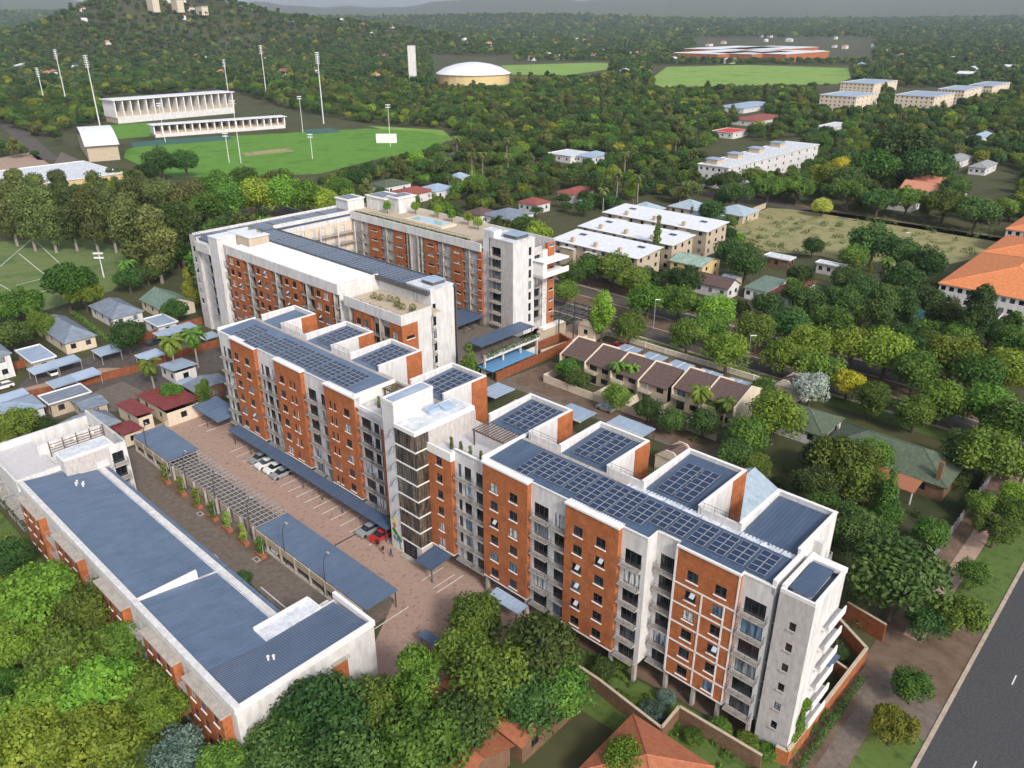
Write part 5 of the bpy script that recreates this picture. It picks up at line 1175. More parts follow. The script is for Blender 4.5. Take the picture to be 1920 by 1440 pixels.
def wall_line(label, pts, h, mat, t=.25, name='boundary_wall', coping='tan', cat='wall', z=0.0, panels=None, px=True):
    """free standing wall along a line of photo pixels (on the ground) or (u, v) points; one mesh per straight run"""
    q = [P(x, y) if px else UV(x, y) for x, y in pts]; root = thing(name, label, cat, (q[0].x, q[0].y, z))
    for a, b in zip(q, q[1:]):
        d = b - a; L = d.length; rz = math.atan2(d.y, d.x); n = max(1, round(L / panels)) if panels else 1
        for k in range(n):
            o = link('wall_run' if not panels else 'panel', MB().box(0, L / n - (.08 if panels else 0), -t / 2, t / 2, 0, h).mesh('run', mat), root, a - q[0] + d * (k / n), rz)
            if coping: link('coping', MB().box(0, L / n, -t / 2 - .05, t / 2 + .05, h + .002, h + .1).mesh('coping', coping), o)
            if panels: link('pier', MB().box(-.15, .15, -t / 2 - .08, t / 2 + .08, 0, h + .2).mesh('pier', coping or mat), o)
    return root
wall_line('long red brick boundary wall with pillars across the housing plots', [(-20, 765), (100, 738), (248, 700), (345, 668), (425, 645)], 2.0, 'brick_dark', panels=9, coping=None)
wall_line('short red brick boundary wall behind the pale blue carport pair', [(-10, 700), (40, 690), (55, 686)], 2.0, 'brick_dark', coping=None)
wall_line('red brick wall beside the parked dark car near the courtyard block', [(262, 645), (300, 628), (380, 607)], 2.0, 'brick_dark', coping=None)
wall_line('low cream wall along the head of the paved yard', [(310, 803), (345, 788), (385, 778)], 1.4, 'tan')
# townhouse row
for k in range(6):
    u0, u1 = -110.3 + 7.45 * k, -110.3 + 7.45 * (k + 1); vv = 136 if k < 4 else 138.2
    t = thing('townhouse', '%s brown roofed townhouse in the row, counted from the brick yard with the trailer' % ORD[k], 'house', UV(u0, vv, 0), ANG, 'row of brown roofed townhouses')
    w, d = u1 - u0, 13.0; mb = MB()
    ops = [(.9, 2.9, .2, 2.3), (4.2, 6.2, .9, 2.2), (.9, 2.9, 3.4, 5.0), (4.4, 6.2, 3.6, 4.8)]
    wallface(mb, '-v', .4, 0.12, w - .12, 0, 5.4, ops); wallface(mb, '+v', d, .12, w - .12, 0, 4.2); link('wall', mb.mesh('wall', 'tan'), t)
    for a, b, c, e in ops: gwin(t, a, .4, c, 0, b - a, e - c, 'pane', '3')
    r = MB(); r.quad((.1, -.1, 5.2), (w - .1, -.1, 5.2), (w - .1, 6.5, 7.7), (.1, 6.5, 7.7)); r.quad((.1, 6.5, 7.7), (w - .1, 6.5, 7.7), (w - .1, d + .3, 4.4), (.1, d + .3, 4.4)); r.quad((.1, -.1, 5.0), (w - .1, -.1, 5.0), (w - .1, -.1, 5.2), (.1, -.1, 5.2)); link('roof', r.mesh('roof', 'tile_brown'), t)
    for x in ((-.12,) if k < 5 else (-.12, w - .12)):
        pw = MB(); pr_ = [(-.5, 0), (-.5, 5.3), (6.5, 8.05), (d + .5, 4.8), (d + .5, 0)]; i = len(pw.v)
        pw.v += [(x, a, b) for a, b in pr_] + [(x + .24, a, b) for a, b in pr_]; pw.f += [(4, 3, 2, 1, 0), (5, 6, 7, 8, 9)] + [(j, (j + 1) % 5, 5 + (j + 1) % 5, 5 + j) for j in range(5)]; pw.m += [0] * 7; link('party_wall', pw.mesh('party_wall', 'cream'), t)
    balc = link('balcony', MB().box(.5, 3.4, -1.0, .39, 3.0, 3.2).mesh('balcony', 'tan'), t); link('parapet', MB().box(.5, 3.4, -1.0, -.85, 3.203, 4.1).mesh('parapet', 'cream'), balc)
    gw = MB(); gw.box(0, .2, -6.5, .3, 0, 2.0); gw.box(.2, w - .1, -6.6, -6.4, 0, 1.9); link('garden_wall', gw.mesh('garden_wall', 'cream'), t)
    cpo = slab('pale glazed carport roof behind the %s townhouse of the row' % ORD[k], [], 2.6, 'metal_light', group='carports behind the townhouses', posts=True) if False else None
    OCC.append((u0, u1, vv - 7, vv + 14))
for k in range(5):
    u = -106.5 + 7.5 * k; c = Bld('carport', 'pale flat carport roof on the street side of the %s townhouse' % ORD[k + 1], 'carport', u, 154, 0, 'carports behind the townhouses')
    c.part('roof', MB().box(u, u + 5.6, 151.5, 157.0, 2.5, 2.62), 'metal_light'); c.part('fascia', MB().box(u - .05, u + 5.65, 151.35, 151.49, 2.4, 2.7), 'trim'); c.part('rib', MB().box(u + 2.75, u + 2.85, 151.5, 157, 2.622, 2.7), 'trim')
    for a, b in ((u + .2, 151.7), (u + 5.4, 151.7), (u + .2, 156.8), (u + 5.4, 156.8)): c.part('post', MB().box(a - .06, a + .06, b - .06, b + .06, 0, 2.5), 'rail')
for l, u0, u1, v0, v1 in (('small cream gatehouse with brown roof by the avenue and brick wall', -122.5, -117.5, 158, 163.5), ('small cream gatehouse with brown roof at the far end of the townhouse row', -66.5, -61.5, 158, 163), ('small cream garage with brown roof beside the blue canopy yard', -103.5, -97.5, 110, 114.5), ('small cream garage with brown roof beside the driveway and white tree', -68.5, -62.5, 113.5, 118)):
    t = house(l, None, 3.6, 1.5, 'gabley', 'tile_brown', 'cream', wins=(1, 1), uvr=(u0, u1, v0, v1), name='gatehouse', ov=.1)
    for y in (-.1, v1 - v0 - .1): link('gable_parapet', MB().hexa([(-.2, y, 3.3), (u1 - u0 + .2, y, 3.3), (u1 - u0 + .2, y + .25, 3.3), (-.2, y + .25, 3.3), ((u1 - u0) * .36, y, 5.3), ((u1 - u0) * .64, y, 5.3), ((u1 - u0) * .64, y + .25, 5.3), ((u1 - u0) * .36, y + .25, 5.3)]).mesh('gable_parapet', 'cream'), t)
house('brown tiled low roof tucked behind the walled rear wing', None, 3.2, 1.6, 'gablex', 'tile_brown', 'cream', uvr=(-92, -82, 101, 110), wins=(1, 1)); house('brown tiled low roof beside the driveway garages', None, 3.2, 1.4, 'gablex', 'tile_brown', 'cream', uvr=(-83, -72, 108, 117), wins=(1, 1))
for k, (u, v) in enumerate(((-88.5, 117), (-79.5, 119), (-70, 121.5))): Bq = slab('pale flat carport roof, %s along the driveway from the garage by the blue canopy' % ORD[k], [], 2.5) if False else None
for k, (u0, u1, v0, v1) in enumerate(((-95, -88, 115.5, 121), (-84, -75, 119, 123.5))):
    c = Bld('carport', ['pale blue carport roof beside the driveway behind the terrace wing', 'pale blue carport roof beside the driveway opposite the silver pickup'][k], 'carport', u0, v0); c.part('roof', MB().box(u0, u1, v0, v1, 2.5, 2.65), 'metal_light'); c.part('fascia', MB().box(u0 - .05, u1 + .05, v0 - .12, v0 - .003, 2.4, 2.75), 'trim')
    for a, b in ((u0 + .2, v0 + .2), (u1 - .2, v0 + .2), (u0 + .2, v1 - .2), (u1 - .2, v1 - .2)): c.part('post', MB().box(a - .06, a + .06, b - .06, b + .06, 0, 2.5), 'rail')
    OCC.append((u0, u1, v0, v1))
c = Bld('shade_canopy', 'flat bright blue canopy beside the planter wall of the parking deck', 'canopy', -121.5, 129); c.part('roof', MB().box(-125, -119.2, 121.5, 136.8, 2.3, 2.4), 'canopy_blue')
for a, b in ((-124.6, 122), (-119.6, 122), (-119.6, 129), (-119.6, 136.4), (-124.6, 136.4)): c.part('post', MB().box(a - .06, a + .06, b - .06, b + .06, 0, 2.3), 'rail')
c = Bld('shade_canopy', 'smaller pale blue canopy by the cream garage', 'canopy', -111, 115); c.part('roof', MB().box(-114.5, -109, 111.8, 118.5, 2.2, 2.3), 'metal_light')
for a, b in ((-114.2, 112), (-109.3, 112), (-109.3, 118.2)): c.part('post', MB().box(a - .06, a + .06, b - .06, b + .06, 0, 2.2), 'rail')
wall_line('red brick wall with pillars between the blue canopy and the driveway', [(-118.4, 122), (-118.6, 150), (-124, 152)], 2.3, 'brick_dark', px=False, coping='brick_dark', panels=9.3)
wall_line('red brick wall around the bin yard beside the black gate frame', [(-124, 141.8), (-124, 151.8), (-119, 151)], 2.2, 'brick_dark', px=False, coping='brick_dark')
wall_line('low white wall and hedge line along the avenue behind the townhouses', [(-117, 163.8), (-62, 164.2)], 1.3, 'cream', px=False, panels=6, coping='trim')
# entrance gate frame
gt = Bld('gate_pergola', 'black steel gate frame over the sloping entrance beside the projecting white box', 'gate', -126, 160)
for a in (-131, -126, -121):
    for b in (154, 160.5, 167): gt.part('post', MB().box(a - .13, a + .13, b - .13, b + .13, 0, 5.2), 'rail')
for b in (154, 157.2, 160.5, 163.7, 167): gt.part('beam', MB().box(-131.4, -120.6, b - .12, b + .12, 5.2, 5.5), 'rail')
for a in (-131, -128.5, -126, -123.5, -121): gt.part('cross_beam', MB().box(a - .1, a + .1, 153.6, 167.4, 5.502, 5.7), 'rail')
wall_line('tan ramp wall leading down from the black gate frame', [(-121.5, 141.5), (-118.5, 167)], 1.2, 'cream', px=False); wall_line('tall tan wall of the entrance ramp', [(-128, 147.5), (-127, 158)], 3.0, 'tan', px=False)
# white roofed walk-up flats
for k, (l, u0, u1, v0, v1) in enumerate((('white roofed three storey flats nearest the avenue, in front of the cypress', -171, -136.5, 205, 218), ('middle white roofed three storey flats, behind the tall cypress', -176, -137, 226, 239), ('rear white roofed three storey flats beside the pale blue hip roofs', -183, -138, 250, 264))):
    t = house(l, None, 9.2, 1.0, 'monoy', 'metal_white', 'tan', wins=(9, 3), storeys=3, uvr=(u0, u1, v0, v1), name='flats', cat='building', ov=.8)
    for j in range(3): x = (u1 - u0) * (.2 + .28 * j); link('stack', MB().box(x, x + 1.2, .6, 1.8, 9.2, 10.9).mesh('stack', 'tan'), t)
    for j in range(3): x = (u1 - u0) * (.12 + .3 * j); q = link('porch_roof', MB().box(x, x + 6, -1.8, 0, 7.6, 7.75).mesh('porch_roof', 'metal_white'), t); link('porch_wall', MB().box(x + .2, x + 5.8, -1.5, -.02, 0, 7.59).mesh('porch_wall', 'tan'), t)
    for j in (.12, .82): x = (u1 - u0) * j; o = link('roof_light', MB().box(0, 2.6, 0, 1.6, 0, .12).mesh('roof_light', 'solar_cells'), t, (x, 8.5, 9.95)); o.rotation_euler = (R(4), 0, 0)
for k, (u0, u1, v0, v1) in enumerate(((-196, -184, 283, 295), (-185, -172, 300, 312), (-170, -158, 288, 299), (-166, -152, 304, 318), (-160, -149, 270, 281))):
    house(['pale blue hip roofed house behind the flats, first of the cluster', 'pale blue hip roofed house at the back of the cluster, by the bushes', 'pale blue hip roofed house in the middle of the cluster with brick chimney', 'pale blue hip roofed house of the cluster nearest the vacant lot wall', 'pale blue hip roofed house tucked against the rear white roofed flats'][k], None, 3.3, 2.8, 'hip', 'metal_pale', 'tan', uvr=(u0, u1, v0, v1), group='pale blue hip roofed houses', chimney=(2, 2) if k in (0, 2) else None)
house('yellow house with streaked green gable roof beside the cypress flats', [(1285, 476), (1318, 502), (1352, 487)], 5.6, 1.6, 'gablex', 'metal_green_pale', 'yellow_wall', storeys=2, chimney=(8, 6))
house('long brown tiled house behind the avenue trees', [(1313, 520), (1366, 543), (1390, 532)], 3.6, 2.2, 'gablex', 'tile_brown', 'white'); house('white house with dark green roof and rust red wing', [(1404, 533), (1437, 548), (1478, 528)], 3.6, .5, 'monoy', 'metal_green', 'white'); house('rust red roofed wing of the white house', [(1438, 545), (1480, 560), (1515, 528)], 3.0, .8, 'monox', 'tile_red_dark', 'white', wins=(1, 1))
house('flat roofed brown brick house on the edge of the vacant lot', [(1431, 480), (1475, 489), (1493, 484)], 3.4, .2, 'flat', 'membrane', 'brick_brown'); house('flat roofed white house beside the thin cypresses', [(1534, 490), (1580, 503), (1588, 498)], 3.4, .2, 'flat', 'membrane', 'grey_wall'); house('curved blue shade roof among trees behind the brown tiled house', [(1352, 519), (1372, 528), (1396, 518)], 3.0, .6, 'gablex', 'metal_grey_blue', 'tan', wins=(1, 0)); house('small teal roofed house with dark solar panels among the big trees', [(1700, 602), (1760, 618), (1785, 600)], 3.4, 1.0, 'monoy', 'metal_teal', 'tan')
# big orange tiled buildings on the right
house('large orange tiled white building behind the tall dark conifer', [(1772, 521), (1850, 548), (2060, 510)], 9.0, 4.5, 'hip', 'tile_orange', 'white', name='residence', cat='building', wins=(14, 4), storeys=3); house('orange tiled white building behind the large orange roof', [(1845, 470), (1930, 487), (2080, 470)], 9.0, 4.0, 'hip', 'tile_orange', 'white', name='residence', cat='building', wins=(12, 3), storeys=3); house('orange tiled white building at the edge of the vacant lot street', [(1890, 425), (1960, 440), (2080, 420)], 9, 4, 'hip', 'tile_orange', 'white', name='residence', cat='building', wins=(10, 3), storeys=3)
house('salmon gabled townhouse, tallest of the three beyond the street', None, 7, 3.2, 'gablex', 'tile_salmon', 'white', uvr=(-120, -98, 407, 418), storeys=2, wins=(5, 2)); house('salmon gabled townhouse in the middle of the three beyond the street', None, 6.5, 3, 'gablex', 'tile_salmon', 'white', uvr=(-120, -99, 393, 404), storeys=2, wins=(5, 2)); house('low salmon gabled house in front of the taller two', None, 3.4, 3, 'gablex', 'tile_salmon', 'white', uvr=(-124, -108, 374, 384), wins=(3, 2))
house('grey paved roof deck and wall below the large orange roof', [(1880, 590), (1900, 606), (1990, 590)], 3.4, .2, 'flat', 'paving_grey', 'cream', wins=(0, 0))
# green tiled house and blue grey house right of the long block
house('large dark green tiled house with terracotta porch beside the long fence', None, 3.2, 3.0, 'hip', 'tile_green', 'brick_brown', uvr=(-47, -25, 139, 151), chimney=(20.5, 1)); house('green tiled side wing of the large green roofed house', None, 3.0, 2.2, 'hip', 'tile_green', 'white', uvr=(-62, -49, 143, 153))
pc = Bld('porch', 'terracotta tiled porch on white posts in front of the green roofed house', 'porch', -32, 136); r = MB(); r.hexa([(-38.5, 134.2, 2.5), (-28.5, 134.2, 2.5), (-28.5, 138.6, 3.0), (-38.5, 138.6, 3.0), (-38.5, 134.2, 2.62), (-28.5, 134.2, 2.62), (-28.5, 138.6, 3.12), (-38.5, 138.6, 3.12)]); pc.part('roof', r, 'terracotta')
for u in (-38.2, -33.5, -28.8): pc.part('post', MB().box(u - .1, u + .1, 134.3, 134.5, 0, 2.5), 'trim')
house('blue grey gable roofed house behind the solar wings', None, 3.2, 3.0, 'gabley', 'metal_pale', 'tan', uvr=(-56, -45, 104, 117), wins=(2, 2))
# red tiled houses at the bottom
house('red tiled house with solar water heaters beside the garden boundary wall', None, 3.2, 2.6, 'gablex', 'tile_red', 'brick_brown', uvr=(-56, -43, 48, 57), wins=(0, 2)); house('near red tiled roof with skylight strip under the big trees', None, 3.0, 2.4, 'gablex', 'tile_red', 'brick_brown', uvr=(-60, -44, 37.5, 47), wins=(0, 1)); house('small red tiled hip roof beside the brick corner wall', None, 3.0, 2.2, 'hip', 'tile_red', 'brick_brown', uvr=(-36, -26, 50, 60), wins=(1, 1))
wall_line('brown brick boundary wall along the garden of the long block', [(-57, 62.6), (-43, 62.4), (-33, 61.4), (-33.2, 65.6), (-22.5, 65.9)], 2.4, 'brick_brown', px=False, coping='tan')
wall_line('red brick courtyard wall around the near end of the long block', [(-22.0, 68.4), (-16.9 - 3.8, 68.6), (-20.3, 91.2), (-25.5, 94.5)], 2.2, 'brick', px=False, coping='tan', t=.35); wall_line('red brick cross wall inside the courtyard at the near end', [(-25, 87), (-20.4, 86)], 1.9, 'brick', px=False, coping='tan'); wall_line('high red brick wall at the back of the near end courtyard', [(-25.5, 97.5), (-19.8, 96.5)], 3.0, 'brick_dark', px=False, coping='tan')
carport('blue ribbed canopy in the brick courtyard at the near end of the long block', -24.8, -22.2, 81.5, 87, 2.6, 2.6, 'metal_slate', [(-22.4, 82), (-22.4, 86.6)])
wall_line('long grey precast fence beside the brick path', [(-20.6, 108), (-20.6, 158)], 1.9, 'grey_fence', px=False, panels=1.6, coping=None, t=.08, name='fence', cat='fence')
wall_line('brick and white wall along the top of the vacant lot', [(1385, 415), (1412, 399), (1435, 390)], 2.2, 'tan', panels=3)
OCC += [(-204, -120, 92, 157), (-142, -20, 64, 88), (-150, -64, 24, 58), (-130, -116, 108, 170), (-112, -64, 128, 165)]
# houses glimpsed among the trees in the middle distance
MID = [((735, 358), (762, 368), (812, 355), 'tile_red_dark', 'red tin roofed house just beyond the rooftop pool'), ((690, 345), (720, 352), (760, 340), 'tile_green', 'green roofed house beyond the rooftop penthouses'), ((785, 352), (815, 360), (840, 348), 'metal_light', 'pale roofed house next to the red tin roofed house'), ((905, 400), (950, 412), (985, 395), 'metal_grey_blue', 'slate roofed house beside the tower of the courtyard block'), ((870, 398), (900, 405), (925, 395), 'tile_brown', 'dark roofed house near the rooftop pool trees'), ((970, 378), (1010, 384), (1022, 376), 'tile_red_dark', 'white walled house with rusty flat roof among trees'), ((1045, 360), (1075, 366), (1090, 352), 'tile_red_dark', 'maroon roofed house beside the side street'), ((1040, 285), (1070, 294), (1090, 284), 'membrane', 'white flat roofed house in the wood below the big fields'), ((1085, 290), (1110, 296), (1125, 286), 'metal_light', 'grey roofed house beside the white flat roofed house'), ((1385, 220), (1420, 228), (1450, 216), 'tile_red_dark', 'white house with red roof and tower among dark trees'), ((1365, 196), (1395, 204), (1435, 192), 'metal_light', 'lilac roofed house at the field corner'), ((1540, 235), (1560, 240), (1575, 230), 'membrane', 'small white house in the dense wood'), ((1770, 295), (1800, 304), (1810, 292), 'metal_grey', 'grey roofed house near the salmon townhouses'), ((1820, 255), (1840, 260), (1852, 250), 'metal_light', 'pale house in the wood near the right edge'), ((1825, 308), (1850, 316), (1862, 305), 'metal_grey', 'grey roofed white house beside the salmon townhouses'), ((1355, 242), (1375, 250), (1392, 243), 'cloth_red', 'bright red roof in the wood below the lilac house'), ((845, 330), (858, 335), (872, 328), 'metal_light', 'pale blue shed behind the tall palms')]
for a, b, c, m, l in MID: house(l, [a, b, c], 4.0, 2.0, 'hip' if m not in ('membrane', 'cloth_red') else 'flat', m, 'white', wins=(3, 2))
# white terraced flats in the middle distance
for k in range(4):
    x, y = 1345 + 42 * k, 316 - 11 * k
    t = house('white stepped block of flats, %s from the yellow balcony' % ORD[k], [(x - 20, y - 12), (x + 22, y), (x + 40, y - 14)], 10.5, .2, 'flat', 'membrane', 'white', name='flats', cat='building', storeys=3, wins=(5, 3), group='white stepped flats')
    w = 13; link('penthouse', MB().box(2, 8, 4, 10, 10.7, 13).mesh('penthouse', 'tan'), t); link('penthouse_roof', MB().box(1.4, 8.6, 3.4, 10.6, 13.002, 13.25).mesh('penthouse_roof', 'metal_light'), t)
# beige hall blocks with flat roofs
for k, (x, y, wd) in enumerate(((1585, 196, 96), (1730, 196, 105), (1620, 172, 80), (1795, 184, 60), (1850, 176, 50))):
    house('%s beige walk-up block with pale flat roof among the dark woods' % ['wide', 'longest', 'rear', 'small', 'rightmost wooded'][k] if k != 4 else 'beige walk-up block with pale flat roof past the small one', [(x - wd / 2, y - 18), (x + wd / 4, y - 14), (x + wd / 2, y - 22)], 13, .2, 'flat', 'metal_light', 'cream', name='hall_block', cat='building', storeys=4, wins=(8, 5), group='beige walk-up blocks')
# ------------------------------------------------------------------ trees that show singly in the photograph: (x, y, radius px, kind, leaf)
RATIO = {'round': 1.95, 'spread': 1.6, 'tall': 3.0, 'cone': 3.3, 'shrub': 1.25, 'column': 9.0}
def plant(zone, group, lst, name='tree', lod=0):
    for i, (x, y, r, k, m) in enumerate(lst):
        p, rm, h = crown_at(x, y, r, RATIO[k]); u, v = toUV(p)
        tree(name, zone, p, rm, h, k, m, lod, group)
G, D, Bt, O, Y, Si, Bl = 'leaf_green', 'leaf_dark', 'leaf_bright', 'leaf_olive', 'leaf_yellow', 'leaf_silver', 'leaf_blue'
plant('feathery bright green tree between the low block and the street', 'feathery trees in front of the low block', [(70, 1150, 85, 'spread', Bt), (165, 1165, 70, 'spread', G), (30, 1225, 70, 'spread', Bt), (120, 1265, 85, 'spread', G), (215, 1235, 62, 'spread', G), (262, 1290, 66, 'round', G), (180, 1320, 85, 'spread', Bt), (85, 1350, 85, 'spread', Bt), (300, 1345, 60, 'spread', Bt), (60, 1425, 90, 'spread', Bt), (180, 1420, 90, 'spread', Bt), (420, 1425, 55, 'round', G), (20, 1040, 45, 'round', D), (8, 1300, 50, 'spread', G)])
plant('blue grey bushy tree at the corner of the low block', None, [(330, 1415, 62, 'round', Bl)])
plant('big dense dark green tree beside the end wall of the low block', 'dense dark trees below the yard', [(600, 1340, 108, 'round', D), (530, 1400, 85, 'round', D), (655, 1425, 95, 'round', D), (700, 1330, 80, 'round', G), (800, 1400, 105, 'round', G), (860, 1360, 85, 'round', D)])
plant('yellow green sapling-like tree beside the white end wall of the low block', None, [(785, 1265, 72, 'tall', Bt)])
plant('broad dark green tree under the brick bays of the long block', 'dark trees under the long block facade', [(890, 1160, 66, 'round', G), (862, 1225, 72, 'round', G), (1010, 1215, 95, 'round', D), (930, 1270, 95, 'round', G), (1050, 1280, 72, 'round', G), (985, 1310, 80, 'round', D)])
plant('large dark rounded tree beside the near end wall of the long block', None, [(1685, 1075, 105, 'round', D)])
plant('smaller tree in front of the large dark tree by the road verge', 'small verge trees', [(1790, 1165, 52, 'spread', G), (1735, 1165, 45, 'round', D)])
plant('small round tree on the brick path beside the road', None, [(1715, 1285, 45, 'round', G)]); plant('sparse yellowing small tree on the triangular lawn', None, [(1672, 1375, 46, 'spread', 'leaf_yellow_green')]); plant('young tree on the green verge beside the road', 'young verge trees', [(1828, 1075, 38, 'round', G), (1865, 1005, 40, 'spread', G), (1845, 945, 36, 'round', G), (1905, 925, 34, 'round', Bt)])
plant('leafy green tree between the walled rear wings and the green tiled house', 'trees round the green tiled house', [(1555, 955, 48, 'round', G), (1585, 860, 68, 'round', G), (1620, 900, 55, 'round', G), (1530, 905, 50, 'round', D), (1600, 985, 62, 'round', D), (1540, 850, 45, 'round', D), (1640, 1000, 50, 'round', D), (1745, 1000, 42, 'round', G), (1640, 850, 45, 'round', G)])
plant('dense conical cypress beside the green tiled house', None, [(1672, 905, 38, 'cone', G)])
plant('tall broad tree at the corner of the avenue and the asphalt road', 'corner trees by the asphalt road', [(1860, 850, 72, 'round', G), (1810, 840, 55, 'round', D), (1900, 790, 70, 'round', G), (1850, 760, 60, 'round', Bt), (1925, 870, 50, 'round', G), (1790, 900, 30, 'shrub', D), (1905, 960, 40, 'round', G)])
plant('bushy tree at the end of the townhouse row', 'trees around the townhouse row', [(1455, 775, 62, 'round', Bt), (1400, 815, 52, 'round', G), (1430, 730, 35, 'round', G), (1380, 850, 42, 'round', D), (1320, 790, 36, 'round', D), (1260, 785, 32, 'round', D), (1215, 765, 30, 'round', D), (1155, 740, 34, 'round', G), (1085, 710, 26, 'round', D), (1065, 690, 30, 'round', G), (1420, 870, 35, 'round', G), (1345, 760, 30, 'round', G)])
plant('silvery white flowering tree beside the townhouse row', None, [(1522, 725, 42, 'round', Si)]); plant('golden yellow tree beside the silvery tree', None, [(1592, 715, 38, 'round', Y)])
plant('pine-like tree beside the small white tower of the courtyard block', None, [(878, 672, 40, 'cone', G)]); plant('low dark tree at the foot of the small white tower', 'trees at the foot of the small white tower', [(805, 690, 24, 'round', D), (845, 690, 20, 'round', D)])
plant('street tree lining the avenue behind the townhouses', 'street trees along the avenue', [(1290, 625, 40, 'round', G), (1365, 655, 50, 'round', Bt), (1470, 665, 46, 'round', Bt), (1180, 610, 40, 'round', G), (1245, 530, 0.1, 'round', G), (1060, 545, 30, 'round', G), (1540, 690, 48, 'round', G), (1640, 745, 45, 'round', G), (1720, 770, 45, 'round', G), (1765, 745, 55, 'round', Bt), (1330, 605, 42, 'round', G), (1420, 610, 48, 'round', G), (1400, 700, 30, 'round', G), (1215, 560, 44, 'round', Bt), (1275, 560, 44, 'round', G), (1150, 500, 44, 'round', G), (1105, 500, 36, 'round', G), (1070, 510, 34, 'round', D), (1190, 520, 40, 'round', G), (1280, 520, 40, 'round', D), (1340, 575, 45, 'round', Bt), (1480, 610, 48, 'round', D), (1555, 600, 48, 'round', G), (1520, 640, 50, 'round', Bt), (1600, 640, 52, 'round', Bt), (1665, 650, 60, 'round', Bt), (1720, 690, 55, 'round', G), (1790, 660, 62, 'round', Bt), (1830, 690, 58, 'round', G), (1880, 700, 55, 'round', Bt), (1890, 650, 45, 'round', G), (1610, 580, 44, 'round', D), (1690, 720, 45, 'round', G), (1560, 660, 40, 'round', G)][0:4] + [(1060, 545, 30, 'round', G), (1540, 690, 48, 'round', G), (1640, 745, 45, 'round', G), (1720, 770, 45, 'round', G), (1765, 745, 55, 'round', Bt), (1335, 610, 40, 'round', G), (1420, 615, 46, 'round', G), (1215, 560, 44, 'round', Bt), (1275, 562, 44, 'round', G), (1150, 500, 42, 'round', G), (1105, 500, 36, 'round', G), (1072, 512, 32, 'round', D), (1190, 522, 38, 'round', G), (1285, 522, 40, 'round', D), (1345, 580, 44, 'round', Bt), (1480, 610, 48, 'round', D), (1520, 640, 50, 'round', Bt), (1600, 645, 50, 'round', Bt), (1665, 655, 58, 'round', Bt), (1720, 690, 55, 'round', G), (1790, 665, 60, 'round', Bt), (1840, 700, 58, 'round', G), (1890, 690, 55, 'round', Bt), (1905, 640, 45, 'round', G), (1560, 600, 44, 'round', G)])
plant('tall yellow green plane tree beside the black gate frame', None, [(1130, 575, 34, 'tall', Bt)])
plant('tall dense dark conifer in front of the large orange roof', None, [(1838, 575, 46, 'tall', D)]); plant('dark evergreen tree in the dense clump around the teal roofed house', 'dark evergreens round the teal roofed house', [(1650, 570, 44, 'tall', D), (1700, 570, 40, 'tall', D), (1580, 560, 42, 'round', D), (1620, 540, 36, 'round', D), (1780, 590, 45, 'round', D), (1740, 560, 40, 'round', D), (1690, 520, 42, 'round', D), (1800, 625, 40, 'round', G), (1740, 640, 36, 'round', G), (1520, 560, 38, 'round', D), (1490, 545, 30, 'round', G), (1440, 570, 36, 'round', D), (1860, 620, 34, 'round', D)])
plant('dark bushy tree standing in the vacant lot', 'trees in the vacant lot', [(1640, 450, 48, 'round', D), (1690, 470, 42, 'round', D), (1600, 480, 34, 'round', G), (1525, 460, 24, 'round', D), (1740, 490, 40, 'round', D), (1590, 520, 36, 'round', D), (1500, 515, 30, 'round', D), (1400, 490, 42, 'round', D), (1370, 470, 34, 'round', D)])
plant('pale yellow green ball-shaped tree on the street above the vacant lot', None, [(1542, 384, 21, 'round', 'leaf_lime')])
plant('spreading dark tree on the far side of the street above the vacant lot', 'trees beyond the vacant lot street', [(1380, 375, 34, 'spread', D), (1440, 360, 34, 'spread', G), (1495, 362, 32, 'spread', G), (1590, 372, 34, 'spread', G), (1645, 388, 34, 'spread', D), (1700, 385, 34, 'spread', G), (1770, 395, 40, 'spread', G), (1830, 410, 40, 'spread', D), (1880, 400, 30, 'spread', G), (1335, 395, 30, 'round', D), (1360, 350, 30, 'spread', D), (1410, 340, 26, 'spread', G)])
plant('large domed tree in the wood above the vacant lot street', 'domed trees above the street', [(1690, 300, 62, 'spread', D), (1640, 330, 50, 'spread', G), (1730, 330, 50, 'spread', D), (1590, 335, 40, 'round', D), (1545, 330, 36, 'round', 'leaf_yellow_green'), (1575, 312, 26, 'round', Y), (1500, 345, 32, 'round', D), (1790, 350, 36, 'round', D)])
# tall olive green row behind the sports field
plant('tall olive green tree in the row behind the sports field', 'tall olive row behind the sports field', [(10, 375, 42, 'tall', O), (45, 385, 42, 'tall', O), (85, 388, 42, 'tall', O), (125, 385, 42, 'tall', O), (165, 385, 44, 'tall', O), (200, 388, 42, 'tall', O), (30, 350, 36, 'tall', O), (110, 352, 36, 'tall', O), (175, 352, 36, 'tall', O), (70, 358, 36, 'tall', O)])
plant('tall tree beside the courtyard block and the sports field', 'tall trees beside the courtyard block', [(245, 410, 55, 'tall', O), (285, 430, 50, 'tall', O), (330, 415, 45, 'tall', D), (265, 455, 40, 'round', O), (330, 470, 34, 'round', D), (350, 520, 24, 'cone', 'leaf_yellow_green'), (300, 495, 30, 'round', D), (240, 520, 30, 'round', D), (275, 510, 26, 'round', D)])
plant('rounded bright topped tree behind the back roof of the courtyard block', 'trees behind the courtyard block', [(385, 385, 42, 'round', G), (430, 370, 46, 'round', G), (480, 365, 46, 'round', Bt), (530, 360, 46, 'round', Bt), (575, 365, 42, 'round', Bt), (610, 375, 34, 'round', Bt), (350, 365, 40, 'round', O), (300, 360, 42, 'round', O), (410, 345, 40, 'round', G), (455, 335, 36, 'round', G), (520, 340, 36, 'round', G), (250, 355, 40, 'round', O), (640, 350, 28, 'round', G), (665, 335, 28, 'round', D)])
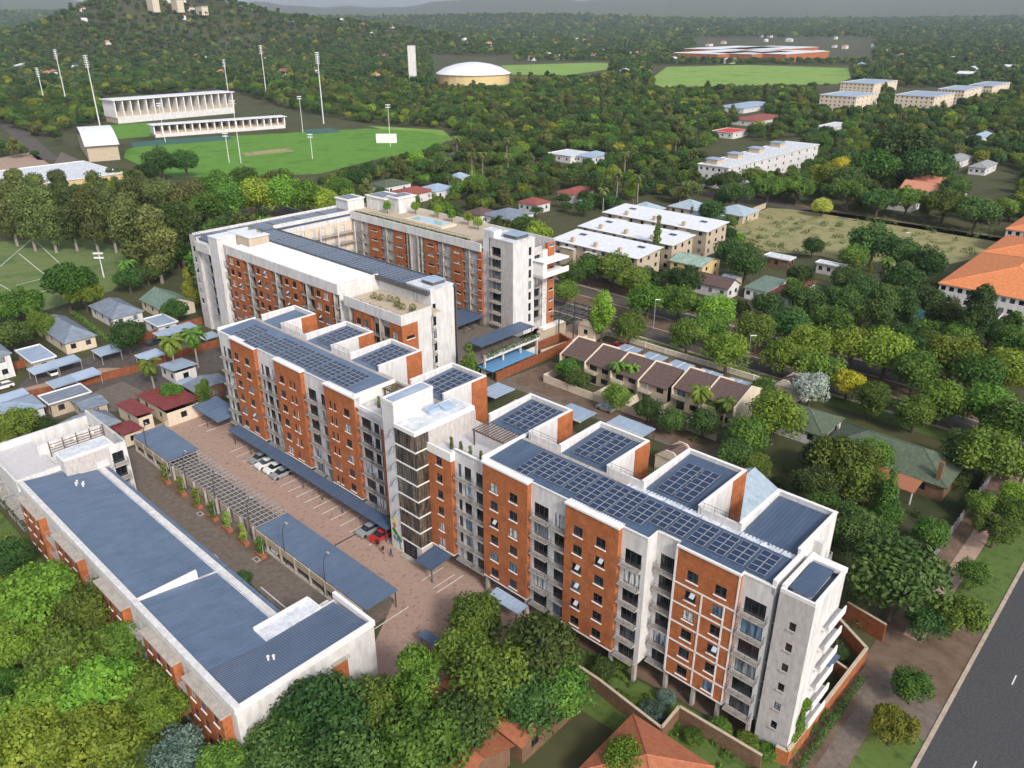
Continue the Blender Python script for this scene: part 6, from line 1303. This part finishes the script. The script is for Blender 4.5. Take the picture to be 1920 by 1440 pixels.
plant('dark round tree at the corner of the cricket ground', 'dark trees at the cricket ground corner', [(300, 300, 34, 'round', D), (345, 300, 32, 'round', D), (275, 320, 26, 'round', D)])
plant('spreading tree between the sports field and the housing plots', 'trees above the housing plots', [(125, 550, 55, 'spread', G), (160, 565, 34, 'spread', Bt), (35, 590, 48, 'spread', G), (75, 605, 34, 'round', G), (20, 625, 40, 'round', D), (10, 570, 40, 'round', G)])
plant('tall dark tree standing among the pale blue carports', None, [(238, 625, 42, 'round', D)]); plant('dark tree beside the green roofed house', None, [(325, 578, 27, 'round', D)]); plant('slender bright conifer beside the far end of the long block', None, [(380, 730, 24, 'tall', G)]); plant('airy tree over the red roofed house', None, [(320, 735, 28, 'round', G)]); plant('leafy tree at the low block terrace', 'leafy trees by the low block terrace', [(30, 790, 42, 'round', G), (85, 795, 24, 'round', D), (10, 830, 30, 'round', G)])
plant('small dark courtyard tree beside the low block hedge bed', None, [(455, 1085, 22, 'round', D)]); plant('garden shrub under the columns of the long block', 'garden shrubs under the long block', [(1225, 1340, 30, 'shrub', Bl), (1180, 1320, 18, 'shrub', G), (1250, 1310, 20, 'shrub', Bl), (1350, 1370, 28, 'shrub', G), (1400, 1395, 26, 'shrub', G), (1440, 1410, 24, 'shrub', G), (1170, 1240, 26, 'shrub', G), (1130, 1260, 30, 'shrub', D), (1300, 1385, 22, 'shrub', G), (1200, 1375, 18, 'shrub', D)], 'shrub')
plant('bright leafy tree at the foot of the garden boundary wall', None, [(1170, 1425, 55, 'round', Bt)]); plant('shrub inside the brick courtyard at the near end of the long block', 'courtyard shrubs', [(1540, 1300, 24, 'shrub', D), (1530, 1340, 24, 'shrub', D), (1575, 1230, 20, 'shrub', D), (1515, 1360, 20, 'shrub', D)], 'shrub')
# climbing plant on the near end wall
c = [( -20.85, 69.3 + .2 * k + NR.random() * (2.2 if k < 6 else 1.5), .3 + .62 * k) for k in range(12) for _ in range(4)]
cc = np.array([list(UV(*q)) for q in c]); base = UV(-20.8, 70, 0)
tag(link('climbing_plant', quadmesh('climbing_plant', leaves(cc - np.array(base), [.42] * len(cc), 2600, .2), 'leaf_bright'), None, base), 'yellow green creeper climbing the white end wall of the long block', 'climbing plant')
# cypresses, palms
def column(label, x, y, h, r, mat='leaf_green', group=None, wz=0.0):
    p = P(x, y); cr, tk = tree_meshes('column', mat, 0, 0); t = thing('cypress', label, 'tree', p, 0, group); s = (r, r, h / 8.0); link('trunk', tk, t, sc=s); link('crown', cr, t, sc=s)
column('tall narrow cypress in front of the white roofed flats', 1228, 508, 19.5, 2.0, 'leaf_green')
for x, y, h in ((1597, 545, 12), (1625, 540, 9), (1655, 548, 9)): column('thin pointed cypress beside the flat roofed white house', x, y, h, 1.1, 'leaf_yellow_green', 'thin cypresses')
for x, y, h in ((1125, 388, 11), (1136, 392, 9)): column('thin cypress among the yellow bushes beyond the side street', x, y, h, 1.2, 'leaf_green', 'thin cypresses beyond the side street')
for l, x, y, h, r, sk in (('feathery palm beside the white roofed house on the plots', 330, 705, 9, 4.2, False), ('feathery palm nearer the long block on the plots', 372, 690, 9, 4.2, False), ('short feathery palm over the brick boundary wall', 290, 728, 6.5, 3.8, False), ('palm with hanging dead fronds in front of the townhouses', 1305, 800, 8.5, 3.6, True), ('young palm in front of the second townhouse', 1155, 735, 7, 2.8, False), ('young palm beside the young palm in front of the townhouses', 1185, 738, 6.5, 2.6, False), ('leaning palm at the far end of the townhouse row', 1355, 800, 6, 3, False), ('tall palm at the field edge beside the green roofed house', 245, 545, 9, 4, False), ('palm with brown trunk in the dark trees beside the thin cypresses', 1650, 560, 12, 3.5, False), ('palm near the white house with dark green roof', 1478, 560, 6, 2.5, False)):
    palm(l, P(x, y), h, r, 'leaf_bright' if sk else 'leaf_green', skirt=sk)
for x, y, h in ((885, 345, 15), (905, 345, 15), (953, 338, 13), (950, 300, 12), (1155, 385, 14), (1195, 380, 12), (1170, 330, 12), (858, 300, 13), (1265, 300, 12), (1130, 400, 10)): palm('tall palm with a skirt of dead fronds in the suburb beyond the courtyard block', P(x, y), h, 3.6, 'leaf_olive', 'tall skirted palms', True)
# planted steel frame: climbers in planters
for k in range(7):
    u = [-132.4, -126.3, -120.5, -115.1, -110.2, -104.9, -99.8][k]; t = thing('planter', '%s planter with climber on the steel frame, counted from the square blue carport' % ORD[k], 'planter', UV(u, 48.3, 0), ANG, 'climber planters')
    link('box', MB().box(-1.1, 1.1, -.45, .45, 0, .6).mesh('box', 'terracotta'), t); link('trellis_post', MB().box(-.55, -.45, .2, .3, .6, 3.4).box(.45, .55, .2, .3, .6, 3.4).mesh('trellis_post', 'rail_grey'), t)
    c = [(NR.normal() * .25, NR.normal() * .2 + .1, .7 + 2.9 * NR.random()) for _ in range(16)]; link('climber', quadmesh('climber', leaves(c, [.42] * 16, 900, .17), 'leaf_bright' if k % 3 else 'leaf_green'), t)
# roof garden planting
def tuft(label, pts, mat, size=.16, per=160, group=None, cat='plants', name='roof_plants'):
    base = UV(*pts[0][:3]); cc = np.array([list(UV(*q[:3])) for q in pts]) - np.array(base); r = [q[3] for q in pts]
    return tag(link(name, quadmesh(name, leaves(cc, r, per * len(pts), size), mat), None, base), label, cat, group)
tuft('clipped green planting along the parapet of the rooftop pool terrace', [(-192 + 1.05 * k, 139.2 + .2 * NR.random(), 26.0, .5) for k in range(46)], 'leaf_dark', .22, 70)
tuft('loose planting over the corner of the low roof garden', [(-135 + 1.1 * k, 95 + .3 * NR.random(), 22.9, .55 + .3 * NR.random()) for k in range(16)] + [(-118.6, 95 + .8 * k, 23.2, .6) for k in range(8)], 'leaf_green', .2, 110)
tuft('shrubs in the middle of the low roof garden', [(-134 + 2.0 * k, 99 + 3 * NR.random(), 23.2, .8) for k in range(8)], 'leaf_olive', .2, 130)
tuft('shrubs on the roof beside the back solar roof', [(-191 + 2.2 * k, 103.2, 26.2 + (k % 2) * 2, .8) for k in range(4)], 'leaf_olive', .2, 120)
for k, (u, v) in enumerate(((-179, 151), (-171, 152.5), (-164, 151.5), (-158, 152), (-152, 150), (-186, 146))): tree('roof_tree', 'small potted tree on the rooftop pool terrace', UV(u, v), 1.5, 4.4, 'round', 'leaf_bright', 1, 'roof terrace trees', z0=25.5)
tuft('hanging greenery along the planter edge of the parking deck', [(-122.0, 122.6 + .8 * k, 5.4, .6) for k in range(24)], 'leaf_dark', .2, 90)
for k, (u, v) in enumerate(((-76.6, 69.2), (-74.6, 69.2), (-72.6, 69.2), (-70.4, 69.2), (-69.0, 72.0), (-95.4, 70.5), (-93.2, 70), (-90.5, 69.6))):
    t = thing('pot_plant', 'potted bamboo standing in a row on the roof terrace beside the pergola' if k < 5 else 'potted plant on the roof terrace left of the stair tower', 'pot plant', UV(u, v, 19.97), 0, 'pots on the terrace right of the tower' if k < 5 else 'pots on the terrace left of the tower')
    link('pot', MB().lathe([(.22, 0), (.32, .5), (.28, .52)]).mesh('pot', 'rail'), t); link('foliage', quadmesh('foliage', leaves([(0, 0, .8), (.05, 0, 1.2), (0, .05, 1.6), (0, 0, 1.9)], [.3, .28, .25, .2], 260, .14), 'leaf_green'), t)
tuft('climbing plants on the pergola left of the stair tower', [(-96 + .7 * k, 72.8 + 2 * NR.random(), 22.4 * .5 + 11, .4) for k in range(8)], 'leaf_green', .16, 90)
tuft('low hedge bordering the service road beside the low block', [(-94 + .8 * k, 42.8 - .02 * k, .4, .55) for k in range(22)], 'leaf_dark', .16, 110, cat='hedge', name='hedge'); tuft('ground plants in the bed by the low block wing', [(-90 + 1.2 * k, 40.3 + NR.random(), .3, .5) for k in range(10)], 'leaf_green', .16, 90)
tuft('clipped hedge along the avenue behind the townhouses', [(-116 + .9 * k, 165.2, .8, .7) for k in range(60)], 'leaf_bright', .2, 60, cat='hedge', name='hedge'); tuft('hedge along the outside of the brick courtyard wall', [(-19.2, 69 + .8 * k, .4, .55) for k in range(24)], 'leaf_dark', .16, 90, cat='hedge', name='hedge')
tuft('clipped hedge between the two hip roofed houses', [list(toUV(P(140 + 5.5 * k, 592 + 4.2 * k))) + [.8, .8] for k in range(12)], 'leaf_green', .22, 90, cat='hedge', name='hedge')
tuft('ground cover under the near end of the long block', [(-57 + 35 * NR.random(), 63 + 4 * NR.random(), .15, .35) for k in range(110)], 'leaf_green', .16, 55)['kind'] = 'stuff'
tuft('undergrowth below the trees in front of the low block', [(-145 + 85 * NR.random(), 10 + 13 * NR.random(), .3, .9) for k in range(260)], 'leaf_green', .26, 60)['kind'] = 'stuff'
tuft('undergrowth around the trees behind the long block', [(-70 + 48 * NR.random(), 90 + 44 * NR.random(), .3, 1.0) for k in range(170)], 'leaf_dark', .28, 60)['kind'] = 'stuff'
tuft('scrub in the vacant lot', [list(toUV(P(1380 + 500 * NR.random(), 405 + 75 * NR.random()))) + [.3, 1.2] for k in range(150)], 'leaf_olive', .4, 40)['kind'] = 'stuff'
# ------------------------------------------------------------------ the wooded suburb: scattered by place, the largest as trees, the rest as one wood
EX = [[(190, 182), (440, 172), (560, 210), (700, 236), (850, 242), (860, 265), (720, 302), (600, 338), (330, 342), (240, 318), (120, 312), (110, 250), (190, 230)], [(-60, 296), (200, 300), (210, 345), (-60, 348)], [(-60, 440), (140, 436), (340, 486), (340, 530), (200, 570), (-60, 660)], [(-60, 560), (200, 540), (430, 560), (440, 800), (-60, 850)], [(1215, 122), (1600, 122), (1600, 156), (1230, 166)], [(940, 116), (1145, 114), (1140, 142), (960, 144)], [(810, 105), (965, 105), (965, 160), (810, 162)], [(1360, 385), (1450, 382), (1910, 436), (1900, 510), (1560, 525), (1420, 495)], [(1315, 278), (1360, 268), (1510, 262), (1510, 310), (1400, 335), (1315, 330)], [(1525, 165), (1645, 165), (1645, 200), (1540, 205)], [(1670, 165), (1800, 165), (1800, 200), (1680, 203)], [(1790, 310), (1915, 315), (1915, 385), (1790, 372)]]
def inpoly(x, y, poly):
    c = False; j = len(poly) - 1
    for i in range(len(poly)):
        (x0, y0), (x1, y1) = poly[i], poly[j]
        if (y0 > y) != (y1 > y) and x < (x1 - x0) * (y - y0) / (y1 - y0) + x0: c = not c
        j = i
    return c
PROT = [(min(a[0], c_[0]) - 2, max(b_[0], c_[0], a[0]) + 2, min(a[1], b_[1], c_[1]) - 9, max(a[1], b_[1], c_[1]) + 5) for a, b_, c_, _, _ in MID] + [(1160, 1350, 362, 505), (1020, 1330, 385, 500), (1285, 1600, 470, 560), (1770, 1920, 400, 600), (1310, 1640, 65, 110)]
GRID = {}
for x, y, r in FOOT: GRID.setdefault((int(x // 12), int(y // 12)), []).append((x, y, r))
def free(x, y, r):
    i, j = int(x // 12), int(y // 12)
    for a in (-1, 0, 1):
        for b in (-1, 0, 1):
            for q in GRID.get((i + a, j + b), ()):
                if (q[0] - x) ** 2 + (q[1] - y) ** 2 < (.62 * (q[2] + r)) ** 2: return False
    return True
cand = []
bands = [(150, 520, 8.0, 3.2, 5.6), (520, 950, 9.5, 3.4, 6.2), (950, 1700, 13, 4.0, 7.5), (1700, 3000, 19, 5, 9), (3000, 5600, 30, 7, 13)]
for d0, d1, sp_, r0, r1 in bands:
    y = d0
    while y < d1:
        xm = y * .72 + 30; x = -xm
        while x < xm:
            px_, py_ = x + (rnd.random() - .5) * sp_ * .9, y + (rnd.random() - .5) * sp_ * .9; x += sp_
            r = r0 + (r1 - r0) * rnd.random() ** 1.5; h = r * (1.5 + .7 * rnd.random()); z = ht(px_, py_) if py_ > 880 else 0.0
            bx, by = proj((px_, py_, z)); cx, cy = proj((px_, py_, z + h * .6))
            if not (-70 < bx < 1990) or cy > 1000: continue
            if any(inpoly(bx, by, e) or inpoly(cx, cy, e) for e in EX): continue
            if any(a - 6 < cx < b and c_ < cy < d_ for a, b, c_, d_ in PROT): continue
            p = Vector((px_, py_, 0)); u, v = toUV(p)
            if py_ < 900:
                if 166 < v < 197 or 343 < v < 354 or -11 < u < 2: continue
                if any(a - r * .8 < u < b + r * .8 and c_ - r * .8 < v < d_ + r * .8 for a, b, c_, d_ in OCC): continue
                if u > -120 and u < -12 and 86 < v < 166: continue
                if -160 < u < -20 and v < 70: continue
                if not free(px_, py_, r): continue
            elif rnd.random() < .06: continue
            cand.append((r / py_, px_, py_, z, r, h))
        y += sp_
cand.sort(reverse=True)
kinds = ['round', 'round', 'spread', 'round', 'tall']; mats = [G, D, D, G, O, D, Bt]
NIND = 130
for s_, x, y, z, r, h in cand[:NIND]: tree('tree', 'leafy garden tree in the wooded suburb beyond the apartment blocks', (x, y), r, h, rnd.choice(kinds), rnd.choice(mats), 1, 'garden trees of the wooded suburb', z0=z)
def wood(name, pts, lod, srcs):
    """the rest of the trees as one object: real crowns instanced on the tree places"""
    col = bpy.data.collections.new(name + '_crowns')
    for i, (k, m) in enumerate(srcs):
        o = bpy.data.objects.new('crown_source', tree_meshes(k, m, lod, i + 10)[0]); o.name = 'crown_%02d' % i; col.objects.link(o)
    me = bpy.data.meshes.new(name); n = len(pts)
    me.vertices.add(n); me.vertices.foreach_set('co', np.array([(p[1], p[2], p[3]) for p in pts], np.float32).ravel())
    idx = NR.integers(0, len(srcs), n).astype(np.int32)
    me.attributes.new('idx', 'INT', 'POINT').data.foreach_set('value', idx)
    me.attributes.new('rot', 'FLOAT_VECTOR', 'POINT').data.foreach_set('vector', np.stack([np.zeros(n), np.zeros(n), NR.random(n) * 6.28], 1).astype(np.float32).ravel())
    tz = np.array([TOPZ[srcs[i][0]] for i in idx]); r = np.array([p[4] for p in pts]); h = np.array([p[5] for p in pts])
    me.attributes.new('scl', 'FLOAT_VECTOR', 'POINT').data.foreach_set('vector', np.stack([r, r, h / tz * np.where(tz > 2.5, 1.3, 1)], 1).astype(np.float32).ravel())
    o = link(name, me); o['kind'] = 'stuff'
    ng = bpy.data.node_groups.new(name, 'GeometryNodeTree'); ng.interface.new_socket('Geometry', in_out='INPUT', socket_type='NodeSocketGeometry'); ng.interface.new_socket('Geometry', in_out='OUTPUT', socket_type='NodeSocketGeometry')
    gi = ng.nodes.new('NodeGroupInput'); go = ng.nodes.new('NodeGroupOutput'); ip = ng.nodes.new('GeometryNodeInstanceOnPoints'); ci = ng.nodes.new('GeometryNodeCollectionInfo')
    ci.inputs['Collection'].default_value = col; ci.inputs['Separate Children'].default_value = True; ci.inputs['Reset Children'].default_value = True
    def at(nm, ty): a = ng.nodes.new('GeometryNodeInputNamedAttribute'); a.data_type = ty; a.inputs['Name'].default_value = nm; return a.outputs['Attribute']
    e2r = ng.nodes.new('FunctionNodeEulerToRotation')
    L = ng.links.new; L(gi.outputs[0], ip.inputs['Points']); L(ci.outputs[0], ip.inputs['Instance']); ip.inputs['Pick Instance'].default_value = True
    L(at('idx', 'INT'), ip.inputs['Instance Index']); L(at('rot', 'FLOAT_VECTOR'), e2r.inputs[0]); L(e2r.outputs[0], ip.inputs['Rotation']); L(at('scl', 'FLOAT_VECTOR'), ip.inputs['Scale']); L(ip.outputs[0], go.inputs[0])
    md = o.modifiers.new('trees', 'NODES'); md.node_group = ng; return o
rest = cand[NIND:]
near = [c_ for c_ in rest if c_[2] < 1000]; far = [c_ for c_ in rest if c_[2] >= 1000]
wood('woodland', near, 1, [('round', D), ('round', G), ('spread', D), ('round', 'leaf_far'), ('tall', O), ('round', Bt), ('spread', G), ('round', D), ('round', 'leaf_far'), ('round', 'leaf_olive'), ('round', D), ('round', G), ('spread', D), ('round', 'leaf_yellow_green')])
wood('far_woodland', far, 2, [('round', 'leaf_far'), ('round', 'leaf_far'), ('spread', 'leaf_far'), ('round', D), ('round', G), ('tall', 'leaf_far'), ('round', 'leaf_far'), ('round', O), ('round', D), ('round', 'leaf_far'), ('round', 'leaf_yellow_green'), ('round', 'leaf_far'), ('round', D)])
# ------------------------------------------------------------------ sports ground: masts, stands, halls
def mast(label, x, yb, yt, group, heads=6, r=.45):
    p = P(x, yb); d = p.y; h = 5.0
    for _ in range(40):
        if proj((p.x, p.y, h))[1] > yt: h += 1.2
    t = thing('floodlight_mast', label, 'floodlight', p, 0, group); link('pole', MB().bar((0, 0, 0), (0, 0, h), r, 0, 8, r * .6).mesh('pole', 'plastic_white'), t)
    for k in range(heads): link('lamp_rack', MB().box(-1.6, 1.6, -.6, -.2, h - .6 - 1.5 * k, h - .1 - 1.5 * k).mesh('lamp_rack', 'metal_white'), t)
for x, yb, yt in ((190, 248, 105), (127, 202, 95), (607, 232, 95), (500, 181, 85), (428, 174, 113), (85, 197, 128)): mast('tall white floodlight mast around the sports ground stands', x, yb, yt, 'tall floodlight masts')
for x, yb, yt in ((452, 306, 190), (430, 305, 250), (568, 248, 182), (732, 275, 197), (310, 266, 196), (586, 298, 252), (30, 452, 402), (195, 520, 475)): mast('slim white floodlight pole beside the playing fields', x, yb, yt, 'slim floodlight poles', 2, .22)
def stand(label, x0, y0, x1, y1, depth, h, n):
    a, b = P(x0, y0), P(x1, y1); d = b - a; L = d.length; t = thing('grandstand', label, 'grandstand', a, math.atan2(d.y, d.x))
    link('terrace', MB().hexa([(0, 0, 0), (L, 0, 0), (L, depth, 0), (0, depth, 0), (0, 0, h * .25), (L, 0, h * .25), (L, depth, h * .7), (0, depth, h * .7)]).mesh('terrace', 'tan'), t)
    link('back_wall', MB().box(0, L, depth - .4, depth, h * .7, h).mesh('back_wall', 'cream'), t); link('roof', MB().hexa([(-2, -1, h * 1.02), (L + 2, -1, h * 1.02), (L + 2, depth + 1, h), (-2, depth + 1, h), (-2, -1, h * 1.06), (L + 2, -1, h * 1.06), (L + 2, depth + 1, h * 1.04), (-2, depth + 1, h * 1.04)]).mesh('roof', 'metal_white'), t)
    link('front_wall', MB().box(0, L, -.6, -.1, 0, h * .3).mesh('front_wall', 'white'), t)
    for k in range(n + 1): link('rib', MB().box(L * k / n - .4, L * k / n + .4, 0, depth, h * .25, h).mesh('rib', 'trim'), t)
stand('tall white ribbed grandstand behind the cricket ground', 222, 232, 440, 212, 22, 17, 16); stand('low white roofed pavilion stand along the cricket ground', 292, 258, 535, 240, 12, 8, 18)
a, b = P(165, 305), P(230, 300); t = thing('sports_hall', 'white arched roof sports hall beside the cricket ground', 'hall', a, math.atan2(b.y - a.y, b.x - a.x)); L = (b - a).length; mb = MB(); n = 14; dp = 75
prf = [(dp * k / n, 5 + 11 * math.sin(math.pi * (.12 + .8 * k / n))) for k in range(n + 1)]
for (y0, z0), (y1, z1) in zip(prf, prf[1:]): mb.quad((0, y0, z0), (L, y0, z0), (L, y1, z1), (0, y1, z1))
link('roof', mb.mesh('roof', 'metal_white'), t); link('wall', MB().box(1, L - 1, 2, dp - 3, 0, 8.5).mesh('wall', 'tan'), t)
house('long white gymnasium offices with yellow bays and lettered gable', [(-60, 328), (150, 336), (190, 312)], 8, .2, 'flat', 'membrane', 'yellow_wall', name='office_block', cat='building', wins=(14, 2), storeys=2)
c = P(888, 156); t = thing('domed_hall', 'round hall with shallow white dome beyond the woods', 'hall', c); link('wall', MB().lathe([(46, 0), (46, 12)], n=28).mesh('wall', 'yellow_wall'), t); link('dome', MB().lathe([(48, 12.1), (47, 13), (36, 19), (22, 23), (8, 25), (.5, 25.3)], n=28).mesh('dome', 'metal_white'), t)
p = P(775, 162); tag(link('slab_tower', MB().box(-4.5, 4.5, -3, 3, 0, 46).box(-4.6, -1, -3.1, -3.02, 12, 14).mesh('slab_tower', 'white'), None, p), 'slender white slab tower beside the domed hall', 'tower')
p = P(725, 268); tag(link('sight_screen', MB().box(-7, 7, -.4, .4, 0, 6).mesh('sight_screen', 'plastic_white'), None, p), 'large white sight screen at the edge of the cricket ground', 'screen')
for k in range(5): house('%s orange brick campus wing beyond the big green field' % ORD[k], [(1320 + 32 * k, 98 - (k % 2) * 8), (1346 + 32 * k, 102 - (k % 2) * 8), (1352 + 32 * k, 94 - (k % 2) * 8)], 14, .2, 'flat', 'metal_white', 'brick', name='campus_wing', cat='building', wins=(8, 2), storeys=3, group='orange campus wings')
for k in range(3):
    u, v = toUV(Vector((-745 + 40 * k, 1790 + 25 * k, 0))); zb = ht(-745 + 40 * k, 1790 + 25 * k) - 2
    house('%s brick apartment tower on the wooded hill' % ['tall', 'stepped', 'low'][k], None, zb + 32 - 8 * k, .2, 'flat', 'membrane', 'cream', name='hill_tower', cat='building', wins=(6, 3), storeys=8 - 2 * k, z0=zb, uvr=(u, u + 26, v, v + 14), group='towers on the hill')
fr = random.Random(5)
for k in range(150):
    x, y = fr.uniform(10, 1910), fr.choice((fr.uniform(62, 110), fr.uniform(62, 150)))
    if any(inpoly(x, y, e) for e in EX) or (x < 700 and y < 75): continue
    q = P(x, y); z = ht(q.x, q.y); s = fr.uniform(9, 22); hh = fr.uniform(6, 9)
    t = thing('far_house', 'small pale house among the trees of the distant suburb', 'house', (q.x, q.y, z), ANG + fr.choice((0, R(90))), 'houses of the distant suburb'); t['wallmat'] = 'white'
    link('wall', MB().box(0, s, 0, s * .6, 0, hh).mesh('wall', 'white'), t); roof_parts(t, fr.choice(('hip', 'hip', 'gablex', 'monoy')), s, s * .6, hh, 2.6, fr.choice(('metal_white', 'metal_light', 'tile_red_dark', 'metal_white', 'tile_salmon')))
# ------------------------------------------------------------------ cars, lamps, people
def car(label, loc, rz, paint, group=None):
    t = thing('parked_car', label, 'car', loc, rz, group); mb = MB(); L, w = 4.2, .86
    sec = [(-2.1, .45, .70), (-2.0, .35, .92), (-.9, .3, 1.0), (1.9, .3, .98), (2.1, .4, .8)]
    for (x0, a0, b0), (x1, a1, b1) in zip(sec, sec[1:]): mb.hexa([(x0, -w, a0), (x1, -w, a1), (x1, w, a1), (x0, w, a0), (x0, -w, b0), (x1, -w, b1), (x1, w, b1), (x0, w, b0)])
    link('body', mb.mesh('body', paint), t); cb = MB().hexa([(-1.0, -.8, .99), (1.9, -.8, .97), (1.9, .8, .97), (-1.0, .8, .99), (-.3, -.64, 1.46), (1.4, -.64, 1.46), (1.4, .64, 1.46), (-.3, .64, 1.46)]); link('cabin_glass', cb.mesh('cabin_glass', 'pane_dark'), t); link('car_roof', MB().box(-.3, 1.4, -.64, .64, 1.462, 1.5).mesh('car_roof', paint), t)
    for x in (-1.35, 1.3):
        for y in (-.88, .7): link('wheel', MB().bar((x, y, .33), (x, y + .18, .33), .33, 0, 12).mesh('wheel', 'tyre'), t)
    for y in (-.65, .45): link('headlight', MB().box(-2.12, -2.05, y, y + .2, .6, .75).mesh('headlight', 'chrome'), t)
plain('car_white', (.75, .75, .75), .25); plain('car_silver', (.42, .46, .5), .25, .4); plain('car_red', (.45, .03, .03), .25); plain('car_dark', (.03, .04, .05), .25)
for l, u, v, m in (('silver car nose out, first under the lean-to carport roof', -126.6, 64.2, 'car_silver'), ('white car, second under the lean-to carport roof', -123.9, 64.0, 'car_white'), ('white car between two others under the lean-to carport roof', -121.2, 64.2, 'car_white'), ('pale car, last of the four under the lean-to carport roof', -118.6, 64.0, 'car_silver'), ('silver car beside the red hatchback under the lean-to roof', -92.2, 64.0, 'car_silver'), ('red hatchback parked beside the mural wall', -89.4, 64.4, 'car_red'), ('white car parked under the yard carport', -98.5, 52, 'car_white')): car(l, UV(u, v, .03), ANG + R(90), m)
car('silver pickup on the driveway in front of the townhouses', UV(-90.4, 127.5, .05), ANG, 'car_silver'); car('dark car beside the brick wall on the housing plots', P(290, 645, .03), ANG + R(90), 'car_dark'); car('white car on the paved yard of the housing plots', P(98, 702, .03), ANG, 'car_white'); car('red car behind the first townhouse', UV(-109.5, 160, .05), ANG, 'car_red'); car('white car at the end of the housing plots', P(8, 728, .03), ANG + R(90), 'car_white')
for k, u in enumerate((-142.4, -126.9, -116, -104.9, -94.5, -83.7)):
    t = thing('lamp_post', '%s curved black lamp post along the yard carports, from the square blue carport' % ORD[k], 'lamp post', UV(u, 49.7, 0), ANG, 'yard lamp posts'); q = MB(); pt = [(0, 0, 0), (0, 0, 5.2), (.1, .1, 7.0), (.5, .5, 8.2)]
    for a, b in zip(pt, pt[1:]): q.bar(a, b, .07, 0, 6)
    link('pole', q.mesh('pole', 'rail'), t); link('lamp_head', MB().box(.4, 1.0, .4, .7, 8.15, 8.28).mesh('lamp_head', 'rail_grey'), t)
for x, y in ((1225, 617), (1400, 690), (1690, 480)):
    t = thing('street_lamp', 'grey street lamp post among the avenue trees', 'street lamp', P(x, y), 0, 'street lamps'); link('pole', MB().bar((0, 0, 0), (0, 0, 8.5), .12, 0, 8, .07).mesh('pole', 'rail_grey'), t); link('lamp_head', MB().box(-.2, 1.4, -.15, .15, 8.5, 8.65).mesh('lamp_head', 'plastic_white'), t)
def person(label, u, v, rz, top, leg):
    me = bpy.data.meshes.new('person'); J = [(0, 0, .95), (0, 0, 1.25), (0, 0, 1.45), (0, 0, 1.55), (0, 0, 1.68), (.22, 0, 1.42), (.28, .03, 1.12), (.26, .12, .86), (-.22, 0, 1.42), (-.28, -.03, 1.12), (-.26, .1, .86), (.1, 0, .9), (.12, .12, .48), (.12, .05, .06), (.12, .2, .03), (-.1, 0, .9), (-.12, -.1, .5), (-.12, -.22, .08), (-.12, -.08, .03)]
    me.from_pydata(J, [(0, 1), (1, 2), (2, 3), (3, 4), (2, 5), (5, 6), (6, 7), (2, 8), (8, 9), (9, 10), (0, 11), (11, 12), (12, 13), (13, 14), (0, 15), (15, 16), (16, 17), (17, 18)], [])
    rr = [.15, .15, .16, .06, .11, .07, .055, .04, .07, .055, .04, .1, .075, .05, .04, .1, .075, .05, .04]
    o = bpy.data.objects.new('tmp', me); COL.objects.link(o); o.modifiers.new('skin', 'SKIN'); me.skin_vertices[0].data[0].use_root = True
    for i, q in enumerate(rr): me.skin_vertices[0].data[i].radius = (q, q)
    o.modifiers.new('sub', 'SUBSURF').levels = 1; bpy.context.view_layer.update(); m2 = bpy.data.meshes.new_from_object(o.evaluated_get(bpy.context.evaluated_depsgraph_get())); bpy.data.objects.remove(o)
    m2.materials.clear()
    for q in ('skin_tone', top, leg): m2.materials.append(MAT[q])
    for f in m2.polygons: z = f.center.z; f.material_index = 1 if 0.95 < z < 1.5 else 2 if .5 < z <= .95 else 0
    tag(link('person', m2, None, UV(u, v, .03), rz), label, 'person', 'people by the mural')
plain('skin_tone', (.16, .08, .05)); plain('cloth_black', (.02, .02, .025)); plain('cloth_orange', (.5, .12, .05)); plain('cloth_navy', (.05, .07, .2))
person('person in black top walking beside the mural wall', -88.0, 62.6, 0, 'cloth_black', 'cloth_black'); person('person in dark top and orange shorts by the mural wall', -85.8, 62.0, 1, 'cloth_black', 'cloth_orange'); person('person in navy clothes nearest the tower entrance', -84.3, 62.4, 2, 'cloth_navy', 'cloth_navy')
# ------------------------------------------------------------------ haze
hz = MB().box(-19000, 19000, -120, 16500, -2, 480); me = hz.mesh('haze', 'white'); me.materials.clear()
m = bpy.data.materials.new('haze_air'); m.use_nodes = True; tn = m.node_tree; tn.nodes.clear(); out = tn.nodes.new('ShaderNodeOutputMaterial'); pv = tn.nodes.new('ShaderNodeVolumePrincipled'); pv.inputs['Density'].default_value = 5.5e-5; pv.inputs['Color'].default_value = (.72, .84, 1, 1); tn.links.new(pv.outputs[0], out.inputs['Volume']); me.materials.append(m)
o = link('haze', me); o['kind'] = 'stuff'
